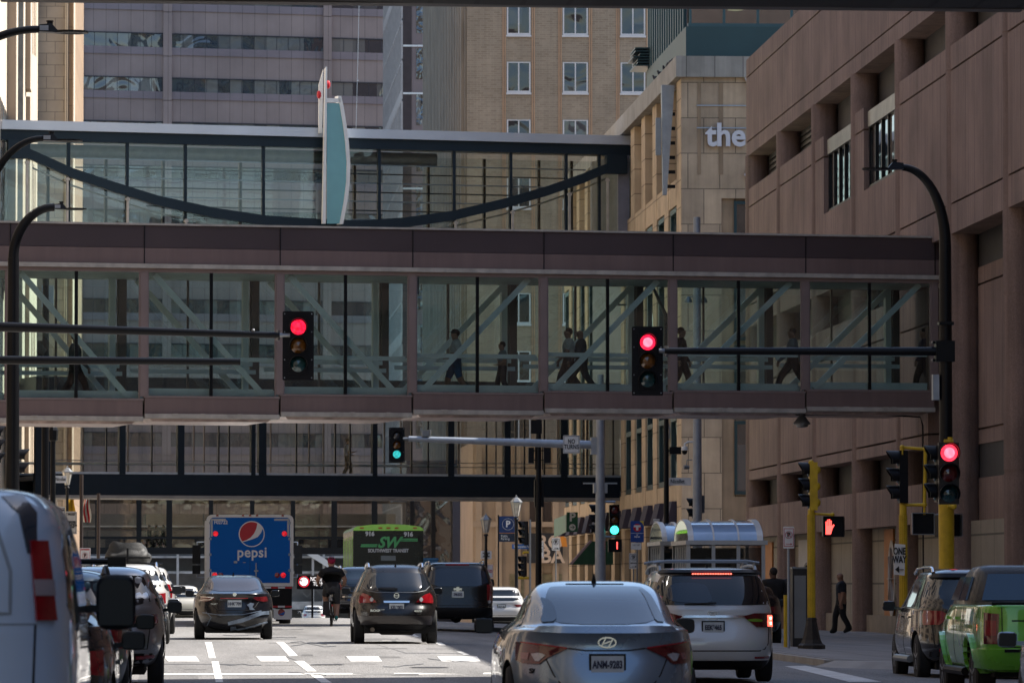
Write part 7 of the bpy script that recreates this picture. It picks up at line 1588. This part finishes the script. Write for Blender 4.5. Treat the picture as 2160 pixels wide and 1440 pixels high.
# ================================================================== PEOPLE
def mixp(a, b, t): return Vector(a).lerp(Vector(b), t)
PM = {}
def cloth(c): 
    k = 'cloth_%d_%d_%d' % tuple(int(x*999) for x in c)
    return mat(k, c, .85, 0, .25, 9, .3, 30)
def person(label, loc, face, h=1.76, stride=.32, shirt=(.05,.05,.05), legs=(.02,.02,.025), shoes=(.01,.01,.01), skinm=skin, hair=(.015,.01,.008), cap=None, arms=('swing','swing'), shorts=False, bag=None, longsleeve=False, group=None, phase=1, jacket=False, wide=1.0, pose=None, helmet=None, bald=False):
    k = h/1.68
    rt = root('person', label, 'person', (0,0,0), group)
    V = {}
    J = V
    J['pelvis'] = (0,0,.95); J['waist'] = (0,.0,1.08); J['chest'] = (0,.01,1.30); J['uchest'] = (0,0,1.42); J['neck'] = (0,.01,1.50); J['jaw'] = (0,.035,1.58); J['head'] = (0,.025,1.665); J['crown'] = (0,.015,1.735)
    for sx, n in ((-1,'l'),(1,'r')):
        f = stride*(1 if (sx*phase) > 0 else -1)
        J['hip'+n] = (sx*.095,0,.90)
        ky = f*.55+.04; J['knee'+n] = (sx*.10, ky+.03, .50+abs(f)*.02)
        J['ank'+n] = (sx*.10, f-(.06 if f < 0 else 0), .085+(.07 if f < -.1 else 0)); J['toe'+n] = (sx*.11, f+.15, .035+(.0 if f > -.1 else 0))
        J['sh'+n] = (sx*.185*wide,0,1.42)
        a = arms[0 if sx < 0 else 1]
        if a == 'swing': J['elb'+n] = (sx*.24, -f*.35-.02, 1.13); J['wri'+n] = (sx*.25, -f*.75+.08, .90); hd = Vector((0,.02,-.09))
        elif a == 'phone': J['elb'+n] = (sx*.23, .03, 1.13); J['wri'+n] = (sx*.16, .28, 1.17); hd = Vector((-sx*.02,.08,.03))
        elif a == 'bent': J['elb'+n] = (sx*.24, -.06, 1.13); J['wri'+n] = (sx*.2, .18, 1.03); hd = Vector((0,.09,0))
        else: J['elb'+n] = (sx*.23, -.02, 1.13); J['wri'+n] = (sx*.24, .04, .88); hd = Vector((0,.015,-.09))
        J['hd'+n] = hd
    if pose: J.update(pose)
    names = []; P = []; E = []; Rr = []; T_ = []
    def add(n, p, r, par=None, tagv='skin'):
        kr = k*(1.5 if tagv in ('legs','shirt') or n == 'pelvis' else 1.12); P.append(Vector((p[0]*1.16, p[1], p[2]))*k); Rr.append((r*kr, r*kr) if not isinstance(r, tuple) else (r[0]*kr, r[1]*kr)); names.append(n)
        i = len(P)-1
        if par is not None: E.append((names.index(par), i)); T_.append((names.index(par), i, tagv))
        return i
    add('pelvis', J['pelvis'], (.155*wide,.125)); add('waist', J['waist'], (.145*wide,.115), 'pelvis', 'shirt'); add('chest', J['chest'], (.17*wide,.125), 'waist', 'shirt'); add('uchest', J['uchest'], (.13*wide,.10), 'chest', 'shirt'); add('neck', J['neck'], .058, 'uchest', 'shirt')
    add('jaw', J['jaw'], (.066,.078), 'neck', 'skin'); add('head', J['head'], (.082,.102), 'jaw', 'skin'); add('crown', J['crown'], (.06,.078), 'head', 'skin')
    hp = Vector(J['head']); ja = Vector(J['jaw']); fw = (ja-hp); up = (Vector(J['crown'])-hp).normalized(); fr = Vector((0,1,0)); fr = (fr-up*fr.dot(up)).normalized()
    add('nose', hp+fr*.112-up*.03, .013, 'head'); 
    for sx, n in ((-1,'l'),(1,'r')):
        add('ear'+n, hp+Vector((sx*.088,-.01,0))-up*.02, .018, 'head')
        add('hip'+n, J['hip'+n], .095, 'pelvis', 'legs'); add('knee'+n, J['knee'+n], .066, 'hip'+n, 'legs'); add('ank'+n, J['ank'+n], .044 if shorts else .052, 'knee'+n, 'skin' if shorts else 'legs'); add('toe'+n, J['toe'+n], .042, 'ank'+n, 'shoes')
        a = Vector(J['ank'+n]); add('heel'+n, a+Vector((0,-.05,-.045)), .036, 'ank'+n, 'shoes')
        add('sh'+n, J['sh'+n], .066, 'uchest', 'shirt'); add('elb'+n, J['elb'+n], .044, 'sh'+n, 'shirt'); add('wri'+n, J['wri'+n], .030 if not longsleeve else .036, 'elb'+n, 'shirt' if longsleeve else 'skin')
        w = Vector(J['wri'+n]); d = Vector(J['hd'+n]); L = d.normalized(); side = Vector((0,1,0)) if abs(L.y) < .7 else Vector((1,0,0)); side = (side-L*side.dot(L)).normalized(); pn = L.cross(side)
        add('palm'+n, w+L*.055, (.036,.02), 'wri'+n, 'skin'); 
        for q, (o_, ln) in enumerate(((-.027,.065),(-.009,.078),(.009,.074),(.027,.058))):
            b = w+L*.085+side*o_; curl = pn*(-1 if n == 'l' else 1)*.02
            add('f%d%s' % (q, n), b+L*ln*.5+curl*.4, .010, 'palm'+n, 'skin'); add('g%d%s' % (q, n), b+L*ln+curl*1.5, .008, 'f%d%s' % (q, n), 'skin')
        add('t'+n, w+L*.05+side*.045, .011, 'wri'+n, 'skin'); add('u'+n, w+L*.09+side*.055, .009, 't'+n, 'skin')
    me = bpy.data.meshes.new('body'); me.from_pydata(P, E, []); ob = bpy.data.objects.new('body', me); COL.objects.link(ob)
    ob.modifiers.new('s', 'SKIN'); 
    for i, v in enumerate(me.skin_vertices[0].data): v.radius = Rr[i]; v.use_root = (i == 0)
    ss = ob.modifiers.new('d', 'SUBSURF'); ss.levels = 1
    bpy.context.view_layer.update(); m2 = bpy.data.meshes.new_from_object(ob.evaluated_get(bpy.context.evaluated_depsgraph_get()))
    bpy.data.objects.remove(ob); bpy.data.meshes.remove(me)
    mats = {'skin': 0, 'shirt': 1, 'legs': 2, 'shoes': 3}
    for m_ in (skinm, cloth(shirt), cloth(legs), cloth(shoes)): m2.materials.append(m_)
    segs = [(P[a], P[b], tg) for a, b, tg in T_]
    for p in m2.polygons:
        c = p.center; best = 9; bt = 'skin'
        for a, b, tg in segs:
            d = b-a; t = max(0, min(1, (c-a).dot(d)/max(1e-6, d.dot(d)))); dd = (a+d*t-c).length
            if tg == 'shirt' and not longsleeve and abs(c.x) > .2*k and (a+d*t).z < (J['elbl'][2]+.08)*k: tg2 = 'skin'
            else: tg2 = tg
            if dd < best: best = dd; bt = tg2
        if bt == 'shirt' and (c.z < (1.0 if not jacket else .84)*k and c.z < Vector(J['pelvis']).z*k+.07*k) and abs(c.x) < .2*k: bt = 'legs' if not jacket or c.z < .84*k else 'shirt'
        if jacket and bt == 'legs' and c.z > .84*k and not pose: bt = 'shirt'
        p.material_index = mats[bt]; p.use_smooth = True
    b = finish(m2, 'body', rt, None, False)
    for p in b.data.polygons: p.use_smooth = True
    hpk, upk, frk = hp*k, up, fr
    Mh = Matrix.Translation(hpk) @ Matrix((( 1,0,0,0),(0,fr.y,up.y,0),(0,fr.z,up.z,0),(0,0,0,1)))
    for sx in (-1,1): q = MB(); q.M = Mh; q.ball((sx*.032*k,.093*k,.0), .011*k, n=8); q.build('eye', black, rt, 60)
    if helmet:
        q = MB(); q.M = Mh; q.ball((0,-.015*k,.055*k), .118*k, (.92,1.15,.85), 18); hh = q.build('helmet', cloth(helmet), rt, 60)
        for x in (-.05,0,.05): q = MB(); q.M = Mh; q.box(x-.012,x+.012,-.15,.12,.12,.165); q.build('helmet_vent', ink, hh)
    elif cap:
        q = MB(); q.M = Mh; q.ball((0,0,.045*k), .108*k, (.9,1.08,.8), 14); q.hexa([(-.07,.08,.03),(.07,.08,.03),(.06,.2,.015),(-.06,.2,.015),(-.07,.08,.045),(.07,.08,.045),(.06,.2,.03),(-.06,.2,.03)]); q.build('cap', cloth(cap), rt, 60)
    if not helmet and not bald:
        q = MB(); q.M = Mh; st = 0; q.ball((0,-.018*k,.022*k), .108*k, (.9,1.0,.98), 14); q.F = [f for f in q.F if sum((Mh.inverted() @ q.V[i]).z-.55*(Mh.inverted() @ q.V[i]).y for i in f)/len(f) > -.035*k and not (sum((Mh.inverted() @ q.V[i]).y for i in f)/len(f) > .055*k and sum((Mh.inverted() @ q.V[i]).z for i in f)/len(f) < .05*k)]; q.mi = [0]*len(q.F); q.build('hair', cloth(hair), rt, 60)
    if 'phone' in arms:
        n = 'l' if arms[0] == 'phone' else 'r'; w = Vector(J['wri'+n])*k; q = MB(); q.bar(w+Vector((0,.11,.0)), w+Vector((0,.16,.11)), .07, .01, (0,0,1)); q.build('phone', black, rt)
    if bag == 'bottle': w = Vector(J['wril'])*k; q = MB(); q.tube([w+Vector((0,.03,-.2)),w+Vector((0,.02,0))], .035, 10); q.build('bottle', mat('bottle_blue', (.1,.25,.35), .2), rt, 40)
    rt.location = loc; rt.rotation_euler = (0,0,face)
    return rt
LEFT, RIGHT = R(90), R(-90)
def onsky(W, px, d, zf, s): u, _ = W.uz(px, 700, d); p = W.pt(u, d, zf); return (p.x, p.y, zf)
z1_ = lambda px: zw[min(7, max(0, next((i for i, x in enumerate(bays[1:]) if px < x), 7)))]-.08
GP = 'people walking in the brown skyway'
person('man in dark shirt behind the first diagonal brace at the left of the brown skyway', onsky(W1,158,1.6,z1_(158),0), RIGHT, 1.86, .34, (.08,.10,.12), (.012,.012,.015), longsleeve=True, arms=('swing','bent'), group=GP, wide=1.1)
person('man in black cap, pale grey shirt and blue shorts in the brown skyway', onsky(W1,962,1.2,z1_(962),0), LEFT, 1.80, .26, (.5,.51,.5), (.03,.10,.22), cap=(.012,.012,.014), shorts=True, arms=('bent','bent'), group=GP, wide=1.12)
person('short dark haired person in grey shirt holding a hand out in the brown skyway', onsky(W1,1060,1.4,z1_(1060),0), LEFT, 1.50, .16, (.22,.24,.26), (.04,.04,.05), arms=('bent','swing'), group=GP, wide=.95)
person('man in pale shirt with blue bag, left of the man in the grey suit', onsky(W1,1200,1.7,z1_(1200),0), LEFT, 1.84, .28, (.55,.53,.50), (.04,.04,.05), group=GP, wide=1.1, arms=('swing','bent'))
person('bald man in grey suit walking left in the brown skyway', onsky(W1,1226,1.2,z1_(1226),0), LEFT, 1.80, .34, (.07,.072,.08), (.07,.072,.08), longsleeve=True, jacket=True, bald=True, group=GP, wide=1.12)
person('person all in black just right of the near red signal in the skyway', onsky(W1,1436,1.6,z1_(1436),0), RIGHT, 1.84, .22, (.010,.010,.012), (.008,.008,.010), longsleeve=True, group=GP)
person('person in grey blue shirt striding between the last two braces', onsky(W1,1672,1.4,z1_(1672),0), LEFT, 1.84, .44, (.14,.18,.22), (.015,.015,.018), longsleeve=True, group=GP, arms=('swing','swing'))
person('dim figure in navy at the right end of the brown skyway', onsky(W1,1950,1.6,z1_(1950),0), LEFT, 1.84, .24, (.008,.015,.045), (.008,.008,.012), longsleeve=True, group=GP)
u_, _ = W3.uz(733, 960, 1.5); pp = W3.pt(u_, 1.5, zc-.1)
person('bearded man in white shirt and khaki trousers in the dark skyway', (pp.x, pp.y, zc-.1), RIGHT, 1.80, .14, (.55,.56,.56), (.12,.10,.07), arms=('bent','phone'), wide=1.08)
for px, c1, lb_ in ((315,(.12,.12,.13),'small grey figure, left of the three in the distant skyway'),(330,(.35,.28,.26),'small figure in pale pink, middle of three in the distant skyway'),(345,(.02,.02,.025),'small dark suited figure, right of three in the distant skyway')):
    person(lb_, (atY(px,1100,429.5).x, 429.5, atY(600,1154,428).z), LEFT, 1.75, .2, c1, (.03,.03,.03), longsleeve=True, group='people in the distant skyway')
# pavement people
p = at(1775, 1300, 70); person('man in dark blue t-shirt walking left past the columns on the pavement', (p.x,p.y,gz(p.x,p.y)+.14), LEFT, 1.76, .18, (.010,.016,.028), (.010,.010,.012), bald=True, arms=('side','side'), wide=1.2, skinm=mat('skin_mid', (.28,.15,.10), .55))
p = at(1632, 1300, 84); person('person with curly dark hair standing behind the parked black car', (p.x,p.y,gz(p.x,p.y)+.14), R(20), 1.74, .05, (.012,.010,.010), (.01,.01,.01), skinm=skin2, wide=1.1, longsleeve=True)
p = at(1676, 1300, 82); person('person in pale cap half hidden behind the dark cabinet', (p.x,p.y,gz(p.x,p.y)+.14), R(10), 1.78, .05, (.02,.02,.03), (.01,.01,.01), skinm=skin2, cap=(.35,.36,.38), longsleeve=True)
p = at(1218, 1250, 53); person('grey haired person whose head shows above the silver blue sedan', (p.x,p.y,gz(p.x,p.y)+.14), LEFT, 1.66, .05, (.12,.11,.10), (.02,.02,.02), hair=(.3,.28,.25), longsleeve=True)
p = at(367, 1240, 38); person('distant person in pink shirt at the end of the street', (p.x,p.y,gz(p.x,p.y)+.5), LEFT, 1.7, .1, (.45,.16,.15), (.05,.05,.06))
# ---- cyclist
S = 76; p = at(700, 1300, S); bx, by, bg_ = p.x, p.y, gz(p.x,p.y)
cyc = root('bicycle', 'upright city bicycle with black pannier bag under the cyclist', 'bicycle', (bx,by,bg_)); Mb = Matrix.Translation((bx,by,bg_))
def BB(): q = MB(); q.M = Mb; return q
frm = mat('bike_silver', (.3,.31,.32), .35, .7)
q = BB()
for a, b in (((0,.0,.35),(0,.42,.30)),((0,.42,.30),(0,.28,.88)),((0,.42,.30),(0,.86,.80)),((0,.32,.75),(0,.86,.85)),((0,.28,.82),(0,.0,.35)),((0,.86,.98),(0,.92,.70)),((0,.92,.70),(0,1.05,.35))): q.tube([a,b], .02, 8)
q.build('frame', frm, cyc, 40)
for y in (.0, 1.05):
    q = BB(); pr2 = []
    for k in range(28):
        a, b = 2*math.pi*k/28, 2*math.pi*(k+1)/28; q.tube([(0,y+.33*math.cos(a),.345+.33*math.sin(a)),(0,y+.33*math.cos(b),.345+.33*math.sin(b))], .022, 6, False)
    wq = q.build('wheel', rubber, cyc, 60); q = BB()
    for k in range(14): a = 2*math.pi*k/14; q.tube([(0,y,.345),(0,y+.32*math.cos(a),.345+.32*math.sin(a))], .003, 4)
    q.tube([(-.05,y,.345),(.05,y,.345)], .02, 8); q.build('spokes', greym, wq)
q = BB(); q.ball((0,.24,.93), .13, (.8,1.05,.35)); q.build('saddle', black, cyc, 60)
q = BB(); q.tube([(-.30,.70,1.08),(-.22,.84,1.08),(0,.88,1.04),(.22,.84,1.08),(.30,.70,1.08)], .014, 8); q.build('handlebar', black, cyc, 50)
q = BB(); q.box(-.08,.08,-.32,.16,.70,.72); q.tube([(0,0,.35),(-.05,-.1,.7)], .01, 6); q.tube([(0,-.34,.12),(0,-.36,.4),(0,-.25,.62),(0,0,.69)], .03, 6); q.build('rear_rack', black, cyc)
q = BB(); q.hexa([(-.26,-.28,.32),(-.08,-.28,.30),(-.08,.14,.30),(-.26,.14,.32),(-.24,-.30,.70),(-.08,-.30,.71),(-.08,.16,.71),(-.24,.16,.70)]); q.build('pannier', mat('pannier_fabric', (.012,.010,.012), .8, 0, .3, 8), cyc)
q = BB(); q.box(-.025,.025,-.36,-.335,.56,.62); q.build('rear_light', tail, cyc)
for sx, zz in ((-1,.44),(1,.16)): q = BB(); q.box(sx*.06,sx*.15,.38,.46,zz-.01,zz+.01); q.tube([(sx*.05,.42,.30),(sx*.07,.42,zz)], .014, 6); q.build('pedal', black, cyc)
pose = dict(pelvis=(0,.26,1.02), waist=(0,.30,1.15), chest=(0,.40,1.36), uchest=(0,.46,1.47), neck=(0,.50,1.55), jaw=(0,.55,1.62), head=(0,.545,1.70), crown=(0,.53,1.77),
  hipl=(-.10,.27,.99), hipr=(.10,.27,.99), kneel=(-.13,.66,.82), kneer=(.12,.52,.60), ankl=(-.12,.42,.50), ankr=(.11,.36,.24), toel=(-.12,.56,.47), toer=(.11,.50,.19),
  shl=(-.20,.46,1.46), shr=(.20,.46,1.46), elbl=(-.32,.56,1.24), elbr=(.32,.56,1.24), wril=(-.29,.70,1.10), wrir=(.29,.70,1.10), hdl=Vector((.01,.08,-.01)), hdr=Vector((-.01,.08,-.01)))
pose = {k: (v if k.startswith('hd') else Vector(v)/ (1.76/1.76)) for k, v in pose.items()}
cy = person('cyclist in black t-shirt, grey shorts and red helmet seen from behind', (bx,by,bg_), 0, 1.76, .1, (.010,.010,.012), (.035,.036,.04), shoes=(.02,.2,.18), shorts=True, helmet=(.30,.01,.05), pose=pose, wide=1.12)
q = MB(); q.M = Mb
q.tube([(.11,.36,.30),(.112,.38,.38)], .05, 12); q.build('sock', mat('neon_sock', (.45,.65,.03), .7), cy, 50)
# ================================================================== LIGHT
SUN_EL, SUN_AZ = R(52), R(74)          # azimuth from +Y towards +X
sd = Vector((math.sin(SUN_AZ)*math.cos(SUN_EL), math.cos(SUN_AZ)*math.cos(SUN_EL), math.sin(SUN_EL)))
sl = bpy.data.lights.new('sun', 'SUN'); so = bpy.data.objects.new('sun', sl); COL.objects.link(so)
sl.energy = 5.0; sl.angle = R(.5); sl.color = (1, .94, .86); so.rotation_euler = sd.to_track_quat('Z', 'Y').to_euler()
w = bpy.data.worlds.new('World'); sc.world = w; w.use_nodes = True; t = w.node_tree; t.nodes.clear()
s = t.nodes.new('ShaderNodeTexSky'); s.sky_type = 'NISHITA'; s.sun_disc = False; s.sun_elevation = SUN_EL; s.sun_rotation = SUN_AZ
b = t.nodes.new('ShaderNodeBackground'); b.inputs[1].default_value = .12; o = t.nodes.new('ShaderNodeOutputWorld')
t.links.new(s.outputs[0], b.inputs[0]); t.links.new(b.outputs[0], o.inputs[0])
sc.view_settings.view_transform = 'Standard'; sc.view_settings.look = 'None'; sc.view_settings.exposure = 1.02; sc.view_settings.gamma = 1
sc.render.engine = 'CYCLES'; c = sc.cycles
c.transparent_max_bounces = 32; c.max_bounces = 6; c.diffuse_bounces = 3; c.glossy_bounces = 3; c.transmission_bounces = 4; c.use_denoising = True
c.caustics_reflective = False; c.caustics_refractive = False; c.sample_clamp_indirect = 6
